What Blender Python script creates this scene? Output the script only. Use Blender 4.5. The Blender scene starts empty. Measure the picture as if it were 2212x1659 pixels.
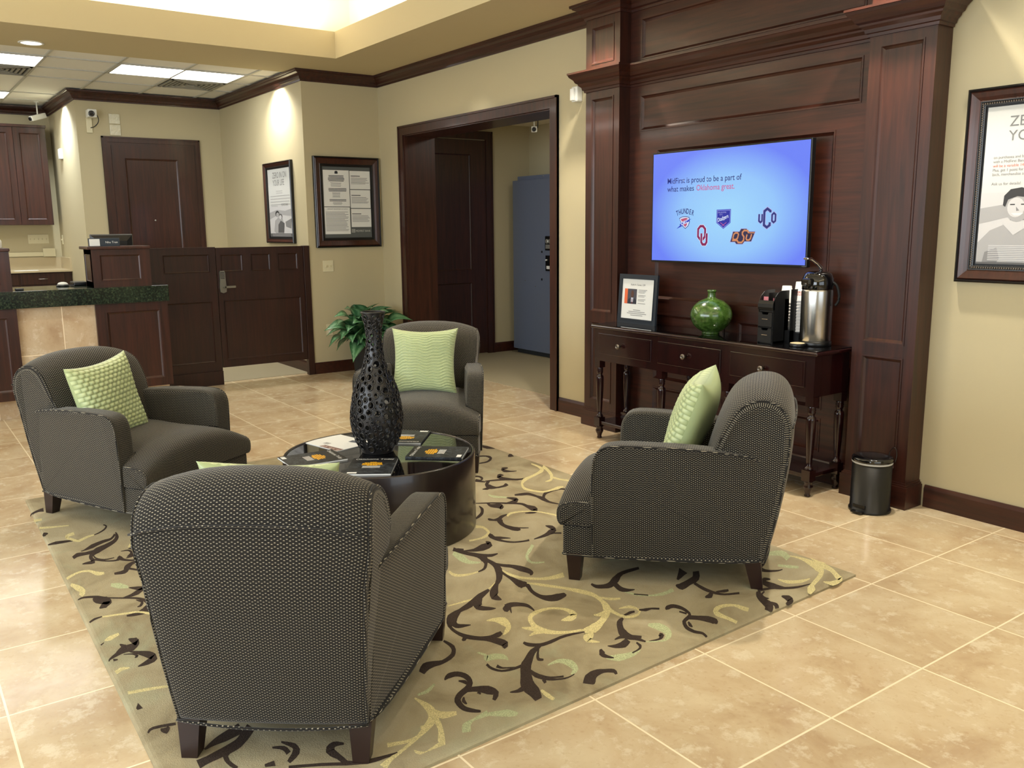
import bpy, bmesh, math, random
from mathutils import Vector, Matrix
random.seed(7)
PI = math.pi
SC = bpy.context.scene
COL = SC.collection

# ------------------------------------------------------------------ camera
cam_d = bpy.data.cameras.new('camera'); cam = bpy.data.objects.new('camera', cam_d); COL.objects.link(cam)
cam_d.sensor_width = 36.0; cam_d.lens = 36.0*1892.716/2212.0; cam_d.clip_start = 0.05; cam_d.clip_end = 60
CR = Vector((0.5838035, 0.8118422, -0.0092582)); CU = Vector((-0.1383999, 0.1107480, 0.9841648)); CF = Vector((-0.8000119, 0.5732775, -0.1770139))
cm = Matrix((CR, CU, -CF)).transposed().to_4x4(); cm.translation = Vector((1.934041, -2.207085, 1.482247))
cam.matrix_world = cm
SC.camera = cam

# ------------------------------------------------------------------ world, exposure
SC.view_settings.view_transform = 'Standard'; SC.view_settings.look = 'None'
SC.view_settings.gamma = 1.0; SC.view_settings.use_curve_mapping = False
EXPO = 0.0
SC.view_settings.exposure = EXPO
wd = bpy.data.worlds.new('world'); SC.world = wd; wd.use_nodes = True
wd.node_tree.nodes['Background'].inputs[0].default_value = (0.75, 0.87, 1.0, 1)
wd.node_tree.nodes['Background'].inputs[1].default_value = 1.0

def lamp(name, kind, loc, power, color, aim=None, size=None, **kw):
    d = bpy.data.lights.new(name, kind); d.energy = power; d.color = color
    if kind == 'AREA':
        d.shape = 'RECTANGLE'; d.size, d.size_y = size
    for k, v in kw.items(): setattr(d, k, v)
    o = bpy.data.objects.new(name, d); COL.objects.link(o); o.location = loc
    if aim is not None:
        o.rotation_euler = (Vector(aim)-Vector(loc)).to_track_quat('-Z', 'Y').to_euler()
    return o
DAY = (0.86, 0.94, 1.0); WARM = (1.0, 0.90, 0.74); WARMC = (1.0, 0.955, 0.87)
# daylight through the shop windows behind and left of the camera
lamp('window_daylight', 'AREA', (-0.8, -5.45, 1.75), 265, DAY, (-0.8, 0, 1.2), (7.0, 1.9))
lamp('window_daylight', 'AREA', (4.75, -1.6, 1.75), 50, DAY, (0, -1.6, 1.2), (4.6, 1.9))
# cove strips standing on the ledge of the tray, shining up
for loc, sz in (((-5.93, -1.3, 3.26), (0.1, 5.2)), ((4.0, -1.3, 3.26), (0.1, 5.2)), ((-0.9, 1.57, 3.26), (9.6, 0.1)), ((-0.9, -4.2, 3.26), (9.6, 0.1))):
    lamp('cove_strip_light', 'AREA', loc, 46, WARMC, (loc[0], loc[1], 4), sz)
# recessed downlights
def down(x, y, p, ang=70, z=2.985, blend=.6, col=WARMC):
    lamp('downlight_beam', 'SPOT', (x, y, z), p, col, (x, y, 0), spot_size=math.radians(ang), spot_blend=blend, shadow_soft_size=.04)
down(-6.50, -0.98, 40); down(-7.06, 1.19, 120, 130, blend=1.0); down(-9.62, -0.42, 150, 130, blend=1.0, col=DAY)
down(-2.86, 1.76, 170, 96, col=WARM); down(-0.64, 1.76, 210, 96, col=WARM); down(-4.6, 1.8, 15, 90); down(0.12, 1.76, 32, 100)
down(-1.7, -2.6, 55, 110, 3.5); down(1.0, -1.0, 42, 110, 3.5); down(-4.2, -1.0, 75, 120, 3.5)
for yy in (-2.9, -4.4): lamp('unseen_teller_fill', 'AREA', (-8.6, yy, 2.97), 40, (1, .98, .93), (-8.6, yy, 0), (1.6, .6))  # unseen lamps added over the tellers to brighten the tiled ceiling
lamp('vestibule_light', 'AREA', (-4.6, 3.3, 2.6), 10, (1, .93, .8), (-4.6, 3.3, 0), (.5, .5))

# ------------------------------------------------------------------ materials
def lin(c):
    return tuple(((v/255/12.92) if v/255 <= .04045 else ((v/255+.055)/1.055)**2.4) for v in c)
MATS = {}
def mat(name, col, rough=.5, metal=0.0, spec=.5, coat=0.0, srgb=True, emit=None, es=0.0):
    if name in MATS: return MATS[name]
    m = bpy.data.materials.new(name); m.use_nodes = True; b = m.node_tree.nodes['Principled BSDF']
    c = lin(col) if srgb else col
    b.inputs['Base Color'].default_value = (*c, 1); b.inputs['Roughness'].default_value = rough
    b.inputs['Metallic'].default_value = metal; b.inputs['Specular IOR Level'].default_value = spec
    b.inputs['Coat Weight'].default_value = coat; b.inputs['Coat Roughness'].default_value = .08
    if emit: b.inputs['Emission Color'].default_value = (*lin(emit), 1); b.inputs['Emission Strength'].default_value = es
    MATS[name] = m; return m
class NT:
    def __init__(s, m): s.t = m.node_tree; s.b = s.t.nodes['Principled BSDF']
    def n(s, typ, **kw):
        nd = s.t.nodes.new(typ)
        for k, v in kw.items(): setattr(nd, k, v)
        return nd
    def l(s, a, b): s.t.links.new(a, b)
    def math(s, op, a, b=None, c=None):
        nd = s.n('ShaderNodeMath', operation=op)
        for i, v in enumerate((a, b, c)):
            if v is None: continue
            if isinstance(v, (int, float)): nd.inputs[i].default_value = v
            else: s.l(v, nd.inputs[i])
        return nd.outputs[0]
    def mix(s, f, a, b, mode='MIX'):
        nd = s.n('ShaderNodeMix', data_type='RGBA', blend_type=mode)
        if isinstance(f, (int, float)): nd.inputs[0].default_value = f
        else: s.l(f, nd.inputs[0])
        for i, v in ((6, a), (7, b)):
            if isinstance(v, tuple): nd.inputs[i].default_value = (*v[:3], 1)
            else: s.l(v, nd.inputs[i])
        return nd.outputs[2]
    def noise(s, vec, scale, detail=4, rough=.55, dist=0):
        nd = s.n('ShaderNodeTexNoise'); nd.inputs['Scale'].default_value = scale; nd.inputs['Detail'].default_value = detail
        nd.inputs['Roughness'].default_value = rough; nd.inputs['Distortion'].default_value = dist
        s.l(vec, nd.inputs['Vector']); return nd.outputs['Fac']
    def ramp(s, f, stops):
        nd = s.n('ShaderNodeValToRGB'); e = nd.color_ramp.elements
        while len(e) < len(stops): e.new(.5)
        for el, (p, c) in zip(e, stops): el.position = p; el.color = (*c, 1)
        s.l(f, nd.inputs[0]); return nd.outputs[0]
    def mapping(s, vec, scale=(1, 1, 1), loc=(0, 0, 0), rot=(0, 0, 0)):
        nd = s.n('ShaderNodeMapping'); nd.inputs['Scale'].default_value = scale; nd.inputs['Location'].default_value = loc; nd.inputs['Rotation'].default_value = rot
        s.l(vec, nd.inputs['Vector']); return nd.outputs[0]
    def coord(s, w='Object'): return s.n('ShaderNodeTexCoord').outputs[w]
    def bump(s, h, strength=.3, dist=.01):
        nd = s.n('ShaderNodeBump'); nd.inputs['Strength'].default_value = strength; nd.inputs['Distance'].default_value = dist
        s.l(h, nd.inputs['Height']); s.l(nd.outputs[0], s.b.inputs['Normal'])

def wood(name, c1, c2, rough=.38, axis='Z', spec=.5, coat=.15):
    m = mat(name, (0, 0, 0), rough, spec=spec, coat=coat); k = NT(m)
    sc = {'Z': (38, 38, 2.2), 'X': (2.2, 38, 38), 'Y': (38, 2.2, 38)}[axis]
    v = k.mapping(k.coord(), sc)
    a = k.noise(v, 1.0, 5, .6, .6); big = k.noise(k.coord(), 2.2, 2)
    col = k.ramp(a, [(.30, lin(c1)), (.72, lin(c2))])
    col = k.mix(k.math('MULTIPLY', big, .35), col, lin(tuple(v*.75 for v in c1)))
    k.l(col, k.b.inputs['Base Color']); k.bump(a, .08, .002); return m
W_DARK = wood('dark mahogany', (38, 17, 11), (72, 34, 22))
W_DARKH = wood('dark mahogany horizontal', (40, 18, 12), (76, 36, 23), axis='X')
W_GATE = wood('espresso wood', (34, 16, 12), (60, 28, 20), .42)
W_CONS = wood('console mahogany', (26, 9, 10), (44, 14, 14), .2, coat=.3)
W_LEG = mat('espresso leg', (38, 22, 20), .35)
W_TAB = wood('table espresso', (26, 17, 16), (36, 24, 21), .3, coat=.3)

def wall_mat(name, col):
    m = mat(name, col, .75, spec=.25); k = NT(m); n = k.noise(k.coord(), 90, 3); k.bump(n, .12, .002)
    n2 = k.noise(k.coord(), 1.1, 2); k.l(k.mix(k.math('MULTIPLY', n2, .12), lin(col), lin(tuple(v*.9 for v in col))), k.b.inputs['Base Color'])
    return m
PAINT = wall_mat('tan wall paint', (188, 177, 144))
SOFF = wall_mat('cream soffit paint', (198, 184, 146))
WHITEC = mat('tray ceiling paint', (240, 230, 205), .8)

def travertine(name, plane='XY', off=(0, 0), size=.508, tint=(1, 1, 1)):
    m = mat(name, (0, 0, 0), .22, spec=.5); k = NT(m)
    sep = k.n('ShaderNodeSeparateXYZ'); k.l(k.coord(), sep.inputs[0])
    ax = {'XY': (0, 1), 'YZ': (1, 2)}[plane]
    u = k.math('DIVIDE', k.math('SUBTRACT', sep.outputs[ax[0]], off[0]), size); v = k.math('DIVIDE', k.math('SUBTRACT', sep.outputs[ax[1]], off[1]), size)
    def edge(w):
        f = k.math('FRACT', w); return k.math('MINIMUM', f, k.math('SUBTRACT', 1.0, f))
    e = k.math('MINIMUM', edge(u), edge(v)); g = k.math('LESS_THAN', e, .0068)
    cmb = k.n('ShaderNodeCombineXYZ'); k.l(k.math('FLOOR', u), cmb.inputs[0]); k.l(k.math('FLOOR', v), cmb.inputs[1])
    wn = k.n('ShaderNodeTexWhiteNoise', noise_dimensions='3D'); k.l(cmb.outputs[0], wn.inputs['Vector'])
    # shift the cloud pattern per tile
    vm = k.n('ShaderNodeVectorMath', operation='MULTIPLY_ADD'); k.l(wn.outputs['Color'], vm.inputs[0]); vm.inputs[1].default_value = (9, 9, 9); k.l(k.coord(), vm.inputs[2])
    n1 = k.noise(vm.outputs[0], 3.2, 8, .62, .4); n2 = k.noise(vm.outputs[0], 13, 6, .7); n3 = k.noise(vm.outputs[0], 60, 3)
    T = lambda c: tuple(a*b for a, b in zip(lin(c), tint))
    c = k.ramp(n1, [(.34, T((184, 158, 124))), (.46, T((196, 174, 140))), (.55, T((202, 182, 149))), (.68, T((210, 193, 161)))])
    spots = k.ramp(n2, [(.54, (0, 0, 0)), (.64, (1, 1, 1))])
    c = k.mix(k.math('MULTIPLY', spots, .6), c, T((222, 210, 184)))
    c = k.mix(k.math('MULTIPLY', k.ramp(n3, [(.3, (1, 1, 1)), (.42, (0, 0, 0))]), .25), c, T((170, 138, 98)))
    hs = k.n('ShaderNodeHueSaturation'); k.l(c, hs.inputs['Color']); k.l(k.math('MULTIPLY_ADD', wn.outputs['Value'], .10, .95), hs.inputs['Value'])
    c = k.mix(g, hs.outputs[0], T((240, 226, 194))); k.l(c, k.b.inputs['Base Color'])
    k.l(k.math('MULTIPLY_ADD', n2, .22, .06), k.b.inputs['Roughness'])
    k.bump(k.math('SUBTRACT', 1.0, g), .3, .002); return m
TILE = travertine('travertine floor tile'); TILEW = travertine('travertine wall tile', 'YZ', (-.98, .503), .508, (1.0, .98, 1.02))
def carpet_mat(name, c):
    m = mat(name, c, .95, spec=.1); k = NT(m); n = k.noise(k.coord(), 260, 2); n2 = k.noise(k.coord(), 2, 2)
    k.l(k.ramp(n, [(.3, lin(tuple(v*.82 for v in c))), (.7, lin(tuple(min(255, v*1.12) for v in c)))]), k.b.inputs['Base Color']); k.bump(n, .4, .004); return m
CARPET = carpet_mat('loop carpet', (164, 154, 128))
def fabric_mat():
    m = mat('dotted upholstery', (60, 54, 48), .85, spec=.25); k = NT(m)
    sep = k.n('ShaderNodeSeparateXYZ'); k.l(k.coord('UV'), sep.inputs[0])
    v = k.math('DIVIDE', sep.outputs[1], .0046); row = k.math('FLOOR', v)
    u = k.math('ADD', k.math('DIVIDE', sep.outputs[0], .0158), k.math('MULTIPLY', k.math('MODULO', row, 2.0), .5))
    du = k.math('ABSOLUTE', k.math('SUBTRACT', k.math('FRACT', u), .5)); dv = k.math('ABSOLUTE', k.math('SUBTRACT', k.math('FRACT', v), k.math('MULTIPLY_ADD', k.math('MODULO', row, 2.0), -.22, .60)))
    mask = k.math('MULTIPLY', k.math('LESS_THAN', du, .14), k.math('LESS_THAN', dv, .21))
    weave = k.noise(k.mapping(k.coord('UV'), (1, 1, 1)), 900, 2)
    base = k.ramp(weave, [(.3, lin((20, 18, 16))), (.7, lin((34, 31, 27)))])
    c = k.mix(mask, base, lin((166, 158, 138))); k.l(c, k.b.inputs['Base Color'])
    k.bump(mask, .35, .001); k.b.inputs['Sheen Weight'].default_value = .15; return m
FAB = fabric_mat()
def green_mat(name, ripple):
    m = mat(name, (176, 192, 124), .36, spec=.5); k = NT(m)
    sep = k.n('ShaderNodeSeparateXYZ'); k.l(k.coord('UV'), sep.inputs[0])
    if ripple:
        wob = k.noise(k.mapping(k.coord('UV'), (14, 3, 1)), 2.2, 2)
        v = k.math('SINE', k.math('MULTIPLY_ADD', sep.outputs[1], 2*PI*23, k.math('MULTIPLY', wob, 5.5))); h = k.math('ABSOLUTE', v)
    else:
        r = k.math('MULTIPLY', sep.outputs[1], 19.0); rr = k.math('FLOOR', r)
        u = k.math('ADD', k.math('MULTIPLY', sep.outputs[0], 13.0), k.math('MULTIPLY', k.math('MODULO', rr, 2.0), .5))
        h = k.math('MULTIPLY', k.math('SINE', k.math('MULTIPLY', k.math('FRACT', u), PI)), k.math('SINE', k.math('MULTIPLY', k.math('FRACT', r), PI)))
        h = k.math('POWER', h, .5)
    c = k.mix(h, lin((146, 162, 110)), lin((200, 212, 160))); k.l(c, k.b.inputs['Base Color'])
    k.bump(h, .35, .006); k.b.inputs['Sheen Weight'].default_value = .2; return m
GREENP = green_mat('quilted green satin', False); GREENR = green_mat('rippled green satin', True); GREENB = mat('plain green satin', (166, 180, 132), .35)
def granite():
    m = mat('dark green granite', (20, 28, 24), .12, spec=.6); k = NT(m)
    n = k.noise(k.coord(), 75, 4, .7); k.l(k.ramp(n, [(.40, lin((14, 20, 18))), (.58, lin((38, 50, 38))), (.72, lin((86, 92, 66)))]), k.b.inputs['Base Color']); return m
GRAN = granite()
BLK = mat('black plastic', (11, 11, 12), .34); BLKG = mat('gloss black', (10, 10, 12), .06, spec=.6, coat=.5)
GLASSB = mat('black glass top', (9, 8, 9), .03, spec=.7)
STEEL = mat('brushed steel', (190, 188, 184), .24, metal=1.0); CHROME = mat('chrome', (215, 215, 215), .1, metal=1.0)
WHITE = mat('white plastic', (226, 226, 218), .45); PAPER = mat('white paper', (224, 225, 222), .6); CREAMP = mat('ivory plate', (214, 206, 172), .45)
IRON = mat('black bronze lattice', (44, 43, 44), .30, metal=.45, spec=.7)
PEWTER = mat('pewter knob', (120, 112, 102), .3, metal=.9)
NAVYF = mat('navy frame', (32, 40, 50), .4); INK = mat('ink', (40, 42, 50), .7); INKG = mat('grey ink', (128, 128, 130), .7); REDI = mat('red ink', (206, 110, 90), .7)
GREENG = None

# ------------------------------------------------------------------ mesh helpers
def newbm(): return bmesh.new()
def box(bm, x0, x1, y0, y1, z0, z1, mi=0):
    vs = [bm.verts.new(p) for p in ((x0, y0, z0), (x1, y0, z0), (x1, y1, z0), (x0, y1, z0), (x0, y0, z1), (x1, y0, z1), (x1, y1, z1), (x0, y1, z1))]
    fs = [bm.faces.new([vs[i] for i in q]) for q in ((0, 3, 2, 1), (4, 5, 6, 7), (0, 1, 5, 4), (1, 2, 6, 5), (2, 3, 7, 6), (3, 0, 4, 7))]
    for f in fs: f.material_index = mi
    return vs
def bbox(bm, x0, x1, y0, y1, z0, z1, r=.004, seg=2, mi=0):
    b2 = bmesh.new(); box(b2, x0, x1, y0, y1, z0, z1, mi)
    bmesh.ops.bevel(b2, geom=b2.edges[:], offset=r, segments=seg, affect='EDGES', profile=.5)
    for f in b2.faces: f.material_index = mi
    merge(bm, b2)
def merge(bm, b2, M=None):
    vm = {}
    for v in b2.verts: vm[v] = bm.verts.new(M @ v.co if M else v.co)
    for f in b2.faces:
        try:
            nf = bm.faces.new([vm[v] for v in f.verts]); nf.material_index = f.material_index; nf.smooth = f.smooth
        except ValueError: pass
    b2.free()
def lathe(bm, prof, c=(0, 0, 0), seg=32, axis='Z', cap=(True, True), mi=0, smooth=True):
    rings = []
    for r, z in prof:
        ring = []
        for i in range(seg):
            a = 2*PI*i/seg; p = (r*math.cos(a), r*math.sin(a), z)
            if axis == 'X': p = (p[2], p[0], p[1])
            if axis == 'Y': p = (p[0], p[2], p[1])
            ring.append(bm.verts.new((p[0]+c[0], p[1]+c[1], p[2]+c[2])))
        rings.append(ring)
    for a, b in zip(rings, rings[1:]):
        for i in range(seg):
            f = bm.faces.new((a[i], a[(i+1) % seg], b[(i+1) % seg], b[i])); f.smooth = smooth; f.material_index = mi
    if cap[0]: bm.faces.new(rings[0][::-1]).material_index = mi
    if cap[1]: bm.faces.new(rings[-1]).material_index = mi
def tube(bm, pts, r, seg=8, closed=False, mi=0):
    pts = [Vector(p) for p in pts]; n = len(pts); rings = []
    up = Vector((0, 0, 1))
    for i, p in enumerate(pts):
        a = pts[(i-1) % n] if (closed or i > 0) else p; b = pts[(i+1) % n] if (closed or i < n-1) else p
        t = (b-a)
        if t.length < 1e-9: t = Vector((1, 0, 0))
        t.normalize()
        s = t.cross(up)
        if s.length < .15: s = t.cross(Vector((0, 1, 0)))
        s.normalize(); w = s.cross(t); rr = r[i] if isinstance(r, (list, tuple)) else r
        rings.append([bm.verts.new(p+s*rr*math.cos(2*PI*k/seg)+w*rr*math.sin(2*PI*k/seg)) for k in range(seg)])
    rng = range(n) if closed else range(n-1)
    for i in rng:
        a, b = rings[i], rings[(i+1) % n]
        for k in range(seg):
            f = bm.faces.new((a[k], a[(k+1) % seg], b[(k+1) % seg], b[k])); f.smooth = True; f.material_index = mi
    if not closed:
        bm.faces.new(rings[0][::-1]).material_index = mi; bm.faces.new(rings[-1]).material_index = mi
def catmull(P, sub=6, closed=False):
    P = [Vector(p) for p in P]; n = len(P); out = []
    for i in (range(n) if closed else range(n-1)):
        g = (lambda k: P[k % n]) if closed else (lambda k: P[max(0, min(n-1, k))])
        p0, p1, p2, p3 = g(i-1), g(i), g(i+1), g(i+2)
        for s in range(sub):
            t = s/sub
            out.append(.5*((2*p1)+(p2-p0)*t+(2*p0-5*p1+4*p2-p3)*t*t+(3*p1-p0-3*p2+p3)*t**3))
    if not closed: out.append(P[-1])
    return out
def poly(bm, pts, mi=0):
    f = bm.faces.new([bm.verts.new(p) for p in pts]); f.material_index = mi; return f
def prism(bm, pts2, z0, z1, fn=lambda x, y, z: (x, y, z), mi=0):
    a = [bm.verts.new(fn(x, y, z0)) for x, y in pts2]; b = [bm.verts.new(fn(x, y, z1)) for x, y in pts2]; n = len(pts2)
    for i in range(n): bm.faces.new((a[i], a[(i+1) % n], b[(i+1) % n], b[i])).material_index = mi
    bm.faces.new(a[::-1]).material_index = mi; bm.faces.new(b).material_index = mi
def panelled(bm, O, U, V, N, W, H, recs, T=.03, depth=.012, mw=.022, mi=0):
    """a board of width W, height H and thickness T with moulded recessed fields recs=(u0,v0,u1,v1)"""
    O, U, V, N = Vector(O), Vector(U), Vector(V), Vector(N)
    P = lambda u, v, d=0: O+U*u+V*v+N*d
    us = sorted({0, W, *[r[0] for r in recs], *[r[2] for r in recs]}); vs = sorted({0, H, *[r[1] for r in recs], *[r[3] for r in recs]})
    for i in range(len(us)-1):
        for j in range(len(vs)-1):
            cu, cv = (us[i]+us[i+1])/2, (vs[j]+vs[j+1])/2
            if any(r[0] < cu < r[2] and r[1] < cv < r[3] for r in recs): continue
            poly(bm, [P(us[i], vs[j]), P(us[i+1], vs[j]), P(us[i+1], vs[j+1]), P(us[i], vs[j+1])], mi)
    for (a, b, c, d) in recs:
        st = [(0, 0), (0, .004), (mw*.35, .004), (mw*.6, -depth*.35), (mw, -depth)]
        prev = None
        for (ins, dd) in st:
            q = [P(a+ins, b+ins, dd), P(c-ins, b+ins, dd), P(c-ins, d-ins, dd), P(a+ins, d-ins, dd)]
            if prev:
                for k in range(4): poly(bm, [prev[k], prev[(k+1) % 4], q[(k+1) % 4], q[k]], mi)
            prev = q
        poly(bm, prev, mi)
    c = [(0, 0), (W, 0), (W, H), (0, H)]
    for k in range(4):
        a, b = c[k], c[(k+1) % 4]; poly(bm, [P(*a), P(*a, -T), P(*b, -T), P(*b)], mi)
    poly(bm, [P(*q, -T) for q in c[::-1]], mi)
def sweep(bm, path, prof, closed=False, mi=0):
    """axis-aligned plan path (interior on the left), profile (out, z) in world heights"""
    path = [Vector((p[0], p[1])) for p in path]; n = len(path); rings = []
    for i, p in enumerate(path):
        nn = Vector((0, 0)); seen = []
        for a, b in ((i-1, i), (i, i+1)):
            if not closed and (a < 0 or b > n-1): continue
            d = (path[b % n]-path[a % n]).normalized(); m = Vector((-d.y, d.x)); seen.append(m)
        if len(seen) == 2:
            s = seen[0]+seen[1]; nn = s*(1/(1+seen[0].dot(seen[1])))
        else: nn = seen[0]
        rings.append([bm.verts.new((p.x+nn.x*o, p.y+nn.y*o, z)) for o, z in prof])
    for i in (range(n) if closed else range(n-1)):
        a, b = rings[i], rings[(i+1) % n]
        for k in range(len(prof)): bm.faces.new((a[k], b[k], b[(k+1) % len(prof)], a[(k+1) % len(prof)])).material_index = mi
    if not closed: bm.faces.new(rings[0]); bm.faces.new(rings[-1][::-1])
def uvbox(bm, sc=1.0, only_missing=None):
    uv = bm.loops.layers.uv.verify()
    for f in bm.faces:
        if only_missing is not None and f not in only_missing: continue
        n = f.normal; ax = max(range(3), key=lambda i: abs(n[i])); u, v = ((1, 2), (0, 2), (0, 1))[ax]
        for l in f.loops: l[uv].uv = (l.vert.co[u]*sc, l.vert.co[v]*sc)

def obj(name, bm, m, parent=None, smooth=False, loc=None, rotz=0, auto=False):
    bmesh.ops.recalc_face_normals(bm, faces=bm.faces[:])
    me = bpy.data.meshes.new(name); 
    if smooth:
        for f in bm.faces: f.smooth = True
    bm.to_mesh(me); bm.free()
    for mm in (m if isinstance(m, (list, tuple)) else [m]): me.materials.append(mm)
    o = bpy.data.objects.new(name, me); COL.objects.link(o)
    if parent is not None: o.parent = parent
    if loc: o.location = loc
    if rotz: o.rotation_euler = (0, 0, rotz)
    return o
def tag(o, label, cat, group=None):
    o['label'] = label; o['category'] = cat
    if group: o['group'] = group
    return o
def thing(name, label, cat, loc=(0, 0, 0), rotz=0, group=None):
    o = bpy.data.objects.new(name, None); COL.objects.link(o); o.location = loc; o.rotation_euler = (0, 0, rotz); o.empty_display_size = .1
    return tag(o, label, cat, group)
def struct(name, bm, m): o = obj(name, bm, m); o['kind'] = 'structure'; return o
def dup(root, loc, rotz, label=None, group=None):
    r = root.copy(); COL.objects.link(r); r.location = loc; r.rotation_euler = (0, 0, rotz)
    if label: r['label'] = label
    if group: r['group'] = group
    for ch in list(root.children):
        c = ch.copy(); COL.objects.link(c); c.parent = r
        for g in list(ch.children):
            d = g.copy(); COL.objects.link(d); d.parent = c
    return r
def textmesh(name, body, size, O, U, V, m, parent=None, align='LEFT', sx=1.0, shear=0.0, bold=0.0, spacing=1.0):
    """flat lettering: baseline starts at O, reads along U, up is V"""
    cu = bpy.data.curves.new(name, 'FONT'); cu.body = body; cu.size = size; cu.align_x = align; cu.offset = bold; cu.shear = shear; cu.space_character = spacing
    cu.resolution_u = 3
    to = bpy.data.objects.new(name, cu); COL.objects.link(to)
    dg = bpy.context.evaluated_depsgraph_get(); dg.update()
    me = bpy.data.meshes.new_from_object(to.evaluated_get(dg)); bpy.data.objects.remove(to); bpy.data.curves.remove(cu)
    U, V = Vector(U).normalized(), Vector(V).normalized(); N = U.cross(V); M = Matrix((U*sx, V, N)).transposed().to_4x4(); M.translation = Vector(O)
    me.transform(M); me.materials.clear(); me.materials.append(m); me.name = name
    o = bpy.data.objects.new(name, me); COL.objects.link(o)
    if parent is not None:
        o.parent = parent; o.matrix_parent_inverse = Matrix.Identity(4)
        if parent.type == 'EMPTY' and (parent.location.length > 0 or parent.rotation_euler.z):
            me.transform(pm(parent).inverted())
    return o
def pm(o):
    return Matrix.Translation(o.location) @ o.rotation_euler.to_matrix().to_4x4()
ES = 1.0; LE = 6.0; TE = 9.0
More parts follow.
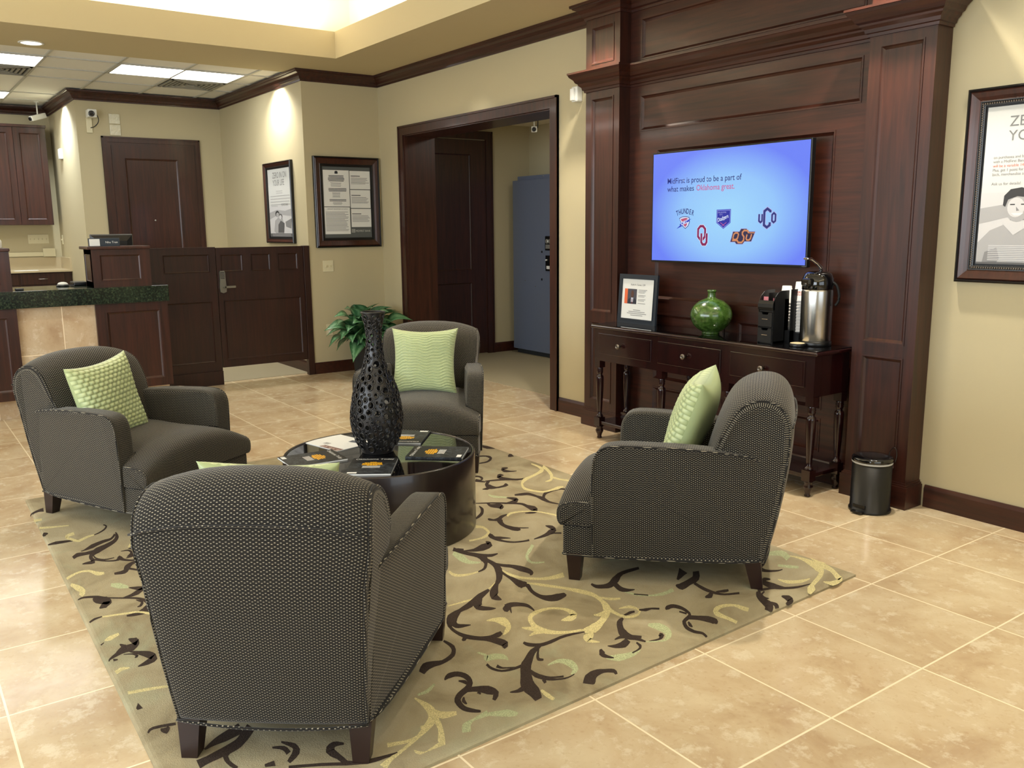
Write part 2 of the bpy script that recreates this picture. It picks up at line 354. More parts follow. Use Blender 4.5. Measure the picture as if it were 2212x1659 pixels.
STROKES = """D-2099,813,-2083,802,-2101,788,-2080,774,-2104,754,-2079,737,-2114,726,-2085,705,-2137,705,-2105,682,-2166,690,-2131,664,-2191,680,-2155,651,-2214,679,-2170,642,-2230,683,-2184,639,-2229,683,-2209,644,-2201,661,-2255,681,-2204,666,-2262,697,-2208,673,-2262,707,-2213,682,-2252,709,-2213,690,-2239,709,-2215,697,-2228,707
D-2177,539,-2196,552,-2166,566,-2190,581,-2151,603,-2179,622,-2134,639,-2166,661,-2115,670,-2145,691,-2095,699,-2122,718,-2080,726,-2106,744,-2078,757,-2100,771,-2082,785,-2100,796,-2086,805,-2100,813
D-2193,573,-2163,564,-2182,557,-2146,547,-2163,534,-2126,527,-2131,506,-2120,522,-2090,485,-2126,527,-2064,478,-2118,527,-2044,477,-2108,530,-2035,488,-2088,528,-2030,502,-2069,530,-2029,518,-2054,534,-2024,532,-2051,549,-2024,548,-2053,566,-2024,563,-2055,580,-2024,573,-2063,593,-2026,581,-2073,604,-2023,581,-2081,617,-2029,588,-2068,618,-2031,596,-2054,614,-2034,602,-2042,610
D-2059,441,-2068,447,-2051,445,-2071,458,-2043,452,-2074,471,-2037,461,-2079,484,-2043,476,-2085,496,-2051,491,-2094,509,-2056,500,-2102,520
D-2218,486,-2259,515,-2203,500,-2236,523,-2181,518,-2207,536,-2166,531,-2185,545
D-2294,537,-2325,556,-2290,545,-2320,564,-2285,556,-2313,574,-2277,562,-2302,581,-2262,560,-2288,583,-2247,555,-2269,581,-2241,553,-2246,572,-2243,555,-2221,552,-2235,549,-2211,538,-2229,540,-2212,530,-2237,536,-2222,524,-2251,533,-2236,521,-2262,531,-2247,519
D-2350,825,-2332,813,-2359,818,-2327,798,-2367,806,-2323,779,-2368,791,-2317,769,-2323,756,-2338,786,-2294,746,-2333,784,-2275,744,-2322,783,-2265,754,-2305,784,-2259,768,-2289,790,-2254,783,-2275,797,-2250,796,-2267,808,-2248,809,-2262,818,-2248,818,-2258,826
D-2671,810,-2699,828,-2665,825,-2693,843,-2656,845,-2684,863,-2644,859,-2671,878,-2622,860,-2656,888,-2599,856,-2636,891,-2595,855,-2597,877,-2591,851,-2556,843,-2569,829,-2533,814,-2551,805,-2521,789,-2545,779,-2519,764,-2546,754,-2523,740,-2546,737,-2527,725
D-2592,1030,-2541,1010,-2599,1030,-2541,1001,-2607,1030,-2542,990,-2611,1024,-2540,981,-2594,1003,-2545,980,-2576,987,-2546,976,-2562,977,-2547,971
D-2885,976,-2929,1010,-2865,976,-2914,1014,-2837,978,-2892,1019,-2811,981,-2872,1026,-2797,996,-2842,1029,-2785,1013,-2814,1030,-2779,1026,-2792,1030
C-2317,981,-2336,998,-2296,980,-2317,999,-2267,977,-2291,1000,-2239,973,-2264,998,-2209,962,-2241,997,-2183,950,-2214,992,-2184,949,-2169,968,-2185,951,-2133,930,-2170,931,-2121,906,-2153,905,-2112,883,-2140,878,-2099,856,-2127,849,-2088,827,-2116,822,-2077,801,-2110,800,-2065,775,-2104,780,-2054,753,-2095,758,-2041,733,-2073,731,-2031,717,-2047,705,-2019,702,-2016,680,-2007,689,-1982,657,-1986,676,-1947,638,-1964,664,-1914,627,-1943,657,-1888,629,-1918,656,-1866,638,-1894,661,-1848,647,-1872,668,-1830,655,-1853,675,-1814,664,-1837,683,-1804,676,-1826,693,-1799,693,-1823,710,-1798,712,-1824,729,-1800,732,-1826,749,-1799,751,-1832,772,-1800,769,-1839,795,-1799,786,-1846,817,-1807,806,-1841,830,-1813,825,-1835,840,-1820,839,-1829,845
C-2214,987,-2254,1030,-2195,982,-2234,1024,-2169,975,-2204,1016,-2142,966,-2171,1004,-2108,951,-2133,987,-2074,934,-2092,968,-2046,918,-2052,945,-2023,903,-2014,917,-2003,887,-1982,888,-1991,875,-1958,860,-1981,858,-1952,840,-1976,840,-1956,825,-1973,826,-1960,817
C-2018,894,-2046,921,-1998,897,-2024,921,-1970,900,-1995,923,-1942,906,-1965,927,-1912,918,-1935,939,-1883,932,-1906,953,-1863,942,-1886,963
D-1854,519,-1877,534,-1847,527,-1876,547,-1839,540,-1874,564,-1831,552,-1871,580,-1827,565,-1867,593,-1823,576,-1862,605,-1814,584,-1852,615,-1799,590,-1831,619,-1778,594,-1807,621,-1759,597,-1785,621,-1737,594,-1770,626,-1717,591,-1756,630,-1696,587,-1740,633,-1678,588,-1713,626,-1657,588,-1686,618,-1638,591,-1660,613,-1617,598,-1636,616,-1598,608,-1614,622,-1585,615,-1597,626
D-1717,624,-1733,616,-1732,636,-1749,630,-1749,651,-1774,652,-1761,664,-1797,678,-1771,679,-1806,699,-1778,698,-1810,718,-1785,720,-1811,737,-1789,746,-1813,762,-1790,773,-1813,788,-1788,793,-1808,809,-1775,802,-1798,822,-1759,805,-1784,828,-1746,806,-1774,832
D-1847,458,-1855,464,-1833,459,-1852,474,-1816,462,-1845,485,-1799,463,-1837,494,-1785,464,-1828,500,-1774,464,-1817,505,-1784,468,-1787,496,-1802,483,-1753,464,-1797,475,-1746,448,-1793,461,-1743,432,-1787,439,-1749,416,-1783,415,-1758,399,-1780,397,-1766,388
D-1866,269,-1877,276,-1854,285,-1868,294,-1837,309,-1853,320,-1816,335,-1836,348,-1791,365,-1812,380,-1763,396,-1785,412,-1739,422,-1763,439,-1723,437,-1748,456,-1711,447,-1737,467,-1698,452,-1724,475,-1681,452,-1709,479,-1664,449,-1693,479,-1645,446,-1679,479,-1621,442,-1667,485,-1599,438,-1654,491,-1580,433,-1642,496,-1573,433,-1623,492,-1576,436,-1597,482,-1603,459,-1553,446,-1597,454,-1546,427,-1588,438,-1548,415,-1580,422,-1553,404,-1580,409,-1559,395,-1582,397,-1568,387,-1582,388,-1575,383
D-1829,315,-1840,327,-1813,309,-1830,327,-1791,302,-1817,328,-1768,300,-1808,331,-1751,307,-1802,343,-1737,316,-1796,358,-1724,322,-1791,371,-1720,327,-1778,374,-1720,329,-1763,373,-1743,341,-1726,355,-1744,345,-1709,335,-1732,333,-1706,324,-1721,323,-1706,318
D-1820,258,-1825,264,-1802,250,-1813,264,-1779,241,-1793,261,-1762,231,-1769,254,-1750,224,-1743,238,-1737,215,-1719,221,-1726,205,-1698,204,-1715,194,-1682,186,-1705,181,-1671,170,-1694,167,-1662,156,-1680,149,-1655,141,-1666,133,-1649,126,-1656,120,-1646,117
D-1625,304,-1612,297,-1626,293,-1604,281,-1626,276,-1595,261,-1621,258,-1584,244,-1610,239,-1573,234,-1589,217,-1566,231,-1557,194,-1562,232,-1527,183,-1548,222,-1500,176,-1527,211,-1476,174,-1503,203,-1450,173,-1484,204,-1426,176,-1464,210,-1406,179,-1449,215,-1394,185,-1439,220,-1387,191,-1432,226,-1382,195,-1426,230,-1382,202,-1412,228,-1382,208,-1401,225,-1384,214,-1392,221
D-1607,235,-1555,204,-1603,225,-1561,200,-1599,213,-1568,193,-1598,202,-1576,187,-1606,197,-1582,180,-1616,194,-1589,174,-1623,193,-1597,170,-1622,191,-1610,174,-1621,189,-1622,181,-1624,190,-1626,185
D-1425,203,-1438,213,-1416,213,-1430,223,-1405,227,-1418,237,-1395,239,-1408,249,-1389,249,-1401,258,-1385,257,-1395,264,-1382,262,-1391,269
C-1586,282,-1608,288,-1593,291,-1616,298,-1602,303,-1628,314,-1607,316,-1635,332,-1610,334,-1633,349,-1608,355,-1628,368,-1604,376,-1619,387,-1595,397,-1609,407,-1583,418,-1596,428,-1567,436,-1579,445,-1546,449,-1560,460,-1522,460,-1537,472,-1497,469,-1513,483,-1467,478,-1485,495,-1436,485,-1457,505,-1414,490,-1437,512
D-1356,347,-1365,354,-1341,344,-1360,362,-1322,343,-1352,372,-1305,340,-1341,379,-1294,337,-1324,376,-1287,335,-1304,370,-1299,344,-1270,347,-1305,350,-1254,323,-1304,341,-1251,309,-1302,326,-1247,298,-1290,308,-1244,287,-1279,291,-1239,271,-1270,272,-1236,253,-1261,244,-1236,229,-1254,215,-1237,205,-1248,193,-1239,188
D-1244,273,-1268,289,-1245,285,-1266,298,-1245,299,-1263,312,-1244,313,-1259,324,-1236,324,-1252,336,-1228,334,-1244,347,-1221,340,-1238,354
D-1416,42,-1439,68,-1408,39,-1434,69,-1397,36,-1427,69,-1384,32,-1418,70,-1372,33,-1403,66,-1358,33,-1388,63,-1343,35,-1371,61,-1328,39,-1353,62,-1313,45,-1335,64,-1299,53,-1318,68,-1284,62,-1302,76,-1271,72,-1288,85,-1260,85,-1277,96,-1252,100,-1269,111,-1246,116,-1263,128,-1242,131,-1259,142,-1239,142,-1257,154,-1237,152,-1257,164,-1236,158,-1257,171
D-1367,43,-1390,59,-1360,47,-1385,66,-1351,55,-1378,74,-1340,63,-1370,84,-1333,79,-1354,94,-1324,95,-1338,105,-1319,107,-1325,112
D-1352,-15,-1360,-7,-1332,-22,-1354,0,-1312,-29,-1339,5,-1333,-19,-1291,-17,-1339,-16,-1272,-47,-1338,-31,-1267,-67,-1338,-48,-1263,-86,-1328,-70,-1267,-100,-1319,-90,-1272,-114,-1312,-109,-1279,-128,-1314,-127,-1290,-142,-1319,-145,-1302,-155,-1321,-157,-1313,-163
D-1344,-198,-1360,-187,-1336,-197,-1362,-181,-1328,-194,-1362,-173,-1319,-191,-1362,-164,-1318,-180,-1354,-158,-1316,-169,-1346,-151,-1316,-160,-1339,-146
D-1311,-182,-1326,-171,-1295,-173,-1311,-162,-1273,-161,-1290,-149,-1252,-148,-1269,-135,-1233,-135,-1250,-123,-1216,-121,-1232,-110,-1202,-107,-1218,-97,-1195,-89,-1208,-80,-1191,-70,-1203,-63,-1189,-57,-1199,-51
C-1540,53,-1577,78,-1535,62,-1568,85,-1528,73,-1556,94,-1517,80,-1539,99,-1496,77,-1514,98,-1471,71,-1486,92,-1455,64,-1457,81,-1449,59,-1429,61,-1440,49,-1413,42,-1432,36,-1402,25,-1423,21,-1397,9,-1418,6,-1396,-6,-1415,-11,-1397,-21,-1416,-30,-1398,-41,-1419,-50,-1400,-60,-1422,-63,-1402,-74
G-1952,408,-1966,421,-1937,405,-1956,422,-1916,402,-1941,423,-1894,405,-1927,430,-1876,423,-1904,443,-1859,446,-1881,462,-1847,463,-1864,475
G-1198,140,-1176,140,-1185,126,-1163,126,-1167,107,-1145,106,-1150,89,-1128,88,-1133,72,-1114,70,-1117,55,-1102,54,-1106,44,-1094,43
D-1347,-202,-1382,-173,-1328,-197,-1361,-169,-1301,-190,-1333,-164,-1276,-182,-1307,-157,-1252,-173,-1287,-146,-1231,-163,-1269,-134,-1212,-157,-1250,-125,-1191,-157,-1235,-117,-1174,-161,-1218,-113,-1161,-166,-1197,-113,-1155,-164,-1165,-128,-1144,-167,-1140,-145,-1129,-172,-1120,-161,-1115,-182,-1101,-176,-1102,-193,-1084,-191,-1092,-202,-1071,-208,-1083,-216,-1066,-223,-1078,-231,-1064,-237,-1074,-242,-1065,-246
C-1075,-241,-1064,-247,-1076,-255,-1061,-262,-1077,-275,-1059,-284,-1081,-293,-1060,-305,-1088,-310,-1066,-323,-1099,-326,-1075,-341,-1111,-335,-1087,-353,-1125,-339,-1108,-356,-1142,-337,-1130,-352,-1155,-336,-1145,-349
D-1199,-130,-1230,-109,-1193,-122,-1223,-101,-1184,-111,-1213,-91,-1177,-99,-1207,-80,-1179,-84,-1202,-71,-1184,-69,-1200,-61,-1188,-59,-1198,-54
D-1154,-151,-1178,-127,-1137,-152,-1163,-125,-1114,-153,-1141,-124,-1092,-156,-1118,-124,-1069,-163,-1095,-126,-1049,-172,-1070,-130,-1033,-181,-1040,-140,-1013,-191,-1005,-161,-990,-205,-974,-182,-970,-218,-947,-203,-956,-228,-927,-223,-942,-240,-914,-239,-925,-256,-903,-253,-909,-276,-881,-270,-892,-296,-858,-286,-876,-314,-838,-299,-858,-328,-827,-310,-834,-344,-825,-313,-802,-357,-831,-312,-784,-351,-815,-318,-773,-341,-793,-322,-769,-332,-775,-326
D-1093,-149,-1117,-131,-1081,-143,-1105,-124,-1064,-134,-1089,-115,-1049,-126,-1075,-106,-1038,-118,-1065,-97,-1028,-110,-1057,-88,-1018,-104,-1047,-80,-1002,-101,-1036,-71,-986,-99,-1024,-64,-969,-97,-1013,-57,-954,-91,-996,-52,-940,-86,-980,-48,-928,-83,-964,-46,-920,-82,-951,-47,-917,-82,-937,-50,-922,-78,-918,-59,-923,-75,-903,-74,-917,-80,-900,-83,-909,-86,-900,-88
C-1020,-155,-1027,-148,-1000,-159,-1009,-147,-972,-162,-986,-147,-945,-162,-964,-143,-924,-156,-943,-138,-905,-148,-924,-131,-887,-136,-906,-120,-868,-121,-888,-105,-851,-103,-871,-87,-837,-85,-857,-70,-824,-69,-849,-51,-816,-54,-844,-33,-809,-37,-842,-15,-804,-17,-841,6,-802,3,-843,28,-800,17,-844,44
D-996,-175,-1013,-156,-975,-177,-993,-157,-947,-180,-965,-158,-919,-183,-938,-159,-888,-190,-915,-157,-858,-197,-893,-155,-830,-201,-881,-151,-820,-190,-871,-150,-819,-180,-863,-145,-819,-175,-844,-143,-806,-178,-817,-152,-783,-187,-792,-164,-758,-194,-771,-172,-734,-198,-752,-175,-712,-200,-733,-175,-693,-199,-717,-173,-676,-197,-707,-167,-661,-193,-700,-160,-649,-187,-695,-151,-640,-178,-690,-141,-634,-168,-688,-130,-630,-156,-687,-118,-632,-138,-682,-108,-637,-121,-679,-96,-641,-108,-677,-88,-647,-98,-673,-86,-654,-91,-669,-88,-659,-89,-666,-88
D-854,-186,-857,-166,-842,-191,-844,-174,-827,-197,-828,-184,-816,-201,-817,-191
D-894,-310,-873,-317,-890,-326,-860,-336,-883,-349,-844,-361,-875,-374,-827,-387,-860,-400,-813,-412,-845,-426,-798,-438,-832,-449,-785,-463,-821,-470,-779,-485,-812,-491,-777,-504,-801,-513,-773,-521,-797,-534,-753,-542,-790,-555,-733,-562,-780,-576,-716,-575,-757,-596,-711,-582,-736,-609,-705,-589,-724,-616,-694,-598,-713,-620,-688,-607,-697,-627,-692,-609,-682,-629,-688,-614,-665,-633,-676,-617,-648,-634,-660,-618,-630,-634,-645,-618,-610,-633,-629,-615,-591,-630,-613,-610,-574,-626,-600,-604,-561,-617,-587,-597,-550,-608,-575,-589,-540,-599,-564,-582,-531,-591,-555,-574,-524,-583,-547,-566,-515,-576,-538,-558,-503,-570,-530,-548,-490,-565,-522,-539,-477,-561,-512,-530,-464,-557,-498,-523,-451,-554,-483,-518,-447,-554,-463,-518,-457,-546,-435,-538,-451,-550,-429,-552,-443,-557,-428,-558
D-860,-378,-838,-377,-851,-394,-818,-391,-835,-416,-795,-409,-814,-439,-780,-417,-784,-454,-784,-418,-759,-459,-786,-421,-746,-454,-778,-425,-735,-445,-767,-421,-726,-432,-755,-412,-720,-421,-745,-404,-717,-410,-736,-398,-717,-401,-729,-394,-718,-394,-723,-391
D-713,-610,-733,-572,-702,-610,-721,-576,-686,-612,-707,-581,-670,-610,-698,-584,-662,-602,-692,-582,-659,-593,-686,-577,-657,-584,-681,-570,-656,-572,-673,-562,-655,-561,-666,-554,-655,-552,-660,-549
D-587,-615,-598,-607,-577,-606,-587,-598,-562,-593,-572,-586,-550,-581,-559,-574,-541,-570,-552,-563,-534,-561,-547,-552,-528,-551,-544,-542,-521,-543,-544,-529,-516,-534,-546,-518,-512,-525,-549,-508,-516,-513,-548,-501,-522,-503,-549,-495,-527,-496,-549,-490
D-595,-614,-579,-616,-593,-618,-574,-621,-591,-625,-568,-628,-589,-630,-562,-636,-585,-634,-563,-641,-580,-639,-565,-644,-576,-643,-568,-645
C-846,-533,-854,-529,-844,-513,-854,-508,-841,-484,-854,-478,-839,-459,-855,-451,-839,-441,-853,-434,-840,-426,-853,-420,-844,-408,-855,-403,-852,-383,-863,-379,-864,-355,-875,-352,-878,-328,-887,-325,-895,-298,-904,-295,-913,-269,-922,-267,-926,-249,-935,-246
D-704,-372,-712,-363,-692,-378,-717,-355,-678,-382,-722,-348,-666,-376,-731,-345,-676,-359,-729,-343,-685,-347,-732,-330,-692,-337,-731,-316,-690,-327,-725,-304,-685,-316,-717,-293,-679,-306,-706,-285,-671,-298,-696,-277,-662,-292,-684,-271,-652,-288,-669,-269,-638,-287,-649,-272,-622,-288,-629,-277,-611,-289,-615,-282
D-689,-353,-688,-342,-676,-358,-676,-350,-660,-366,-660,-360,-649,-371,-648,-368
C-648,-485,-655,-481,-642,-479,-656,-471,-636,-472,-656,-459,-627,-465,-653,-447,-613,-461,-649,-433,-598,-459,-642,-421,-585,-460,-630,-412,-578,-458,-607,-415,-568,-457,-583,-423,-562,-457,-561,-434,-562,-457,-542,-448,-557,-461,-532,-461,-550,-470,-525,-471,-539,-480,-520,-482,-529,-491,-516,-493,-521,-499,-514,-500
C-482,-257,-488,-253,-473,-251,-492,-238,-464,-239,-495,-219,-457,-228,-500,-203,-459,-214,-503,-195,-467,-196,-505,-193,-491,-171,-495,-203,-514,-163,-496,-200,-530,-163,-509,-195,-543,-167,-523,-191,-555,-171,-536,-191,-565,-178,-549,-193,-574,-187,-561,-199,-585,-197,-571,-208,-595,-209,-581,-220,-603,-224,-587,-235,-609,-242,-589,-255,-611,-263,-587,-276,-611,-282,-583,-296,-607,-301,-579,-311,-599,-318,-572,-323,-584,-338,-567,-330,-561,-355,-559,-335,-539,-366,-545,-342,-519,-374,-529,-347,-501,-381,-516,-351,-482,-385,-505,-352,-462,-386,-494,-351,-445,-378,-475,-348,-428,-367,-455,-342,-414,-353,-437,-333,-401,-336,-422,-319,-391,-316,-409,-303,-383,-297,-399,-286,-377,-277,-391,-267,-373,-257,-386,-247,-367,-244,-378,-234,-352,-248,-373,-221,-343,-257,-360,-216,-343,-262,-339,-221,-346,-260,-316,-240,-339,-268,-304,-254,-326,-282,-300,-258,-309,-290,-303,-260,-292,-294,-309,-262,-285,-288,-304,-267,-276,-279,-292,-264,-268,-267,-278,-257,-263,-258,-268,-253
C-520,-414,-527,-409,-511,-411,-523,-401,-499,-406,-517,-391,-488,-401,-511,-381,-477,-395,-502,-373,-466,-389,-493,-365,-458,-385,-488,-359
C-453,-429,-458,-427,-452,-420,-464,-416,-452,-409,-470,-400,-449,-399,-475,-385,-446,-389,-471,-372,-441,-379,-465,-361,-437,-372,-461,-354
C-364,-245,-381,-232,-352,-242,-384,-217,-339,-233,-386,-199,-330,-218,-393,-182,-340,-192,-393,-171,-353,-168,-397,-155,-369,-144,-404,-137,-382,-121,-417,-116,-397,-96,-432,-96,-413,-74,-445,-80,-430,-55,-454,-71,-450,-37,-459,-66,-470,-23,-467,-61,-492,-14,-482,-50,-513,-8,-500,-38,-533,-5,-521,-27,-556,2,-541,-22,-578,6,-561,-19,-601,8,-579,-19,-622,4,-596,-23,-640,-2,-613,-31,-660,-10,-631,-40,-679,-22,-654,-47,-699,-35,-678,-55,-721,-50,-704,-66,-751,-68,-732,-85,-781,-88,-762,-105,-808,-106,-788,-123,-827,-122,-811,-136,-840,-136,-829,-146,-849,-146,-841,-152
C-458,-59,-479,-25,-446,-59,-464,-30,-429,-60,-445,-35,-410,-59,-425,-39,-389,-57,-403,-40,-369,-54,-380,-39,-355,-52,-364,-39
C-444,-128,-450,-123,-438,-127,-449,-117,-430,-124,-447,-110,-424,-118,-447,-102,-421,-107,-449,-90,-420,-94,-451,-75,-419,-85,-454,-64
D-422,-482,-431,-470,-414,-483,-426,-468,-403,-483,-420,-466,-392,-480,-413,-462,-382,-472,-403,-454,-372,-460,-393,-444,-364,-447,-386,-432,-361,-432,-383,-419,-361,-416,-382,-404,-361,-398,-383,-387,-364,-376,-384,-366,-368,-352,-386,-342,-368,-328,-385,-318,-365,-299,-378,-290,-359,-270,-368,-264,-355,-250,-361,-245
D-378,-441,-362,-446,-377,-452,-354,-460,-374,-469,-345,-478,-368,-489,-335,-493,-355,-509,-323,-507,-341,-528,-309,-521,-330,-542,-294,-536,-322,-553,-282,-548,-314,-566,-275,-555,-300,-581,-268,-560,-283,-595,-259,-568,-265,-608,-246,-577,-248,-620,-230,-588,-228,-635,-210,-599,-205,-653,-193,-609,-176,-670,-184,-612,-149,-675,-177,-615,-133,-675,-163,-618,-124,-675,-143,-623,-112,-676,-120,-634,-98,-679,-102,-644,-87,-680,-91,-652
D-361,-461,-356,-458,-351,-471,-345,-467,-337,-484,-331,-479,-325,-495,-318,-488,-314,-504,-309,-495,-303,-511,-303,-499,-290,-516,-302,-499,-283,-512,-298,-499,-279,-505,-293,-495,-278,-500,-288,-492
D-303,-569,-285,-578,-302,-581,-285,-589,-301,-597,-285,-605,-301,-612,-286,-620,-303,-627,-289,-635,-306,-640,-293,-648,-311,-652,-300,-660,-321,-659,-310,-669,-333,-664,-322,-675,-345,-667,-334,-679,-357,-668,-348,-680,-368,-666,-362,-678,-377,-665,-370,-677
D-336,-659,-351,-641,-331,-656,-344,-642,-323,-653,-334,-641,-315,-646,-325,-638,-308,-633,-316,-627,-301,-618,-308,-613,-297,-607,-302,-603
D-251,-584,-258,-572,-239,-587,-249,-571,-222,-591,-235,-571,-205,-592,-224,-569,-192,-588,-211,-567,-179,-582,-198,-563,-169,-575,-186,-559,-160,-566,-175,-553,-152,-556,-165,-546,-147,-545,-156,-538,-141,-534,-150,-527,-137,-521,-145,-515,-135,-508,-143,-504,-136,-495,-143,-492,-139,-482,-145,-480,-142,-474,-147,-472
D-212,-573,-216,-568,-201,-568,-205,-563,-185,-562,-191,-557,-172,-554,-179,-548,-162,-541,-170,-534,-153,-526,-163,-519,-148,-516,-159,-508
D-177,-585,-178,-569,-171,-587,-172,-573,-162,-590,-162,-578,-155,-593,-156,-582
G-459,-653,-465,-647,-449,-650,-458,-642,-437,-646,-447,-636,-426,-645,-436,-632,-422,-649,-422,-634,-413,-657,-415,-636,-391,-661,-424,-634,-387,-651,-425,-632,-387,-642,-425,-623,-385,-633,-423,-611,-381,-623,-416,-601,-376,-613,-407,-590,-370,-606,-396,-583,-365,-601,-379,-583,-358,-599,-365,-588,-352,-597,-355,-592
G-241,-509,-248,-506,-240,-497,-252,-491,-239,-480,-256,-471,-235,-467,-256,-452,-223,-461,-248,-437,-208,-457,-236,-427,-194,-457,-222,-420,-184,-457,-202,-422,-175,-459,-182,-429,-173,-458,-160,-443,-169,-461,-148,-462,-160,-472,-145,-476,-153,-482,-145,-484
G-1161,97,-1151,97,-1141,75,-1129,77,-1113,46,-1100,50,-1082,19,-1077,32,-1051,3,-1059,21,-1026,-4,-1039,14,-1006,-3,-1022,12,-992,12,-1008,23,-984,33,-997,42,-979,48,-990,56
G-1310,-227,-1338,-198,-1285,-232,-1322,-195,-1252,-237,-1298,-191,-1222,-242,-1275,-188,-1204,-239,-1247,-194,-1185,-236,-1223,-200,-1169,-228,-1203,-202,-1157,-213,-1184,-194,-1149,-194,-1168,-182,-1146,-179,-1155,-173
D-694,347,-672,330,-698,322,-672,302,-702,286,-673,265,-701,252,-670,233,-695,223,-657,207,-683,198,-640,186,-675,178,-624,163,-663,158,-614,143,-653,143,-605,124,-647,132,-599,105,-643,121,-599,90,-642,110,-604,80,-643,98,-610,71,-647,88,-616,61,-652,79,-623,53,-657,73,-633,47,-665,69,-647,47,-675,68,-662,50,-682,67,-672,53
D-609,120,-628,156,-594,115,-613,151,-573,108,-594,144,-553,104,-579,141,-541,108,-569,141,-533,115,-561,143,-528,124,-552,147,-525,137,-543,153,-523,151,-535,162,-523,162,-529,167
G-535,112,-543,121,-521,115,-530,126,-502,121,-512,133,-483,127,-496,141,-469,137,-480,149,-457,148,-467,158,-446,162,-455,170,-434,177,-447,189,-424,195,-442,211,-416,214,-439,233,-415,238,-439,257,-416,262,-442,281,-417,279,-445,299
D-491,126,-500,135,-478,138,-487,146,-462,154,-470,162,-449,165,-457,173
D-453,325,-461,337,-439,318,-460,346,-422,313,-458,355,-407,317,-461,365,-409,339,-461,375,-416,362,-464,393,-422,382,-468,413,-424,399,-473,434,-426,419,-477,451,-438,449,-480,456,-465,484,-485,463,-489,507,-500,479,-504,521,-514,494
D-420,397,-433,419,-405,393,-418,416,-383,387,-398,412,-362,383,-379,410,-344,382,-360,408,-326,383,-342,408,-309,386,-325,409,-294,392,-309,412,-281,400,-295,417,-269,412,-281,427,-257,431,-270,446,-247,454,-261,469,-240,470,-254,485
D-328,397,-317,399,-323,387,-308,390,-319,377,-296,375,-319,375,-283,354,-315,366,-286,342,-312,353,-293,335,-308,342,-298,333
D-307,406,-317,417,-301,414,-315,428,-293,425,-311,443,-287,434,-308,456,-285,444,-304,463,-285,452,-302,469,-285,458,-300,472
D-579,479,-517,464,-553,448,-509,437,-522,408,-495,402,-499,379,-487,377
C-482,-30,-486,-18,-463,-39,-468,-26,-438,-50,-444,-35,-412,-58,-423,-41,-389,-59,-402,-41,-369,-56,-383,-38,-353,-49,-369,-33,-343,-38,-360,-23,-338,-23,-356,-10,-337,-9,-355,3,-341,8,-356,15,-349,24,-361,26,-361,39,-365,33,-376,48,-370,35,-389,51,-380,37,-400,51,-389,36,-412,49,-398,33,-422,45,-405,27,-430,37,-411,20,-433,21,-418,9,-434,4,-423,-4,-434,-8,-428,-13
C-553,-7,-561,1,-540,-2,-552,9,-523,6,-538,20,-508,15,-526,32,-499,28,-516,43,-493,42,-509,56,-489,52,-503,64
D-366,-42,-379,-35,-367,-33,-382,-24,-368,-20,-385,-10,-368,-9,-388,4,-369,0,-386,13,-368,9,-383,21,-368,15,-381,25
D-372,40,-380,47,-365,43,-377,55,-357,49,-373,64,-350,55,-371,74,-349,66,-368,80,-350,76,-365,88,-349,85,-361,96,-342,93,-354,106,-334,102,-346,114,-329,107,-341,120
D-310,129,-315,127,-311,133,-321,131,-311,136,-330,140,-308,137,-338,154,-310,145,-339,166,-311,154,-338,178,-308,162,-333,187,-301,168,-323,194,-291,172,-310,198,-280,175,-295,199,-265,175,-278,197,-249,172,-259,192,-237,169,-241,185,-232,164,-225,173,-229,158,-214,158,-226,150,-205,144,-222,139,-199,129,-217,125,-196,116,-207,105,-193,111,-189,88,-187,105,-172,76,-176,97,-155,67,-165,91,-140,64,-153,87,-126,64,-139,86,-113,66,-127,86,-103,71,-117,90,-95,78,-108,96,-87,82,-98,99,-78,80,-85,96,-68,76,-73,91,-61,73,-65,86
D-203,133,-228,161,-197,140,-222,168,-189,149,-213,177,-180,158,-204,186,-169,164,-196,197,-157,170,-187,207,-146,173,-178,216,-136,177,-166,220,-126,179,-154,223,-120,179,-141,222,-122,184,-124,210,-121,186,-114,196,-117,184,-112,189
D-268,152,-276,162,-259,154,-267,166,-246,157,-256,170,-236,159,-248,174
D-190,117,-191,124,-184,110,-184,121,-174,102,-176,117,-164,94,-170,115,-157,93,-164,110,-151,94,-157,106,-148,96,-151,102
D-365,-54,-352,-58,-365,-62,-344,-69,-361,-76,-335,-81,-351,-94,-328,-86,-333,-112,-323,-91,-317,-125,-312,-99,-303,-135,-301,-107,-289,-146,-290,-113,-273,-157,-282,-116,-255,-166,-277,-116,-240,-167,-269,-120,-229,-165,-259,-123,-220,-161,-248,-124,-212,-156,-239,-124,-207,-150,-230,-123,-201,-144,-219,-121,-189,-137,-203,-119,-175,-131,-185,-118,-166,-126,-173,-117
D-231,-146,-246,-131,-221,-137,-235,-122,-207,-125,-221,-110,-197,-116,-211,-101
D-244,-202,-251,-197,-243,-194,-254,-188,-242,-184,-257,-175,-240,-176,-259,-162,-237,-170,-257,-153,-233,-166,-254,-147,-230,-162,-252,-142
D-225,-254,-229,-250,-217,-252,-226,-243,-206,-247,-222,-233,-197,-241,-219,-222,-190,-232,-219,-210,-184,-221,-220,-196,-180,-209,-224,-185,-187,-191,-225,-178,-195,-176,-229,-168,-201,-166,-233,-160
D-182,-157,-187,-148,-174,-160,-180,-148,-164,-163,-170,-149,-157,-167,-159,-152,-155,-168,-148,-162,-152,-171,-141,-172,-148,-178,-137,-183,-144,-191,-135,-196,-142,-206,-133,-210,-140,-217,-133,-220
D-223,-293,-223,-284,-216,-301,-216,-286,-205,-310,-206,-289,-195,-319,-199,-290,-187,-321,-193,-295,-178,-322,-192,-297,-170,-320,-186,-299,-160,-313,-174,-298,-151,-304,-161,-294,-145,-297,-151,-291
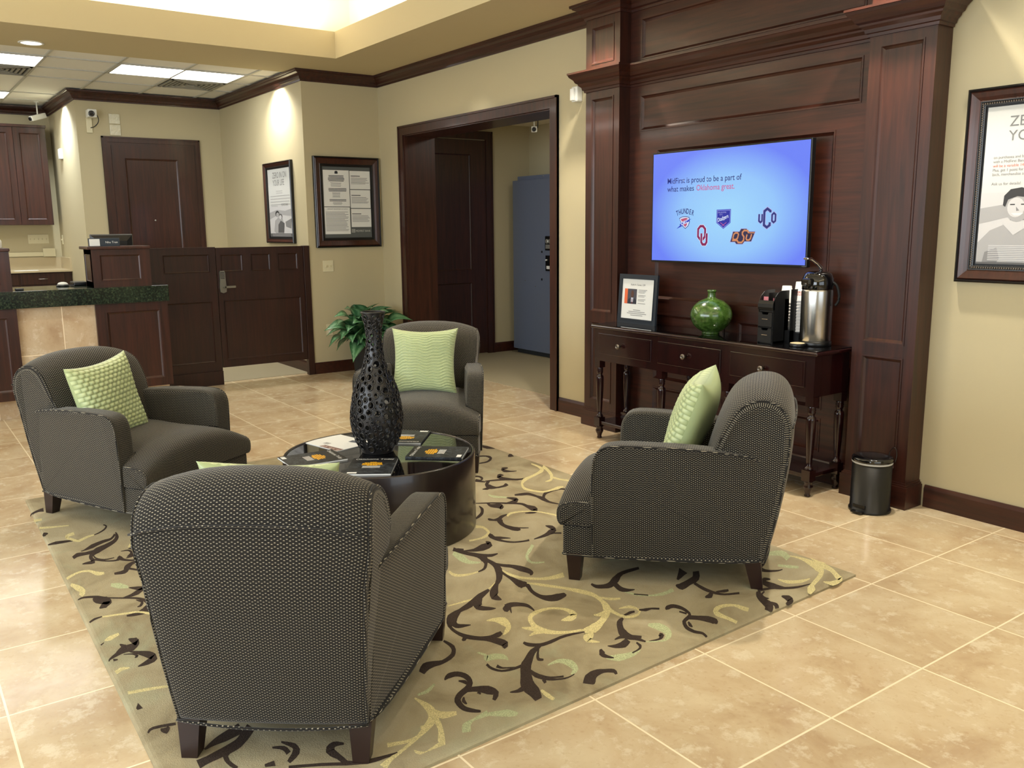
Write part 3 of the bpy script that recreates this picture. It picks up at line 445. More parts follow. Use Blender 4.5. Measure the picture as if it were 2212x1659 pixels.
G-159,-319,-172,-307,-147,-315,-169,-294,-133,-306,-163,-279,-120,-295,-160,-262,-116,-275,-152,-248,-115,-254,-147,-231,-116,-233,-144,-216,-121,-212,-144,-201,-128,-194,-146,-186,-133,-181,-148,-175
G-253,-28,-268,-12,-241,-27,-264,-1,-225,-24,-257,12,-210,-23,-247,24,-198,-21,-230,27,-185,-21,-213,27,-175,-23,-196,23,-170,-24,-176,13,-168,-25,-157,-2,-165,-27,-141,-22,-157,-35,-133,-40,-148,-48,-130,-58,-143,-65,-133,-73,-150,-85,-143,-92,-162,-106,-156,-111,-170,-121,-166,-125
D-176,-51,-189,-31,-171,-53,-187,-29,-166,-55,-180,-26,-171,-54,-165,-33,-171,-51,-154,-49,-166,-56,-149,-62,-160,-66,-149,-73,-161,-80,-152,-87,-165,-96,-157,-102,-167,-108,-162,-112
C-83,271,-71,249,-95,272,-82,249,-111,272,-98,249,-128,272,-115,249,-146,272,-129,245,-164,273,-145,241,-178,276,-160,240,-185,279,-177,247,-185,280,-195,262,-184,278,-211,285,-189,288,-217,304,-193,303,-218,322,-194,319,-216,339,-191,334,-210,354,-186,348,-202,367,-178,360,-191,377,-164,362,-180,385,-149,361,-167,389,-135,360,-156,392,-125,363,-146,394,-118,365,-137,396,-113,368,-132,397
D-59,-358,-60,-368,-66,-353,-65,-366,-76,-347,-70,-364,-89,-345,-73,-364,-98,-352,-79,-370,-105,-363,-86,-379,-111,-374,-91,-389,-118,-383,-91,-402,-123,-394,-89,-414,-125,-406,-86,-424,-125,-420,-80,-434,-121,-435,-72,-443,-115,-452,-66,-448,-101,-469,-61,-454,-89,-482,-55,-462,-82,-490,-55,-469
D-388,811,-379,802,-394,808,-375,789,-399,800,-370,775,-398,784,-366,769,-382,759,-368,772,-364,740,-367,770,-347,730,-364,767,-335,731,-356,764,-326,736,-345,764,-318,745,-335,768,-310,757,-325,777,-302,773,-316,789,-297,787,-309,800,-296,800,-305,810,-296,811,-304,819,-297,819,-303,825
D-265,696,-258,686,-274,696,-260,677,-284,692,-264,667,-291,684,-263,659,-283,661,-262,661,-265,637,-264,664,-245,622,-263,664,-228,617,-254,664,-211,616,-241,666,-194,618,-227,670,-183,627,-210,669,-171,639,-193,670,-162,654,-177,674,-152,669,-167,688,-143,687,-158,705,-136,708,-150,724,-132,736,-143,748,-130,765,-138,774,-129,786,-134,792
D-208,544,-228,566,-205,563,-223,582,-200,588,-216,605,-194,610,-207,625,-184,629,-195,643,-172,644,-181,657,-163,656,-172,667
D-216,545,-208,559,-210,535,-201,553,-199,521,-193,546,-184,505,-186,541,-167,492,-176,533,-151,481,-163,524,-134,472,-151,517,-116,462,-140,516,-101,454,-126,515,-98,451,-103,504,-99,453,-77,474,-93,443,-63,452,-86,433,-56,439
D-202,574,-193,569,-199,564,-189,559,-194,550,-184,546,-186,534,-180,539,-173,520,-175,536,-160,511,-168,532,-149,506,-163,531,-143,512,-156,530,-141,522,-149,532,-141,529,-144,533
D-114,501,-120,513,-104,497,-114,516,-92,493,-105,519,-83,488,-94,519,-79,485,-80,509,-73,479,-70,498,-68,473,-64,492
D-124,584,-130,594,-113,579,-127,602,-99,575,-120,611,-87,568,-113,618,-81,567,-102,615,-80,567,-88,608,-88,576,-67,585,-85,573,-57,561,-79,558,-55,543,-73,545,-55,533
C-376,973,-382,981,-361,974,-370,989,-342,977,-354,997,-321,977,-336,1003,-298,969,-318,1007,-275,959,-300,1009,-253,949,-283,1009,-235,940,-268,1010,-220,932,-254,1009,-208,922,-237,1004,-198,920,-215,984,-190,917,-193,961,-184,915,-171,931,-178,904,-154,900,-169,885,-143,874,-160,862,-134,849,-151,838,-125,823,-142,813,-117,798,-133,789,-111,780,-127,769,-102,769,-121,754,-94,762,-118,743,-82,747,-105,726,-75,727,-91,707,-69,707,-79,694,-66,694
C-219,968,-250,1029,-203,968,-230,1022,-182,967,-204,1014,-162,963,-178,1002,-142,949,-154,988,-123,933,-132,972,-104,917,-118,962,-89,912,-109,957,-85,913,-97,952,-97,931,-74,920,-95,918,-67,893,-94,898,-63,865,-96,883,-65,841,-100,869,-81,837,-110,858,-99,839,-116,849,-113,844
C-312,1029,-318,1030,-296,1020,-303,1030,-273,1009,-283,1030,-253,1002,-267,1028,-241,1008,-253,1028,-233,1016,-242,1030,-228,1023,-234,1030
G-447,897,-472,925,-435,912,-467,950,-419,932,-458,982,-403,942,-444,1004,-387,939,-416,1000,-368,928,-389,984,-353,918,-372,973
G-334,833,-348,853,-323,838,-339,861,-308,845,-326,872,-293,853,-314,882,-282,864,-301,892,-271,876,-290,901,-265,884,-281,908
C-240,712,-246,720,-226,709,-236,725,-207,708,-222,731,-190,711,-211,741,-178,726,-199,754,-168,745,-189,771,-161,764,-182,788,-160,787,-176,805,-161,809,-173,822,-163,825,-171,833
D-604,-704,-614,-694,-586,-704,-599,-690,-564,-704,-578,-687,-546,-707,-555,-687,-533,-712,-529,-697,-521,-720,-507,-711,-511,-729,-488,-728,-502,-744,-476,-749,-494,-762,-469,-769,-490,-778,-465,-787,-493,-788,-463,-802,-498,-797,-465,-813,-503,-806,-465,-823,-507,-817,-463,-835,-510,-828,-461,-845,-508,-843,-457,-852,-494,-860,-454,-859,-479,-873,-447,-868,-468,-881,-442,-876
D-366,-841,-372,-841,-367,-835,-380,-835,-369,-827,-391,-824,-368,-821,-399,-811,-368,-812,-400,-799,-367,-802,-397,-786,-363,-795,-391,-776,-355,-789,-380,-768,-344,-785,-366,-762,-333,-784,-351,-760,-324,-785,-333,-762,-314,-787,-315,-768,-308,-790,-297,-777,-303,-795,-282,-790,-298,-803,-271,-802,-292,-812,-262,-815,-287,-824,-256,-829,-281,-837,-251,-842,-274,-851,-245,-852,-264,-864,-239,-859,-252,-876,-235,-863,-234,-887,-232,-865,-214,-892,-222,-869,-195,-894,-208,-872,-179,-893,-195,-873,-166,-888,-185,-871,-157,-882,-176,-866,-150,-875,-167,-861,-143,-867,-158,-856,-138,-860,-151,-850,-135,-854,-145,-847
D-332,-810,-340,-805,-326,-807,-337,-799,-318,-804,-333,-793,-311,-802,-327,-787,-305,-801,-315,-787,-297,-800,-305,-788,-292,-800,-298,-790
D-260,-824,-284,-810,-256,-816,-282,-802,-251,-806,-278,-790,-244,-797,-272,-778,-234,-790,-267,-766,-223,-784,-260,-755,-211,-779,-252,-745,-204,-772,-239,-740,-198,-767,-225,-737,-199,-764,-202,-740,-197,-765,-181,-756,-185,-775,-170,-770,-176,-783,-164,-780
D-236,-802,-245,-789,-232,-800,-240,-790,-226,-799,-232,-790,-222,-797,-227,-791
D-243,-849,-240,-846,-239,-854,-234,-849,-232,-861,-226,-853,-221,-868,-222,-854,-211,-868,-217,-856,-204,-867,-209,-858,-200,-865,-202,-860
D-188,-656,-156,-667,-184,-664,-157,-674,-181,-674,-157,-683,-178,-683,-159,-693,-178,-693,-164,-702,-180,-704,-170,-710,-180,-712,-176,-715
C-126,-630,-132,-620,-116,-633,-123,-619,-102,-636,-111,-619,-87,-638,-100,-618,-74,-637,-86,-619,-62,-636,-73,-620,-55,-634,-64,-620
C-327,-979,-332,-974,-315,-979,-324,-970,-299,-979,-310,-966,-282,-980,-296,-962,-264,-981,-280,-958,-246,-984,-263,-955,-233,-987,-244,-955,-223,-990,-223,-961,-214,-994,-203,-969,-208,-997,-184,-981,-201,-1003,-170,-996,-193,-1012,-160,-1009,-183,-1024,-152,-1023,-170,-1040,-143,-1040,-156,-1057,-135,-1058,-143,-1076,-127,-1077,-131,-1099,-116,-1100,-120,-1122,-106,-1123,-111,-1143,-97,-1144,-105,-1161,-89,-1163,-100,-1177,-83,-1178,-95,-1191,-76,-1192,-90,-1206,-66,-1205,-84,-1218,-56,-1216,-81,-1227,-55,-1223
C-212,-980,-234,-959,-202,-979,-226,-955,-188,-975,-216,-951,-175,-967,-209,-945,-170,-951,-200,-935,-167,-933,-192,-921,-167,-920,-185,-911
C-189,-992,-192,-972,-173,-996,-175,-977,-151,-1002,-152,-984,-132,-1008,-129,-993,-116,-1017,-108,-1002,-100,-1028,-90,-1011,-84,-1038,-76,-1018,-67,-1043,-64,-1025,-55,-1046,-55,-1030,-55,-1048,-55,-1035
C-77,-1033,-56,-1038,-74,-1042,-55,-1046,-71,-1054,-55,-1057,-67,-1066,-55,-1068,-64,-1077,-55,-1079,-60,-1087,-55,-1091,-60,-1094,-55,-1101,-63,-1100,-55,-1109,-69,-1105,-57,-1115,-75,-1109,-64,-1118,-79,-1112,-72,-1120,-82,-1114,-78,-1119,-85,-1116,-83,-1118
C-165,-1048,-180,-1041,-161,-1044,-178,-1035,-156,-1037,-175,-1027,-152,-1032,-173,-1021
C-141,-1171,-162,-1162,-137,-1155,-155,-1147,-131,-1133,-147,-1126,-127,-1113,-142,-1108,-128,-1097,-141,-1093,-131,-1084,-143,-1081,-134,-1075,-145,-1073
G-134,-833,-104,-844,-130,-851,-106,-860,-125,-875,-108,-881,-119,-896,-108,-899,-120,-909,-99,-912,-118,-921,-90,-921,-112,-935,-83,-924,-97,-947,-79,-927,-83,-955,-72,-931,-76,-959,-66,-935
G-107,-847,-122,-837,-95,-834,-116,-820,-79,-816,-107,-797,-65,-801,-99,-777,-60,-789,-86,-769,-55,-780,-74,-764,-55,-774,-66,-762
G-335,-961,-345,-958,-333,-952,-346,-947,-331,-938,-348,-933,-332,-924,-352,-919,-342,-907,-358,-906,-354,-892,-366,-891,-362,-881,-371,-881
D-106,-1159,-101,-1160,-106,-1169,-100,-1170,-106,-1182,-98,-1184,-107,-1197,-98,-1200,-110,-1214,-98,-1217,-113,-1231,-100,-1235,-119,-1247,-104,-1253,-129,-1264,-115,-1271,-142,-1281,-129,-1287,-152,-1292,-138,-1299
D-3222,-1625,-3146,-1633,-3218,-1632,-3151,-1638,-3213,-1641,-3156,-1646,-3204,-1652,-3158,-1655,-3191,-1665,-3152,-1666,-3175,-1679,-3144,-1679,-3157,-1690,-3135,-1689,-3137,-1697,-3123,-1694,-3116,-1701,-3109,-1698,-3103,-1703,-3098,-1700
D-2718,-1425,-2732,-1421,-2709,-1422,-2727,-1417,-2697,-1419,-2716,-1412,-2692,-1419,-2696,-1411,-2686,-1421,-2671,-1417,-2671,-1427,-2652,-1425,-2657,-1434,-2635,-1434,-2642,-1444,-2622,-1444,-2629,-1455,-2610,-1456,-2618,-1465,-2600,-1466,-2609,-1475,-2593,-1476,-2603,-1483,-2589,-1485,-2598,-1490,-2586,-1490
C-2698,-1564,-2649,-1568,-2695,-1572,-2646,-1576,-2690,-1584,-2642,-1587,-2683,-1594,-2636,-1596,-2673,-1602,-2633,-1602,-2657,-1609,-2633,-1604,-2625,-1613,-2644,-1603,-2604,-1608,-2634,-1600,-2586,-1601,-2618,-1593,-2569,-1594,-2603,-1585,-2552,-1587,-2585,-1579,-2535,-1580,-2571,-1572,-2527,-1569,-2564,-1565,-2535,-1554,-2570,-1552,-2552,-1538,-2585,-1536,-2565,-1523,-2597,-1521,-2573,-1510,-2601,-1508,-2579,-1499,-2601,-1496,-2583,-1491,-2601,-1489
D-2572,-1563,-2560,-1564,-2579,-1578,-2558,-1581,-2586,-1599,-2557,-1603,-2594,-1618,-2556,-1623,-2598,-1633,-2557,-1638,-2602,-1645,-2559,-1650,-2605,-1658,-2559,-1662,-2598,-1672,-2563,-1675,-2590,-1686,-2565,-1687,-2582,-1695,-2568,-1696
D-2760,-1669,-2745,-1671,-2768,-1672,-2738,-1676,-2776,-1678,-2732,-1681,-2780,-1685,-2724,-1685,-2761,-1691,-2725,-1687,-2743,-1695,-2721,-1691,-2731,-1697,-2718,-1695
D-2567,-1400,-2571,-1394,-2545,-1403,-2551,-1394,-2519,-1408,-2520,-1395,-2502,-1413,-2484,-1400,-2489,-1417,-2454,-1410,-2473,-1424,-2430,-1421,-2457,-1434,-2409,-1434,-2443,-1447,-2390,-1449,-2431,-1462,-2373,-1465,-2419,-1477,-2358,-1480,-2411,-1491,-2343,-1495,-2403,-1505,-2329,-1509,-2394,-1519,-2315,-1521,-2375,-1532,-2308,-1532,-2356,-1543,-2299,-1541,-2337,-1552,-2291,-1548,-2319,-1560,-2282,-1553,-2298,-1567,-2277,-1555,-2267,-1572,-2277,-1555,-2237,-1572,-2263,-1555,-2218,-1570,-2237,-1553,-2233,-1566,-2189,-1562,-2229,-1571,-2185,-1576,-2227,-1584,-2191,-1589,-2225,-1595,-2197,-1599,-2221,-1602,-2200,-1605,-2217,-1607,-2203,-1609,-2214,-1610,-2206,-1611
D-2552,-1407,-2528,-1404,-2534,-1415,-2511,-1412,-2512,-1425,-2486,-1424,-2496,-1436,-2466,-1437,-2491,-1446,-2455,-1450,-2491,-1459,-2450,-1463,-2487,-1473,-2442,-1477,-2478,-1491,-2429,-1495,-2467,-1510,-2414,-1514,-2456,-1528,-2399,-1531,-2435,-1544,-2393,-1546,-2416,-1559,-2387,-1560,-2401,-1570,-2385,-1571,-2396,-1577,-2382,-1578,-2394,-1582,-2383,-1583,-2392,-1585,-2384,-1586
D-2374,-1518,-2317,-1525,-2370,-1533,-2318,-1539,-2366,-1553,-2319,-1559,-2363,-1571,-2321,-1576,-2368,-1583,-2321,-1590,-2373,-1594,-2321,-1600,-2374,-1605,-2319,-1609,-2361,-1616,-2314,-1616,-2346,-1625,-2305,-1623,-2335,-1631,-2299,-1629
D-2289,-1551,-2295,-1546,-2276,-1552,-2284,-1546,-2258,-1552,-2270,-1545,-2240,-1549,-2257,-1543,-2224,-1541,-2242,-1537,-2209,-1532,-2227,-1528,-2199,-1521,-2217,-1518,-2197,-1506,-2212,-1504,-2199,-1490,-2212,-1488,-2202,-1478,-2212,-1477
D-2225,-1559,-2247,-1554,-2212,-1549,-2232,-1544,-2193,-1534,-2212,-1530,-2178,-1520,-2195,-1516,-2167,-1505,-2185,-1502,-2159,-1491,-2178,-1488,-2156,-1479,-2176,-1476,-2156,-1469,-2189,-1469,-2161,-1463,-2205,-1464,-2155,-1464,-2221,-1453,-2158,-1464,-2203,-1447,-2150,-1460,-2185,-1446,-2140,-1453,-2169,-1444,-2129,-1444,-2155,-1437,-2118,-1432,-2142,-1427,-2112,-1421,-2132,-1417,-2109,-1408,-2132,-1404,-2111,-1394,-2136,-1391,-2112,-1385,-2139,-1382
D-2270,-1435,-2278,-1434,-2267,-1426,-2280,-1424,-2264,-1415,-2281,-1412,-2257,-1407,-2277,-1401,-2243,-1404,-2265,-1395,-2229,-1404,-2244,-1392,-2231,-1403,-2210,-1396,-2220,-1408,-2193,-1408,-2202,-1419,-2185,-1420,-2188,-1428,-2181,-1428
D-2288,-1400,-2301,-1396,-2275,-1394,-2294,-1389,-2258,-1387,-2283,-1379,-2242,-1382,-2272,-1372,-2232,-1380,-2259,-1368,-2231,-1379,-2240,-1366,-2236,-1378,-2212,-1373,-2225,-1384,-2194,-1383,-2211,-1394,-2179,-1394,-2199,-1404,-2167,-1406,-2188,-1415,-2164,-1418,-2179,-1427,-2163,-1429,-2172,-1435,-2164,-1436
C-2296,-1395,-2312,-1397,-2309,-1387,-2331,-1389,-2327,-1376,-2356,-1378,-2339,-1366,-2379,-1365,-2350,-1355,-2388,-1351,-2357,-1342,-2392,-1338,-2363,-1333,-2394,-1329
D-2099,-1390,-2084,-1393,-2103,-1399,-2080,-1403,-2108,-1412,-2076,-1416,-2107,-1425,-2069,-1428,-2098,-1438,-2053,-1438,-2086,-1451,-2033,-1448,-2071,-1462,-2016,-1455,-2047,-1471,-2007,-1460,-2033,-1474,-1990,-1468,-2025,-1477,-1977,-1481,-2019,-1490,-1978,-1496,-2018,-1506,-1985,-1511,-2016,-1517,-1991,-1521
D-2019,-1459,-2044,-1452,-2003,-1448,-2025,-1441,-1981,-1432,-2002,-1426,-1965,-1421,-1984,-1416
C-2051,-1551,-2025,-1555,-2056,-1557,-2022,-1562,-2062,-1565,-2020,-1572,-2071,-1572,-2025,-1584,-2083,-1580,-2047,-1591,-2102,-1589,-2072,-1598,-2117,-1600,-2091,-1605,-2125,-1613,-2100,-1616,-2127,-1626,-2104,-1629,-2125,-1640,-2103,-1642,-2117,-1656,-2093,-1657,-2106,-1672,-2079,-1672,-2096,-1684,-2067,-1683,-2087,-1691,-2060,-1690,-2079,-1695,-2056,-1693,-2075,-1698,-2053,-1696
C-1978,-1697,-2001,-1689,-1958,-1695,-1992,-1683,-1933,-1690,-1976,-1675,-1908,-1687,-1960,-1667,-1890,-1681,-1942,-1662,-1877,-1677,-1922,-1657,-1879,-1677,-1886,-1655,-1880,-1676,-1849,-1663,-1866,-1681,-1830,-1672,-1852,-1685,-1821,-1678
G-1863,-1562,-1896,-1554,-1850,-1556,-1894,-1546,-1835,-1548,-1889,-1535,-1820,-1540,-1883,-1524,-1813,-1528,-1862,-1515,-1805,-1516,-1840,-1506,-1801,-1507,-1823,-1501
C-2984,-1700,-3039,-1695,-2987,-1689,-3035,-1684,-2989,-1674,-3032,-1670,-2991,-1663,-3029,-1659
C-2846,-1695,-2888,-1690,-2843,-1681,-2880,-1677,-2837,-1662,-2870,-1658,-2830,-1640,-2859,-1637,-2824,-1614,-2848,-1611,-2817,-1587,-2838,-1584,-2813,-1567,-2829,-1565
D-1799,-1504,-1808,-1502,-1784,-1497,-1805,-1492,-1766,-1487,-1799,-1479,-1751,-1478,-1795,-1468,-1749,-1468,-1789,-1460,-1750,-1461,-1785,-1453,-1773,-1458,-1754,-1452,-1771,-1462,-1737,-1462,-1763,-1474,-1721,-1476,-1756,-1486,-1708,-1488,-1746,-1496,-1704,-1498,-1737,-1505,-1701,-1507,-1730,-1514,-1699,-1517,-1724,-1525,-1700,-1528,-1719,-1536,-1702,-1539,-1716,-1544,-1704,-1546
D-1794,-1698,-1803,-1699,-1797,-1693,-1810,-1693,-1800,-1685,-1818,-1684,-1800,-1676,-1821,-1673,-1793,-1661,-1816,-1658,-1782,-1645,-1806,-1640,-1771,-1630,-1796,-1625,-1762,-1620,-1783,-1615,-1753,-1611,-1771,-1607,-1743,-1600,-1757,-1597,-1729,-1584,-1743,-1581,-1714,-1566,-1729,-1563,-1701,-1550,-1716,-1546,-1689,-1534,-1705,-1531,-1678,-1521,-1697,-1517,-1667,-1509,-1687,-1504,-1655,-1500,-1677,-1494,-1643,-1494,-1667,-1486,-1629,-1489,-1653,-1479,-1609,-1486,-1638,-1472,-1591,-1484,-1618,-1466,-1583,-1486,-1589,-1465,-1581,-1488,-1554,-1472,-1575,-1492,-1526,-1483,-1569,-1498,-1504,-1496,-1556,-1507,-1498,-1510,-1544,-1521,-1497,-1525,-1535,-1534,-1499,-1538,-1531,-1549,-1502,-1553,-1530,-1563,-1508,-1566,-1528,-1573,-1514,-1575
D-1776,-1648,-1785,-1641,-1764,-1650,-1779,-1638,-1743,-1651,-1774,-1636,-1720,-1646,-1774,-1632,-1704,-1636,-1771,-1623,-1692,-1624,-1768,-1610,-1681,-1616,-1764,-1598,-1684,-1607,-1743,-1592,-1689,-1602,-1722,-1589,-1705,-1597,-1691,-1593,-1710,-1601,-1675,-1602,-1712,-1610,-1662,-1613,-1713,-1621,-1649,-1622,-1695,-1631,-1651,-1630,-1677,-1639,-1651,-1638,-1663,-1645,-1654,-1644
D-1653,-1510,-1660,-1508,-1640,-1506,-1654,-1502,-1625,-1500,-1644,-1493,-1615,-1499,-1628,-1488,-1617,-1499,-1602,-1493,-1608,-1504,-1587,-1501,-1600,-1508,-1577,-1508,-1594,-1512,-1576,-1514,-1590,-1517,-1578,-1519,-1586,-1521,-1581,-1521
C-1497,-1489,-1472,-1497,-1509,-1499,-1487,-1505,-1526,-1512,-1508,-1517,-1539,-1526,-1524,-1530,-1547,-1539,-1530,-1542,-1551,-1552,-1533,-1555,-1556,-1570,-1537,-1573,-1563,-1598,-1546,-1601,-1571,-1629,-1555,-1632,-1576,-1652,-1562,-1654
D-1577,-1652,-1568,-1652,-1577,-1659,-1565,-1660,-1577,-1670,-1561,-1671,-1575,-1680,-1556,-1680,-1567,-1689,-1550,-1688,-1558,-1697,-1543,-1696,-1552,-1702,-1538,-1701
D-1308,-1615,-1315,-1612,-1289,-1614,-1313,-1604,-1266,-1611,-1307,-1595,-1245,-1608,-1306,-1587,-1244,-1601,-1298,-1587,-1251,-1599,-1286,-1584,-1276,-1595,-1253,-1589,-1273,-1600,-1237,-1596,-1267,-1609,-1221,-1606,-1266,-1616,-1206,-1619,-1265,-1624,-1204,-1631,-1266,-1634,-1206,-1641,-1264,-1646,-1205,-1649,-1251,-1658,-1204,-1656,-1237,-1668,-1200,-1665,-1223,-1676,-1195,-1675,-1214,-1685,-1190,-1684,-1204,-1694,-1185,-1693,-1195,-1701,-1181,-1700,-1186,-1706,-1177,-1703,-1178,-1708,-1173,-1705,-1173,-1709,-1170,-1707
D-1283,-1650,-1289,-1647,-1268,-1650,-1284,-1642,-1250,-1648,-1274,-1636,-1236,-1647,-1269,-1631
D-1203,-1635,-1211,-1633,-1192,-1630,-1207,-1626,-1178,-1622,-1199,-1616,-1164,-1614,-1191,-1606,-1148,-1606,-1184,-1595,-1132,-1599,-1175,-1584,-1117,-1594,-1166,-1575,-1106,-1588,-1152,-1568,-1099,-1586,-1133,-1563,-1120,-1582,-1091,-1567,-1120,-1582,-1074,-1581,-1110,-1593,-1069,-1594,-1101,-1604,-1066,-1605,-1092,-1615,-1066,-1617,-1084,-1627,-1068,-1628,-1077,-1635,-1070,-1636
D-1192,-1656,-1197,-1655,-1188,-1649,-1195,-1648,-1182,-1639,-1191,-1637,-1175,-1631,-1186,-1628,-1166,-1626,-1179,-1622,-1156,-1624,-1170,-1617,-1154,-1623,-1157,-1614,-1159,-1622,-1143,-1621,-1154,-1626,-1142,-1626,-1150,-1629,-1143,-1629
D-1161,-1695,-1183,-1692,-1162,-1691,-1179,-1688,-1162,-1685,-1175,-1683,-1163,-1681,-1172,-1679
C-1060,-1705,-1086,-1707,-1065,-1700,-1091,-1701,-1071,-1692,-1098,-1693,-1075,-1686,-1103,-1684,-1077,-1677,-1098,-1674,-1077,-1668,-1091,-1665,-1078,-1661,-1085,-1660
D-1337,-1692,-1330,-1692,-1333,-1696,-1325,-1696,-1328,-1702,-1319,-1701,-1324,-1706,-1314,-1705
C-1344,-1687,-1352,-1687,-1341,-1682,-1359,-1682,-1338,-1675,-1368,-1674,-1337,-1667,-1377,-1665,-1347,-1655,-1380,-1654,-1357,-1642,-1384,-1641,-1365,-1633,-1386,-1632
D-627,-1708,-633,-1710,-632,-1704,-641,-1707,-638,-1699,-651,-1701,-641,-1691,-657,-1689,-637,-1671,-654,-1669,-630,-1647,-647,-1645,-625,-1630,-641,-1627
D-625,-1675,-633,-1672,-615,-1675,-631,-1667,-604,-1672,-629,-1663,-593,-1665,-632,-1661,-602,-1657,-629,-1660,-613,-1651,-631,-1654,-622,-1648,-632,-1650
C-899,-1705,-920,-1702,-894,-1686,-915,-1683,-888,-1660,-909,-1657,-882,-1636,-902,-1633,-877,-1616,-894,-1612,-871,-1598,-887,-1595,-867,-1585,-881,-1582
D-827,-1692,-784,-1687,-816,-1696,-784,-1692,-805,-1701,-783,-1698,-795,-1705,-783,-1703
D-501,-1455,-460,-1447,-485,-1469,-444,-1460,-464,-1487,-423,-1479,-448,-1502,-406,-1497,-440,-1512,-395,-1510,-436,-1521,-389,-1522,-431,-1534,-384,-1537,-423,-1557,-379,-1560,-416,-1582,-375,-1585,-409,-1604,-372,-1606,-408,-1618,-368,-1620,-407,-1627,-364,-1629,-407,-1633,-361,-1636
D-522,-1475,-462,-1480,-515,-1491,-459,-1495,-507,-1512,-454,-1515,-499,-1530,-450,-1533,-492,-1545,-449,-1547,-485,-1557,-449,-1558,-477,-1568,-448,-1569,-467,-1581,-446,-1580,-457,-1591,-443,-1591,-450,-1599,-442,-1598
D-417,-1530,-388,-1530,-413,-1538,-385,-1538,-407,-1550,-380,-1548,-395,-1561,-375,-1553,-376,-1568,-371,-1555,-358,-1570,-361,-1556,-341,-1569,-350,-1557,-323,-1566,-335,-1555,-307,-1561,-319,-1551,-296,-1557,-307,-1548
D-347,-1409,-355,-1405,-333,-1404,-346,-1397,-316,-1397,-334,-1386,-302,-1393,-320,-1377,-295,-1393,-303,-1375,-292,-1395,-284,-1377,-289,-1397,-265,-1386,-277,-1405,-252,-1400,-263,-1418,-242,-1415,-252,-1428,-236,-1426
D-334,-1440,-343,-1437,-327,-1433,-340,-1428,-317,-1424,-334,-1417,-307,-1419,-325,-1407,-299,-1418,-311,-1403,-289,-1418,-297,-1403,-280,-1419,-288,-1403
D-238,-1262,-228,-1267,-246,-1268,-231,-1275,-256,-1276,-234,-1284,-261,-1286,-234,-1292,-258,-1299,-228,-1297,-248,-1312,-223,-1300,-224,-1324,-227,-1297,-202,-1322,-222,-1298,-187,-1317,-207,-1297,-175,-1312,-190,-1295,-161,-1310,-173,-1293,-146,-1308,-159,-1292,-136,-1307,-149,-1291
D-216,-1438,-228,-1433,-204,-1418,-218,-1413,-189,-1390,-202,-1385,-172,-1361,-186,-1355,-153,-1332,-167,-1326,-133,-1304,-148,-1297,-116,-1273,-132,-1267,-105,-1233,-120,-1227,-97,-1192,-111,-1187,-92,-1163,-105,-1158
D-260,-1488,-274,-1485,-257,-1481,-275,-1477,-252,-1470,-275,-1465,-248,-1463,-275,-1457"""
def objw(name, bm, m, parent, smooth=False):
    M = pm(parent) if parent.parent is None else pm(parent.parent) @ pm(parent)
    bm.transform(M.inverted()); return obj(name, bm, m, parent, smooth)

# ================================================================== THE SETTING
YW, XC, Y3, X4, Y5, X6 = 2.17, -6.503, 1.339, -9.012, -0.25, -10.753
ZC = 3.0; XR = 5.0; YL = -5.6
b = newbm(); box(b, -6.615, XR, YL, 2.51, -.1, 0); struct('floor', b, TILE)
b = newbm(); box(b, -11.2, -6.615, YL, 1.6, -.1, .004); box(b, -6.9, -2.6, 2.51, 4.6, -.1, .004); struct('floor_carpet', b, CARPET)
DX0, DX1, DZ = -5.975, -3.603, 2.386
b = newbm()
box(b, DX1, XR, YW, 2.51, 0, ZC+.25); box(b, DX0, DX1, YW, 2.51, DZ, ZC+.25); box(b, XC, DX0, YW, 2.51, 0, ZC+.25)
struct('wall_right', b, PAINT)
b = newbm(); box(b, X4, XC, Y3, 2.51, 0, ZC+.25); struct('wall_far', b, PAINT)
b = newbm(); box(b, X4-.2, X4, Y5, 2.51, 0, ZC+.1); struct('wall_back', b, PAINT)
b = newbm(); box(b, X6, X4-.2, Y5, .1, 0, ZC+.1); struct('wall_teller', b, PAINT)
b = newbm(); box(b, X6-.2, X6, YL, .1, 0, ZC+.1); struct('wall_cabinets', b, PAINT)
# vestibule
b = newbm(); box(b, -6.9, -6.632, 2.51, 4.6, 0, 2.9); box(b, -6.632, -2.9, 4.21, 4.6, 0, 2.9); box(b, -2.9, -2.6, 2.51, 4.6, 0, 2.9); struct('wall_vestibule', b, PAINT)
b = newbm(); box(b, -6.632, -2.9, 2.51, 4.21, 2.638, 2.7); struct('ceiling_vestibule', b, WHITEC)
# the walls behind the camera, with their windows
b = newbm()
WL = [(-4.3, -.9), (-.7, 2.7)]
box(b, X6-.2, XR+.2, YL-.2, YL, 0, .8); box(b, X6-.2, XR+.2, YL-.2, YL, 2.7, ZC+.1); box(b, X6-.2, -4.3, YL-.2, YL, .8, 2.7); box(b, -.9, -.7, YL-.2, YL, .8, 2.7); box(b, 2.7, XR+.2, YL-.2, YL, .8, 2.7)
struct('wall_left', b, PAINT)
b = newbm()
box(b, XR, XR+.2, YL, 2.51, 0, .8); box(b, XR, XR+.2, YL, 2.51, 2.7, ZC+.1); box(b, XR, XR+.2, YL, -3.9, .8, 2.7); box(b, XR, XR+.2, .7, 2.51, .8, 2.7)
struct('wall_front', b, PAINT)
wi = 0
for x0, x1 in WL:
    wi += 1; b = newbm()
    for a, c in ((x0, x0+.06), (x1-.06, x1), ((x0+x1)/2-.03, (x0+x1)/2+.03)): box(b, a, c, YL-.1, YL-.04, .8, 2.7)
    for a, c in ((.8, .86), (2.64, 2.7)): box(b, x0, x1, YL-.1, YL-.04, a, c)
    struct('window_%d' % wi, b, W_DARK)
b = newbm()
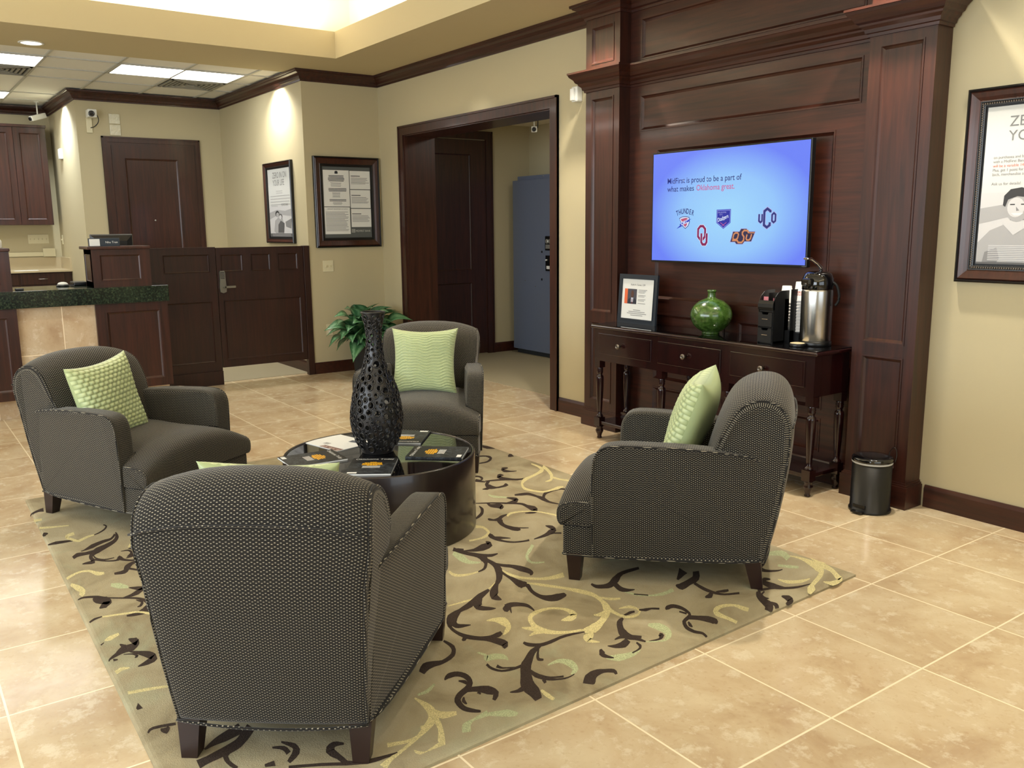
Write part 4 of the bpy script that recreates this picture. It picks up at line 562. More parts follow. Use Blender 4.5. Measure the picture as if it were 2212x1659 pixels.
for a in (-3.9, -1.63, .64): box(b, XR+.04, XR+.1, a, a+.06, .8, 2.7)
for a, c in ((.8, .86), (2.64, 2.7)): box(b, XR+.04, XR+.1, -3.9, .7, a, c)
struct('window_3', b, W_DARK)

# ceilings: soffit ring with the tray cut into it, drop ceiling over the tellers
TX0, TX1, TY0, TY1 = -5.79, 4.2, -4.4, 1.388
b = newbm()
box(b, -6.72, TX0-.012, YL, YW, ZC, ZC+.20); box(b, TX0-.012, XR, TY1+.012, YW, ZC, ZC+.20); box(b, TX0-.012, XR, YL, TY0-.012, ZC, ZC+.20); box(b, TX1+.012, XR, TY0-.012, TY1+.012, ZC, ZC+.20)
for q in ((TX0-.012, TX0, TY0, TY1), (TX1, TX1+.012, TY0, TY1), (TX0-.012, TX1+.012, TY1, TY1+.012), (TX0-.012, TX1+.012, TY0-.012, TY0)): box(b, *q, ZC, ZC+.232)
struct('ceiling_soffit', b, SOFF)
b = newbm()
HX0, HX1, HY0, HY1 = TX0-.30, TX1+.30, TY0-.30, TY1+.30
box(b, HX0-.05, HX1+.05, HY0-.05, HY1+.05, 3.62, 3.7)
for q in ((HX0-.05, HX0, HY0, HY1), (HX1, HX1+.05, HY0, HY1), (HX0, HX1, HY1, HY1+.05), (HX0, HX1, HY0-.05, HY0)): box(b, *q, ZC+.2, 3.62)
struct('ceiling_tray', b, WHITEC)
ctile = mat('acoustic tile', (232, 230, 222), .9); k = NT(ctile); nz = k.noise(k.coord(), 150, 3); k.bump(nz, .3, .003)
b = newbm(); box(b, -11.2, -6.72, YL, Y3+.02, ZC+.012, ZC+.1, 0)
for x in (-7.105, -7.705, -8.31, -9.545, -10.145): box(b, x-.011, x+.011, YL, Y3, ZC+.002, ZC+.014, 1)
for y in [1.04-.61*i for i in range(12)]: box(b, -11.1, -6.72, y-.011, y+.011, ZC+.002, ZC+.014, 1)
struct('ceiling_drop', b, [ctile, mat('ceiling grid', (186, 184, 174), .6)])
# crown moulding running round walls, bay and pilasters
CP = [(0, 2.896), (.010, 2.896), (.012, 2.912), (.024, 2.920), (.030, 2.940), (.048, 2.962), (.070, 2.972), (.074, 2.980), (.086, 2.982), (.088, ZC-.001), (0, ZC-.001)]
PL0, PL1, PR0, PR1, PF, RF = -3.04, -2.69, -.815, -.46, 2.03, 2.13
b = newbm()
sweep(b, [(XR, YW), (PR1, YW), (PR1, PF), (PR0, PF), (PR0, RF), (PL1, RF), (PL1, PF), (PL0, PF), (PL0, YW), (XC, YW), (XC, Y3), (X4, Y3), (X4, Y5), (X6, Y5), (X6, YL)], CP)
struct('trim_1', b, W_DARKH)
BB = [(0, 0), (.016, 0), (.016, .098), (.012, .108), (.008, .118), (0, .118)]
for i, pth in enumerate([[(XR, YW), (PR1+.035, YW)], [(DX1-.0+.092, YW), (PL0-.02, YW)][::-1] if False else [(PL0-.02, YW), (DX1+.092, YW)], [(DX0-.092, YW), (XC, YW), (XC, Y3+.002)], [(XC-.1, Y3), (X4, Y3), (X4, 1.072)]]):
    b = newbm(); sweep(b, pth, BB); struct('baseboard_%s' % ('right', 'doorway', 'far', 'teller')[i], b, W_DARKH)
b = newbm(); sweep(b, [(-6.632, 4.21), (-6.632, 3.672)], BB); sweep(b, [(-2.9, 4.21), (-6.632, 4.21)], BB); struct('baseboard_vestibule', b, W_DARKH)
# cased doorway lining
b = newbm()
box(b, DX0, DX0+.018, YW-.002, 2.512, 0, DZ-.018); box(b, DX1-.018, DX1, YW-.002, 2.512, 0, DZ-.018); box(b, DX0, DX1, YW-.002, 2.512, DZ-.018, DZ)
def casing(b, a, c, z, axis, pos, sgn, w=.09, t=.022):
    """door casing of two legs and a head on a wall plane; sgn points into the room"""
    for (p, q, z0, z1) in ((a-w, a, 0, z+w), (c, c+w, 0, z+w), (a, c, z, z+w)):
        lo, hi = sorted((pos, pos+sgn*t)); l2, h2 = sorted((pos, pos+sgn*(t+.008)))
        if axis == 'x':
            box(b, p, q, lo, hi, z0, z1)
            if q-p < .2: box(b, (p if p < a else q-.018), (p+.018 if p < a else q), l2, h2, z0, z1-.0)
            else: box(b, p-w, q+w, l2, h2, z1-.018, z1)
        else:
            box(b, lo, hi, p, q, z0, z1)
            if q-p < .2: box(b, l2, h2, (p if p < a else q-.018), (p+.018 if p < a else q), z0, z1)
            else: box(b, l2, h2, p-w, q+w, z1-.018, z1)
casing(b, DX0+.008, DX1-.008, DZ-.008, 'x', YW, -1)
struct('trim_2', b, W_DARK)

# door in the teller wall
b = newbm(); casing(b, .052, 1.010, 2.462, 'y', X4, 1, .062, .02)
box(b, X4, X4+.012, .052, .085, 0, 2.462); box(b, X4, X4+.012, .977, 1.01, 0, 2.462); box(b, X4, X4+.012, .085, .977, 2.43, 2.462)
d1 = struct('door_1', b, W_DARK)
b = newbm(); panelled(b, (X4+.008, .085, .008), (0, 1, 0), (0, 0, 1), (1, 0, 0), .892, 2.422, [(.125, .22, .73, .95), (.125, 1.10, .73, 2.29)], .02, .010, .03); b.transform(Matrix.Translation((.016, 0, 0)))
obj('door_slab', b, W_DARK, d1)
b = newbm(); lathe(b, [(.011, 0), (.011, .006), (.005, .008)], (X4+.000, .505, 1.59), 14, 'X'); o = obj('peephole', b, STEEL, d1); o.location = (.012, 0, 0)
# door in the vestibule
b = newbm(); casing(b, 2.66, 3.578, 2.455, 'y', -6.632, 1, .09, .024); d2 = struct('door_2', b, W_DARK)
b = newbm(); panelled(b, (-6.620, 2.66, .012), (0, 1, 0), (0, 0, 1), (1, 0, 0), .918, 2.435, [(.22, .16, .715, .84), (.22, .975, .715, 2.28)], .012, .009, .02)
obj('door_slab', b, W_DARK, d2)

# ================================================================== RUG
RUGQ = [(-3.455, -1.682), (.018, -1.742), (-.085, 1.032), (-3.50, 1.045)]
rugm = carpet_mat('rug sage pile', (160, 153, 122)); k = NT(rugm)
n1 = k.noise(k.coord(), 3.4, 5, .55, .8); n2 = k.noise(k.mapping(k.coord(), (1, 1, 1), (5, 3, 0)), 2.3, 4, .6, 1.2); nf = k.noise(k.coord(), 300, 2)
c = k.ramp(n1, [(.32, lin((142, 129, 102))), (.5, lin((170, 158, 128))), (.68, lin((184, 173, 144)))])
c = k.mix(k.math('MULTIPLY', k.ramp(n2, [(.56, (0, 0, 0)), (.72, (1, 1, 1))]), .45), c, lin((176, 182, 152)))
c = k.mix(k.math('MULTIPLY', nf, .35), c, lin((100, 94, 74))); k.l(c, k.b.inputs['Base Color'])
rd = carpet_mat('rug dark vine', (64, 54, 48)); rc_ = carpet_mat('rug cream vine', (204, 192, 142)); rg = carpet_mat('rug pale green', (176, 182, 142))
b = newbm()
def rq(u, v, z):
    a = [Vector((*p, 0)) for p in RUGQ]; p = a[0].lerp(a[1], u).lerp(a[3].lerp(a[2], u), v); return (p.x, p.y, z)
RP = [(0, 0, .0), (0, 0, .009), (.002, .0026, .0125), (.005, .006, .014)]
prev = None
for iu, iv, z in RP:
    q = [b.verts.new(rq(u if u == 0 else u, v, z)) for u, v in ((iu, iv), (1-iu, iv), (1-iu, 1-iv), (iu, 1-iv))]
    if prev:
        for i in range(4): b.faces.new((prev[i], prev[(i+1) % 4], q[(i+1) % 4], q[i]))
    prev = q
b.faces.new(prev)
for si, line in enumerate(STROKES.strip().split('\n')):
    v = [int(t)/1000 for t in line[1:].split(',')]; mi = 'DCG'.index(line[0])+1
    z = .01412+.0000024*((si*67) % 173)
    pr = [(v[i], v[i+1], v[i+2], v[i+3]) for i in range(0, len(v), 4)]
    prevv = None
    for (ax, ay, cx, cy) in pr:
        q = (b.verts.new((ax, ay, z)), b.verts.new((cx, cy, z)))
        if prevv:
            b.faces.new((prevv[0], prevv[1], q[1], q[0])).material_index = mi
        prevv = q
rug = obj('area_rug', b, [rugm, rd, rc_, rg]); tag(rug, 'sage green area rug with dark brown and cream vine scrolls under the armchairs', 'rug')

# ================================================================== ARMCHAIRS
def inset_poly(P, d):
    n = len(P); out = []
    area = sum(P[i][0]*P[(i+1) % n][1]-P[(i+1) % n][0]*P[i][1] for i in range(n)); sg = 1 if area > 0 else -1
    for i in range(n):
        a, c = P[i-1], P[(i+1) % n]; t = Vector((c[0]-a[0], c[1]-a[1])); t.normalize(); nn = Vector((-t.y, t.x))*sg
        out.append((P[i][0]+nn.x*d, P[i][1]+nn.y*d))
    return out
def extrude_profile(prof, ys, fn, inset):
    """closed XZ profile swept along y: inset(k) shrinks ring k, fn maps to the chair; carries cloth UVs"""
    bm = bmesh.new(); uv = bm.loops.layers.uv.verify(); n = len(prof); rings = []
    per = [0]
    for i in range(n): per.append(per[-1]+(Vector(prof[(i+1) % n])-Vector(prof[i])).length)
    for k, y in enumerate(ys):
        P = inset_poly(prof, inset[k]) if inset[k] else prof
        rings.append([bm.verts.new(fn(p[0], y, p[1])) for p in P])
    ycum = [0]
    for k in range(len(ys)-1): ycum.append(ycum[-1]+max(abs(ys[k+1]-ys[k]), abs(inset[k+1]-inset[k])))
    for k in range(len(ys)-1):
        for i in range(n):
            j = (i+1) % n; f = bm.faces.new((rings[k][i], rings[k][j], rings[k+1][j], rings[k+1][i])); f.smooth = True
            for l, (a, c) in zip(f.loops, ((k, i), (k, i+1), (k+1, i+1), (k+1, i))): l[uv].uv = (ycum[a], per[c])
    for ring, rev in ((rings[0], True), (rings[-1], False)):
        f = bm.faces.new(ring[::-1] if rev else ring)
        for l in f.loops: l[uv].uv = (l.vert.co.x, l.vert.co.z)
    return bm, rings
def piping(bm, pts, r=.0042):
    b2 = bmesh.new(); tube(b2, pts, r, 6); uvbox(b2); uv2 = b2.loops.layers.uv.verify(); uv = bm.loops.layers.uv.verify(); vm = {v: bm.verts.new(v.co) for v in b2.verts}
    for f in b2.faces:
        nf = bm.faces.new([vm[v] for v in f.verts]); nf.smooth = True
        for l, l2 in zip(nf.loops, f.loops): l[uv].uv = l2[uv2].uv
    b2.free()
def make_armchair():
    t = thing('armchair', 'ARM', 'armchair')
    pip = newbm()
    # arms
    AP = [(-.385, .118), (-.1, .112), (.18, .112), (.262, .114), (.274, .13), (.278, .30), (.277, .48), (.268, .545), (.24, .582), (.18, .597), (.05, .598), (-.12, .592), (-.28, .575), (-.37, .555), (-.40, .50), (-.402, .3), (-.398, .14)]
    AP = [tuple(p) for p in catmull([(x, z, 0) for x, z in AP], 4, True)]; AP = [(p[0], p[1]) for p in AP]
    def arm_fn(s):
        def f(x, y, z):
            tx = min(1, max(0, (x+.40)/.68)); outer = (.274+.106*tx**.6)+.022*(z/.585)-.012*(1-tx); th = .088+.012*tx
            return (x, s*(outer-(1-y)*th), z)
        return f
    ys = [0, .04, .12, .3, .5, .7, .88, .96, 1.0]; ins = [.012, .004, 0, 0, 0, 0, 0, .003, .008]
    for s in (1, -1):
        bm, rings = extrude_profile(AP, ys, arm_fn(s), ins); obj('armrest', bm, FAB, t)
        edge = [arm_fn(s)(x, 1.0, z) for x, z in inset_poly(AP, .004)]
        piping(pip, edge+[edge[0]]); 
        e2 = [arm_fn(s)(x, .03, z) for x, z in inset_poly(AP, .006) if z > .40 and x > -.3]
    # base body and front rail
    bm = newbm(); bbox(bm, -.39, .28, -.275, .275, .118, .25, .01); bbox(bm, .262, .402, -.376, .376, .112, .243, .012, 3)
    bmesh.ops.recalc_face_normals(bm, faces=bm.faces[:]); bm.normal_update(); uvbox(bm); obj('seat_base', bm, FAB, t)
    piping(pip, [(.26, -.375, .114), (.398, -.375, .114), (.402, -.37, .114), (.402, .37, .114), (.398, .375, .114), (.26, .375, .114)])
    # seat cushion, T shaped, crowned
    SPf = [(.395, .243), (.415, .252), (.425, .285), (.427, .335), (.423, .372), (.408, .402), (.378, .422), (.33, .433), (.26, .438), (.05, .439), (-.20, .435), (-.20, .243), (.05, .243), (.25, .243)]
    SPf = [(p[0], p[1]) for p in catmull([(x, z, 0) for x, z in SPf], 4, True)]
    ysn = [-.383, -.381, -.374, -.36, -.34, -.315, -.298, -.290, -.284, -.25, -.2, -.14, -.07, 0]; ysn = ysn+[-y for y in ysn[-2::-1]]
    def seat_fn(x, y, z):
        a = abs(y)/.383; top = .345+.092*(1-a**2.6); zz = .243+(z-.243)*(top-.243)/.194
        if abs(y) > .287: x = max(x, .280)
        return (x, y, zz)
    ins = [.018, .006, 0]+[0]*(len(ysn)-6)+[0, .006, .018]
    bm, _ = extrude_profile(SPf, ysn, seat_fn, ins); obj('seat_cushion', bm, FAB, t)
    for s in (1, -1):
        piping(pip, [seat_fn(x, s*.379, z) for x, z in inset_poly(SPf, .004) if x > .27 and z > .245], .0034)
    # back
    BP = [(-.28, .13), (-.19, .30), (-.165, .42), (-.185, .52), (-.215, .61), (-.250, .69), (-.290, .752), (-.350, .788), (-.412, .788), (-.462, .756), (-.488, .695), (-.490, .60), (-.478, .48), (-.455, .33), (-.425, .18), (-.405, .12), (-.35, .115)]
    BP = [(p[0], p[1]) for p in catmull([(x, z, 0) for x, z in BP], 4, True)]
    def back_w(z): return .272 if z < .15 else (.272+.028*(z-.15)/.40 if z < .55 else (.300+.018*min(1, (z-.55)/.10) if z < .71 else .318-.012*((z-.71)/.08)**2))
    def back_fn(x, y, z):
        w = back_w(z); bump = max(0, min(1, (z-.50)/.29)); q = 1-abs(y)**2.6
        zz = z+.052*bump*q; ss = min(1, max(0, (x+.44)/.20)); ss = ss*ss*(3-2*ss); xx = x+(-.018+.046*ss)*q
        if z > .56 and abs(y) > .9: pass
        return (xx, y*w, zz)
    ys = [-1, -.995, -.97, -.93, -.8, -.65, -.5, -.3, -.1, .1, .3, .5, .65, .8, .93, .97, .995, 1]
    ins = [.022, .010, .002]+[0]*12+[.002, .010, .022]
    bm, rings = extrude_profile(BP, [y for y in ys], back_fn, ins)
    uv = bm.loops.layers.uv.verify()
    for f in bm.faces:
        for l in f.loops:
            if len(f.verts) == 4: l[uv].uv = (l[uv].uv[0]*.315, l[uv].uv[1])
    obj('backrest', bm, FAB, t)
    for s in (1, -1):
        e = [back_fn(x, s*.985, z) for x, z in inset_poly(BP, .004)]; piping(pip, e+[e[0]])
    # welt across the back under the rolled top, and along the bottom
    piping(pip, [(back_fn(-.4945, y, .685)[0]-.001, back_fn(-.494, y, .685)[1], .690+.034*(1-abs(y)**2.6)) for y in [i/10-1 for i in range(21)]], .0036)
    piping(pip, [(-.412-.018*(1-(abs(y)**2.2)), y*.272, .118-.010*(1-y*y)) for y in [i/10-1 for i in range(21)]], .004)
    obj('piping', pip, FAB, t)
    for sx in (1, -1):
        for sy in (1, -1):
            bm = newbm(); cx, cy = (.352, .345) if sx > 0 else (-.365, .245); w0, w1 = .033, .023
            kx = 0 if sx > 0 else -.022
            fn = lambda x, y, z: (x, y, z)
            top = [(cx-w0, cy-w0, .12), (cx+w0, cy-w0, .12), (cx+w0, cy+w0, .12), (cx-w0, cy+w0, .12)]; bot = [(cx-w1+kx, cy-w1, 0), (cx+w1+kx, cy-w1, 0), (cx+w1+kx, cy+w1, 0), (cx-w1+kx, cy+w1, 0)]
            a = [bm.verts.new((p[0], sy*p[1], p[2])) for p in bot]; c = [bm.verts.new((p[0], sy*p[1], p[2])) for p in top]
            for i in range(4): bm.faces.new((a[i], a[(i+1) % 4], c[(i+1) % 4], c[i]))
            bm.faces.new(a); bm.faces.new(c); obj('leg', bm, W_LEG, t)
    return t
ch = make_armchair(); RZ = .0146
CH = {'near': ((-.590, -1.196), (-.773, .635)), 'left': ((-2.916, -1.182), (.848, .529)), 'far': ((-2.878, .553), (.782, -.624)), 'right': ((-.698, .537), (-.791, -.612))}
LAB = {'near': 'dotted charcoal armchair nearest the camera, seen from behind with its back to us',
       'left': 'dotted charcoal armchair on the left of the rug in front of the teller counter',
       'far': 'dotted charcoal armchair facing us behind the tall lattice vase near the potted plant',
       'right': 'dotted charcoal armchair seen from its side in front of the console table and television'}
first = True
for kx, (O, Fv) in CH.items():
    rz = math.atan2(Fv[1], Fv[0])
    if first: c = ch; c.location = (*O, RZ); c.rotation_euler = (0, 0, rz); c['label'] = LAB[kx]; c['group'] = 'armchairs around the drum table'; first = False
    else: dup(ch, (*O, RZ), rz, LAB[kx], 'armchairs around the drum table')

# ================================================================== PILLOWS
def make_pillow(m, label, chair, lx, ly, lz, lean, roll, yaw=0, s=.42, th=.075):
    N = 112; bm = bmesh.new(); rip = m is GREENR; uv = bm.loops.layers.uv.verify(); G = {}
    for side in (1, -1):
        for i in range(N+1):
            for j in range(N+1):
                u, v = 2*i/N-1, 2*j/N-1
                if side == -1 and (i in (0, N) or j in (0, N)): G[side, i, j] = G[1, i, j]; continue
                pu = u*(1-.12*(1-abs(v)**2)*abs(u)**3); pv = v*(1-.12*(1-abs(u)**2)*abs(v)**3)
                h = th*((1-u**4)*(1-v**4))**.55*(.85+.15*math.cos(3*u+1)*math.cos(2*v))
                if side < 0:
                    e_ = min(1, 6*(1-abs(u)))*min(1, 6*(1-abs(v))); a_, b_ = i/N, j/N
                    if rip: h += e_*.0055*abs(math.sin(PI*23*b_+1.6*math.sin(11*a_+3*b_)+.7*math.sin(29*a_+5)))
                    else:
                        r_ = b_*19; ro = int(r_); q_ = (a_*13+.5*(ro % 2)) % 1; h += e_*.0065*(abs(math.sin(PI*q_)*math.sin(PI*(r_-ro))))**.6
                G[side, i, j] = bm.verts.new((pu*s/2, side*h, pv*s/2))
    for side in (1, -1):
        for i in range(N):
            for j in range(N):
                q = [(i, j), (i+1, j), (i+1, j+1), (i, j+1)]
                if side > 0: q = q[::-1]
                f = bm.faces.new([G[side, a, c] for a, c in q]); f.smooth = True; f.material_index = 0 if side < 0 else 1
                for l, (a, c) in zip(f.loops, q): l[uv].uv = (a/N, c/N)
    me_pts = [(x, 0, z) for x, z in ((-1, -1), (1, -1), (1, 1), (-1, 1))]
    O, Fv = CH[chair]; F3 = Vector((Fv[0], Fv[1], 0)).normalized(); L3 = Vector((-F3.y, F3.x, 0))
    # pillow local: quilted face is -y; turn it towards the chair's front
    M = Matrix((L3, -F3, Vector((0, 0, 1)))).transposed().to_4x4()
    M = M @ Matrix.Rotation(yaw, 4, 'Z') @ Matrix.Rotation(-lean, 4, 'X') @ Matrix.Rotation(roll, 4, 'Y')
    P = Vector((O[0], O[1], RZ))+F3*lx+L3*ly+Vector((0, 0, lz))
    o = obj('throw_pillow', bm, [m, GREENB]); o.location = P; o.rotation_euler = M.to_euler()
    tag(o, label, 'pillow', 'green pillows on the armchairs'); return o
make_pillow(GREENP, 'green quilted pillow tipped to one side on the left armchair', 'left', -.075, -.10, .60, .22, -.08, .10, .44)
make_pillow(GREENR, 'green rippled pillow upright on the armchair behind the lattice vase', 'far', -.055, -.005, .62, .28, .0, 0, .43)
make_pillow(GREENP, 'green quilted satin pillow seen edge-on in the armchair by the console table', 'right', -.085, -.02, .64, .34, .05, -.04, .42, .088)
make_pillow(GREENR, 'green pillow of which only the top corners show over the nearest armchair', 'near', -.09, .06, .592, .32, .0, 0, .43)

# ================================================================== DRUM TABLE
TC = (-1.863, -.292); TR = .468; TZ = .395
t = thing('drum_table', 'dark espresso round drum coffee table with inset black glass top', 'table', (*TC, RZ))
b = newbm(); lathe(b, [(TR-.004, 0), (TR, .006), (TR, TZ-.014-.006), (TR-.003, TZ-.014), (TR-.010, TZ-.014), (TR-.013, TZ-.018), (TR-.014, TZ-.030)], (0, 0, 0), 96, cap=(True, True)); obj('drum', b, W_TAB, t)
b = newbm(); lathe(b, [(TR-.015, TZ-.0295), (TR-.015, TZ-.021), (TR-.017, TZ-.019)], (0, 0, 0), 96); obj('glass_top', b, GLASSB, t)
TT = RZ+TZ-.019

# lattice vase
def vase():
    VP = [(.074, .0), (.082, .015), (.106, .065), (.122, .125), (.126, .185), (.118, .25), (.108, .30), (.090, .355), (.066, .405), (.049, .455), (.040, .505), (.035, .555), (.036, .60), (.041, .635), (.051, .67), (.057, .692)]
    VP = [(p[0], p[1]) for p in catmull([(r, z, 0) for r, z in VP], 8)]
    def rad(z):
        for (r0, z0), (r1, z1) in zip(VP, VP[1:]):
            if z0 <= z <= z1: return r0+(r1-r0)*(z-z0)/max(1e-9, z1-z0)
        return VP[-1][0]
    rnd = random.Random(5); C = []
    tries = 0
    while tries < 9000 and len(C) < 420:
        tries += 1; z = rnd.uniform(.03, .672); a = rnd.uniform(0, 2*PI); rr = rnd.choice([.017, .015]) if tries < 500 else (rnd.choice([.0135, .0115]) if tries < 3000 else (rnd.choice([.0095, .008]) if tries < 6000 else rnd.uniform(.005, .0075))); R0 = rad(z)
        if z > .45: rr = min(rr, .0105)
        ok = True
        for (z2, a2, r2, _) in C:
            da = abs((a-a2+PI) % (2*PI)-PI)*R0
            if da*da+(z-z2)**2 < (rr+r2+.0022)**2: ok = False; break
        if ok: C.append((z, a, rr, rnd.uniform(.7, 1.0)))
    NA, NZ = 260, 340; bm = bmesh.new(); vs = {}
    grid = {}
    for (z, a, rr, e) in C: grid.setdefault(int(z/.03), []).append((z, a, rr, e))
    Z = [.005+.682*j/NZ for j in range(NZ+1)]
    for j in range(NZ):
        z = (Z[j]+Z[j+1])/2; R0 = rad(z)
        near = [c for g in (-1, 0, 1) for c in grid.get(int(z/.03)+g, [])]
        for i in range(NA):
            a = (i+.5)/NA*2*PI; hole = False
            for (z2, a2, r2, e) in near:
                da = abs((a-a2+PI) % (2*PI)-PI)*R0
                if (da/e)**2+(z-z2)**2 < r2*r2: hole = True; break
            if hole: continue
            q = []
            for (ii, jj) in ((i, j), ((i+1) % NA, j), ((i+1) % NA, j+1), (i, j+1)):
                if (ii, jj) not in vs:
                    aa = ii/NA*2*PI; r_ = rad(Z[jj]); vs[ii, jj] = bm.verts.new((r_*math.cos(aa), r_*math.sin(aa), Z[jj]))
                q.append(vs[ii, jj])
            bm.faces.new(q).smooth = True
    # raised rings round the holes
    for (z, a, rr, e) in C:
        R0 = rad(z); pts = []
        n = 14
        for k_ in range(n):
            th = 2*PI*k_/n; zz = z+rr*math.sin(th); aa = a+rr*e*math.cos(th)/R0; r_ = rad(max(0.002, min(.691, zz)))+.0018; pts.append((r_*math.cos(aa), r_*math.sin(aa), zz))
        tube(bm, pts, .0032 if rr > .01 else .0024, 6, True)
    t = thing('lattice_vase', 'tall black openwork metal vase of linked rings standing on the drum table', 'vase', (-1.885, -.292, TT))
    obj('body', bm, IRON, t)
    b = newbm(); lathe(b, [(.06, 0), (.074, 0), (.077, .004), (.077, .010), (.072, .014), (.06, .014)], seg=40); obj('foot_ring', b, IRON, t)
    b = newbm(); pts = [(.057*math.cos(2*PI*i/40), .057*math.sin(2*PI*i/40), .691) for i in range(40)]; tube(b, pts, .0042, 8, True); obj('rim', b, IRON, t)
vase()

# magazines
MAGB = mat('magazine black cover', (22, 24, 27), .5, spec=.3); k = NT(MAGB); nn = k.noise(k.coord(), 60, 5, .7); k.l(k.ramp(nn, [(.45, lin((18, 20, 23))), (.62, lin((62, 68, 74)))]), k.b.inputs['Base Color'])
MAGY = mat('magazine yellow', (240, 178, 20), .4); MAGT = mat('magazine plain black', (20, 22, 25), .5, spec=.3)
def magazine(cx, cy, rd, label, first=None):
    U = Vector((rd[0], rd[1], 0)).normalized(); rz = math.atan2(U.y, U.x)
    t = thing('magazine', label, 'magazine', (cx, cy, TT), rz, 'black magazines on the drum table')
    W, H, T = .212, .275, .008
    b = newbm(); box(b, -W/2+.001, W/2-.0015, -H/2+.001, H/2-.001, .0006, T); obj('pages', b, PAPER, t)
    b = newbm(); box(b, -W/2, W/2, -H/2, H/2, 0, .0006); box(b, -W/2-.0006, -W/2, -H/2, H/2, 0, T+.0008)
    box(b, -W/2, W/2, -H/2, H/2, T, T+.0008, 0); box(b, -W/2+.002, W/2-.002, H*.16, H/2-.002, T+.0008, T+.00095, 1); obj('cover', b, [MAGB, MAGT], t)
    b = newbm(); z = T+.0011
    rnd = random.Random(3)
    for i, (w, y) in enumerate(((.030, .058), (.080, .048), (.098, .037), (.094, .026), (.098, .015), (.05, .006))):
        x = -w/2
        while x < w/2-.004:
            l = rnd.uniform(.006, .013); poly(b, [(x, y-.0042, z), (min(w/2, x+l), y-.0042, z), (min(w/2, x+l), y+.0042, z), (x, y+.0042, z)], 0); x += l+.0018
    for i in range(6):
        y = -.006-.006*i; w = .082; poly(b, [(-w/2, y-.0014, z), (w/2, y-.0014, z), (w/2, y+.0014, z), (-w/2, y+.0014, z)], 1)
    obj('title_print', b, [MAGY, PAPER], t)
    b = newbm(); poly(b, [(-W/2+.012, -H/2+.008, z), (-W/2+.055, -H/2+.008, z), (-W/2+.055, -H/2+.030, z), (-W/2+.012, -H/2+.030, z)]); obj('address_sticker', b, PAPER, t)
    U3 = Vector((math.cos(rz), math.sin(rz), 0)); V3 = Vector((-U3.y, U3.x, 0))
    textmesh('masthead', 'Oklahoma Today', .026, Vector((cx, cy, TT+T+.0012))+V3*(H/2-.034), U3, V3, PAPER, t, 'CENTER')
    return t
magazine(-1.935, -.615, (1, -.06), 'black magazine lying at the left edge of the drum table, title to the right')
magazine(-1.635, -.452, (.576, .817), 'black magazine at the front of the drum table with its title upright to us')
magazine(-1.668, -.078, (-.74, .67), 'black magazine at the right edge of the drum table, title to the left')
magazine(-2.045, -.045, (-.66, -.75), 'black magazine lying upside down behind the lattice vase')
t = thing('brochure', 'white brochure with small dark picture lying open at the back left of the drum table', 'brochure', (-2.165, -.375, TT), math.atan2(.216, .977))
b = newbm(); box(b, -.142, .142, -.115, .115, 0, .003); obj('sheets', b, PAPER, t)
b = newbm(); z = .0034
poly(b, [(.03, .04, z), (.10, .055, z), (.09, .09, z), (.02, .075, z)], 0); obj('picture_print', b, mat('photo blue grey', (78, 88, 104), .4), t); b = newbm(); poly(b, [(-.01, -.113, z), (.140, -.113, z), (.140, -.075, z), (-.01, -.078, z)], 1)
for i in range(7): poly(b, [(-.0+i*.02, -.108+(i % 3)*.008, z+.0002), (.012+i*.02, -.110+(i % 3)*.008, z+.0002), (.015+i*.02, -.092, z+.0002), (.002+i*.02, -.09, z+.0002)], 2)
for i in range(4): poly(b, [(-.05, -.062+i*.007, z), (-.008, -.062+i*.007, z), (-.008, -.059+i*.007, z), (-.05, -.059+i*.007, z)], 3)
obj('text_print', b, [mat('photo blue grey', (78, 88, 104), .4), mat('photo brown', (120, 84, 78), .4), mat('photo pale', (200, 184, 176), .4), INK], t)
# ================================================================== PANELLED MEDIA WALL
Ux, Uy, Uz, Nm = (1, 0, 0), (0, 1, 0), (0, 0, 1), (0, -1, 0)
t = thing('media_wall_unit', 'tall dark mahogany panelled wall unit with two pilasters framing the television', 'wall unit', (-1.75, 2.1, 0))
b = newbm()
panelled(b, (PL1, RF, 0), Ux, Uz, Nm, PR0-PL1, 2.90, [(.10, 2.58, 1.78, 2.845), (.10, 2.112, 1.78, 2.352), (.265, .975, 1.635, 1.985),
    (.265, .42, .90, .885), (1.00, .42, 1.635, .885), (.265, .17, .90, .37), (1.00, .17, 1.635, .37)], .035, .014, .026)
objw('back_panel', b, W_DARKH, t)
for nm, x0, x1 in (('L', PL0, PL1), ('R', PR0, PR1)):
    b = newbm(); w = x1-x0
    panelled(b, (x0, PF, 0), Ux, Uz, Nm, w, 2.90, [(.058, .20, w-.058, .792), (.058, .858, w-.058, 2.365), (.058, 2.592, w-.058, 2.842)], .138, .013, .024)
    objw('pilaster', b, W_DARK, t)
    b = newbm()
    for xx0, xx1, yy, hh in ((x0-.018, x1+.018, PF-.018, .118), (x0-.012, x1+.012, PF-.012, .128), (x0-.005, x1+.005, PF-.005, .138)): box(b, xx0, xx1, yy, YW-.002, 0, hh)
    objw('plinth', b, W_DARKH, t)
    CAP = [(0, 2.412), (.010, 2.412), (.012, 2.426), (.020, 2.430), (.024, 2.448), (.040, 2.462), (.043, 2.472), (.056, 2.480), (.066, 2.500), (.088, 2.520), (.094, 2.534), (.098, 2.536), (.098, 2.548), (0, 2.550)]
    b = newbm(); sweep(b, [(x1, YW-.01 if nm == 'R' else RF), (x1, PF), (x0, PF), (x0, YW-.01 if nm == 'L' else RF)], CAP); objw('capital', b, W_DARKH, t)
b = newbm(); sweep(b, [(PR0, RF), (PL1, RF)], CAP); objw('cornice', b, W_DARKH, t)
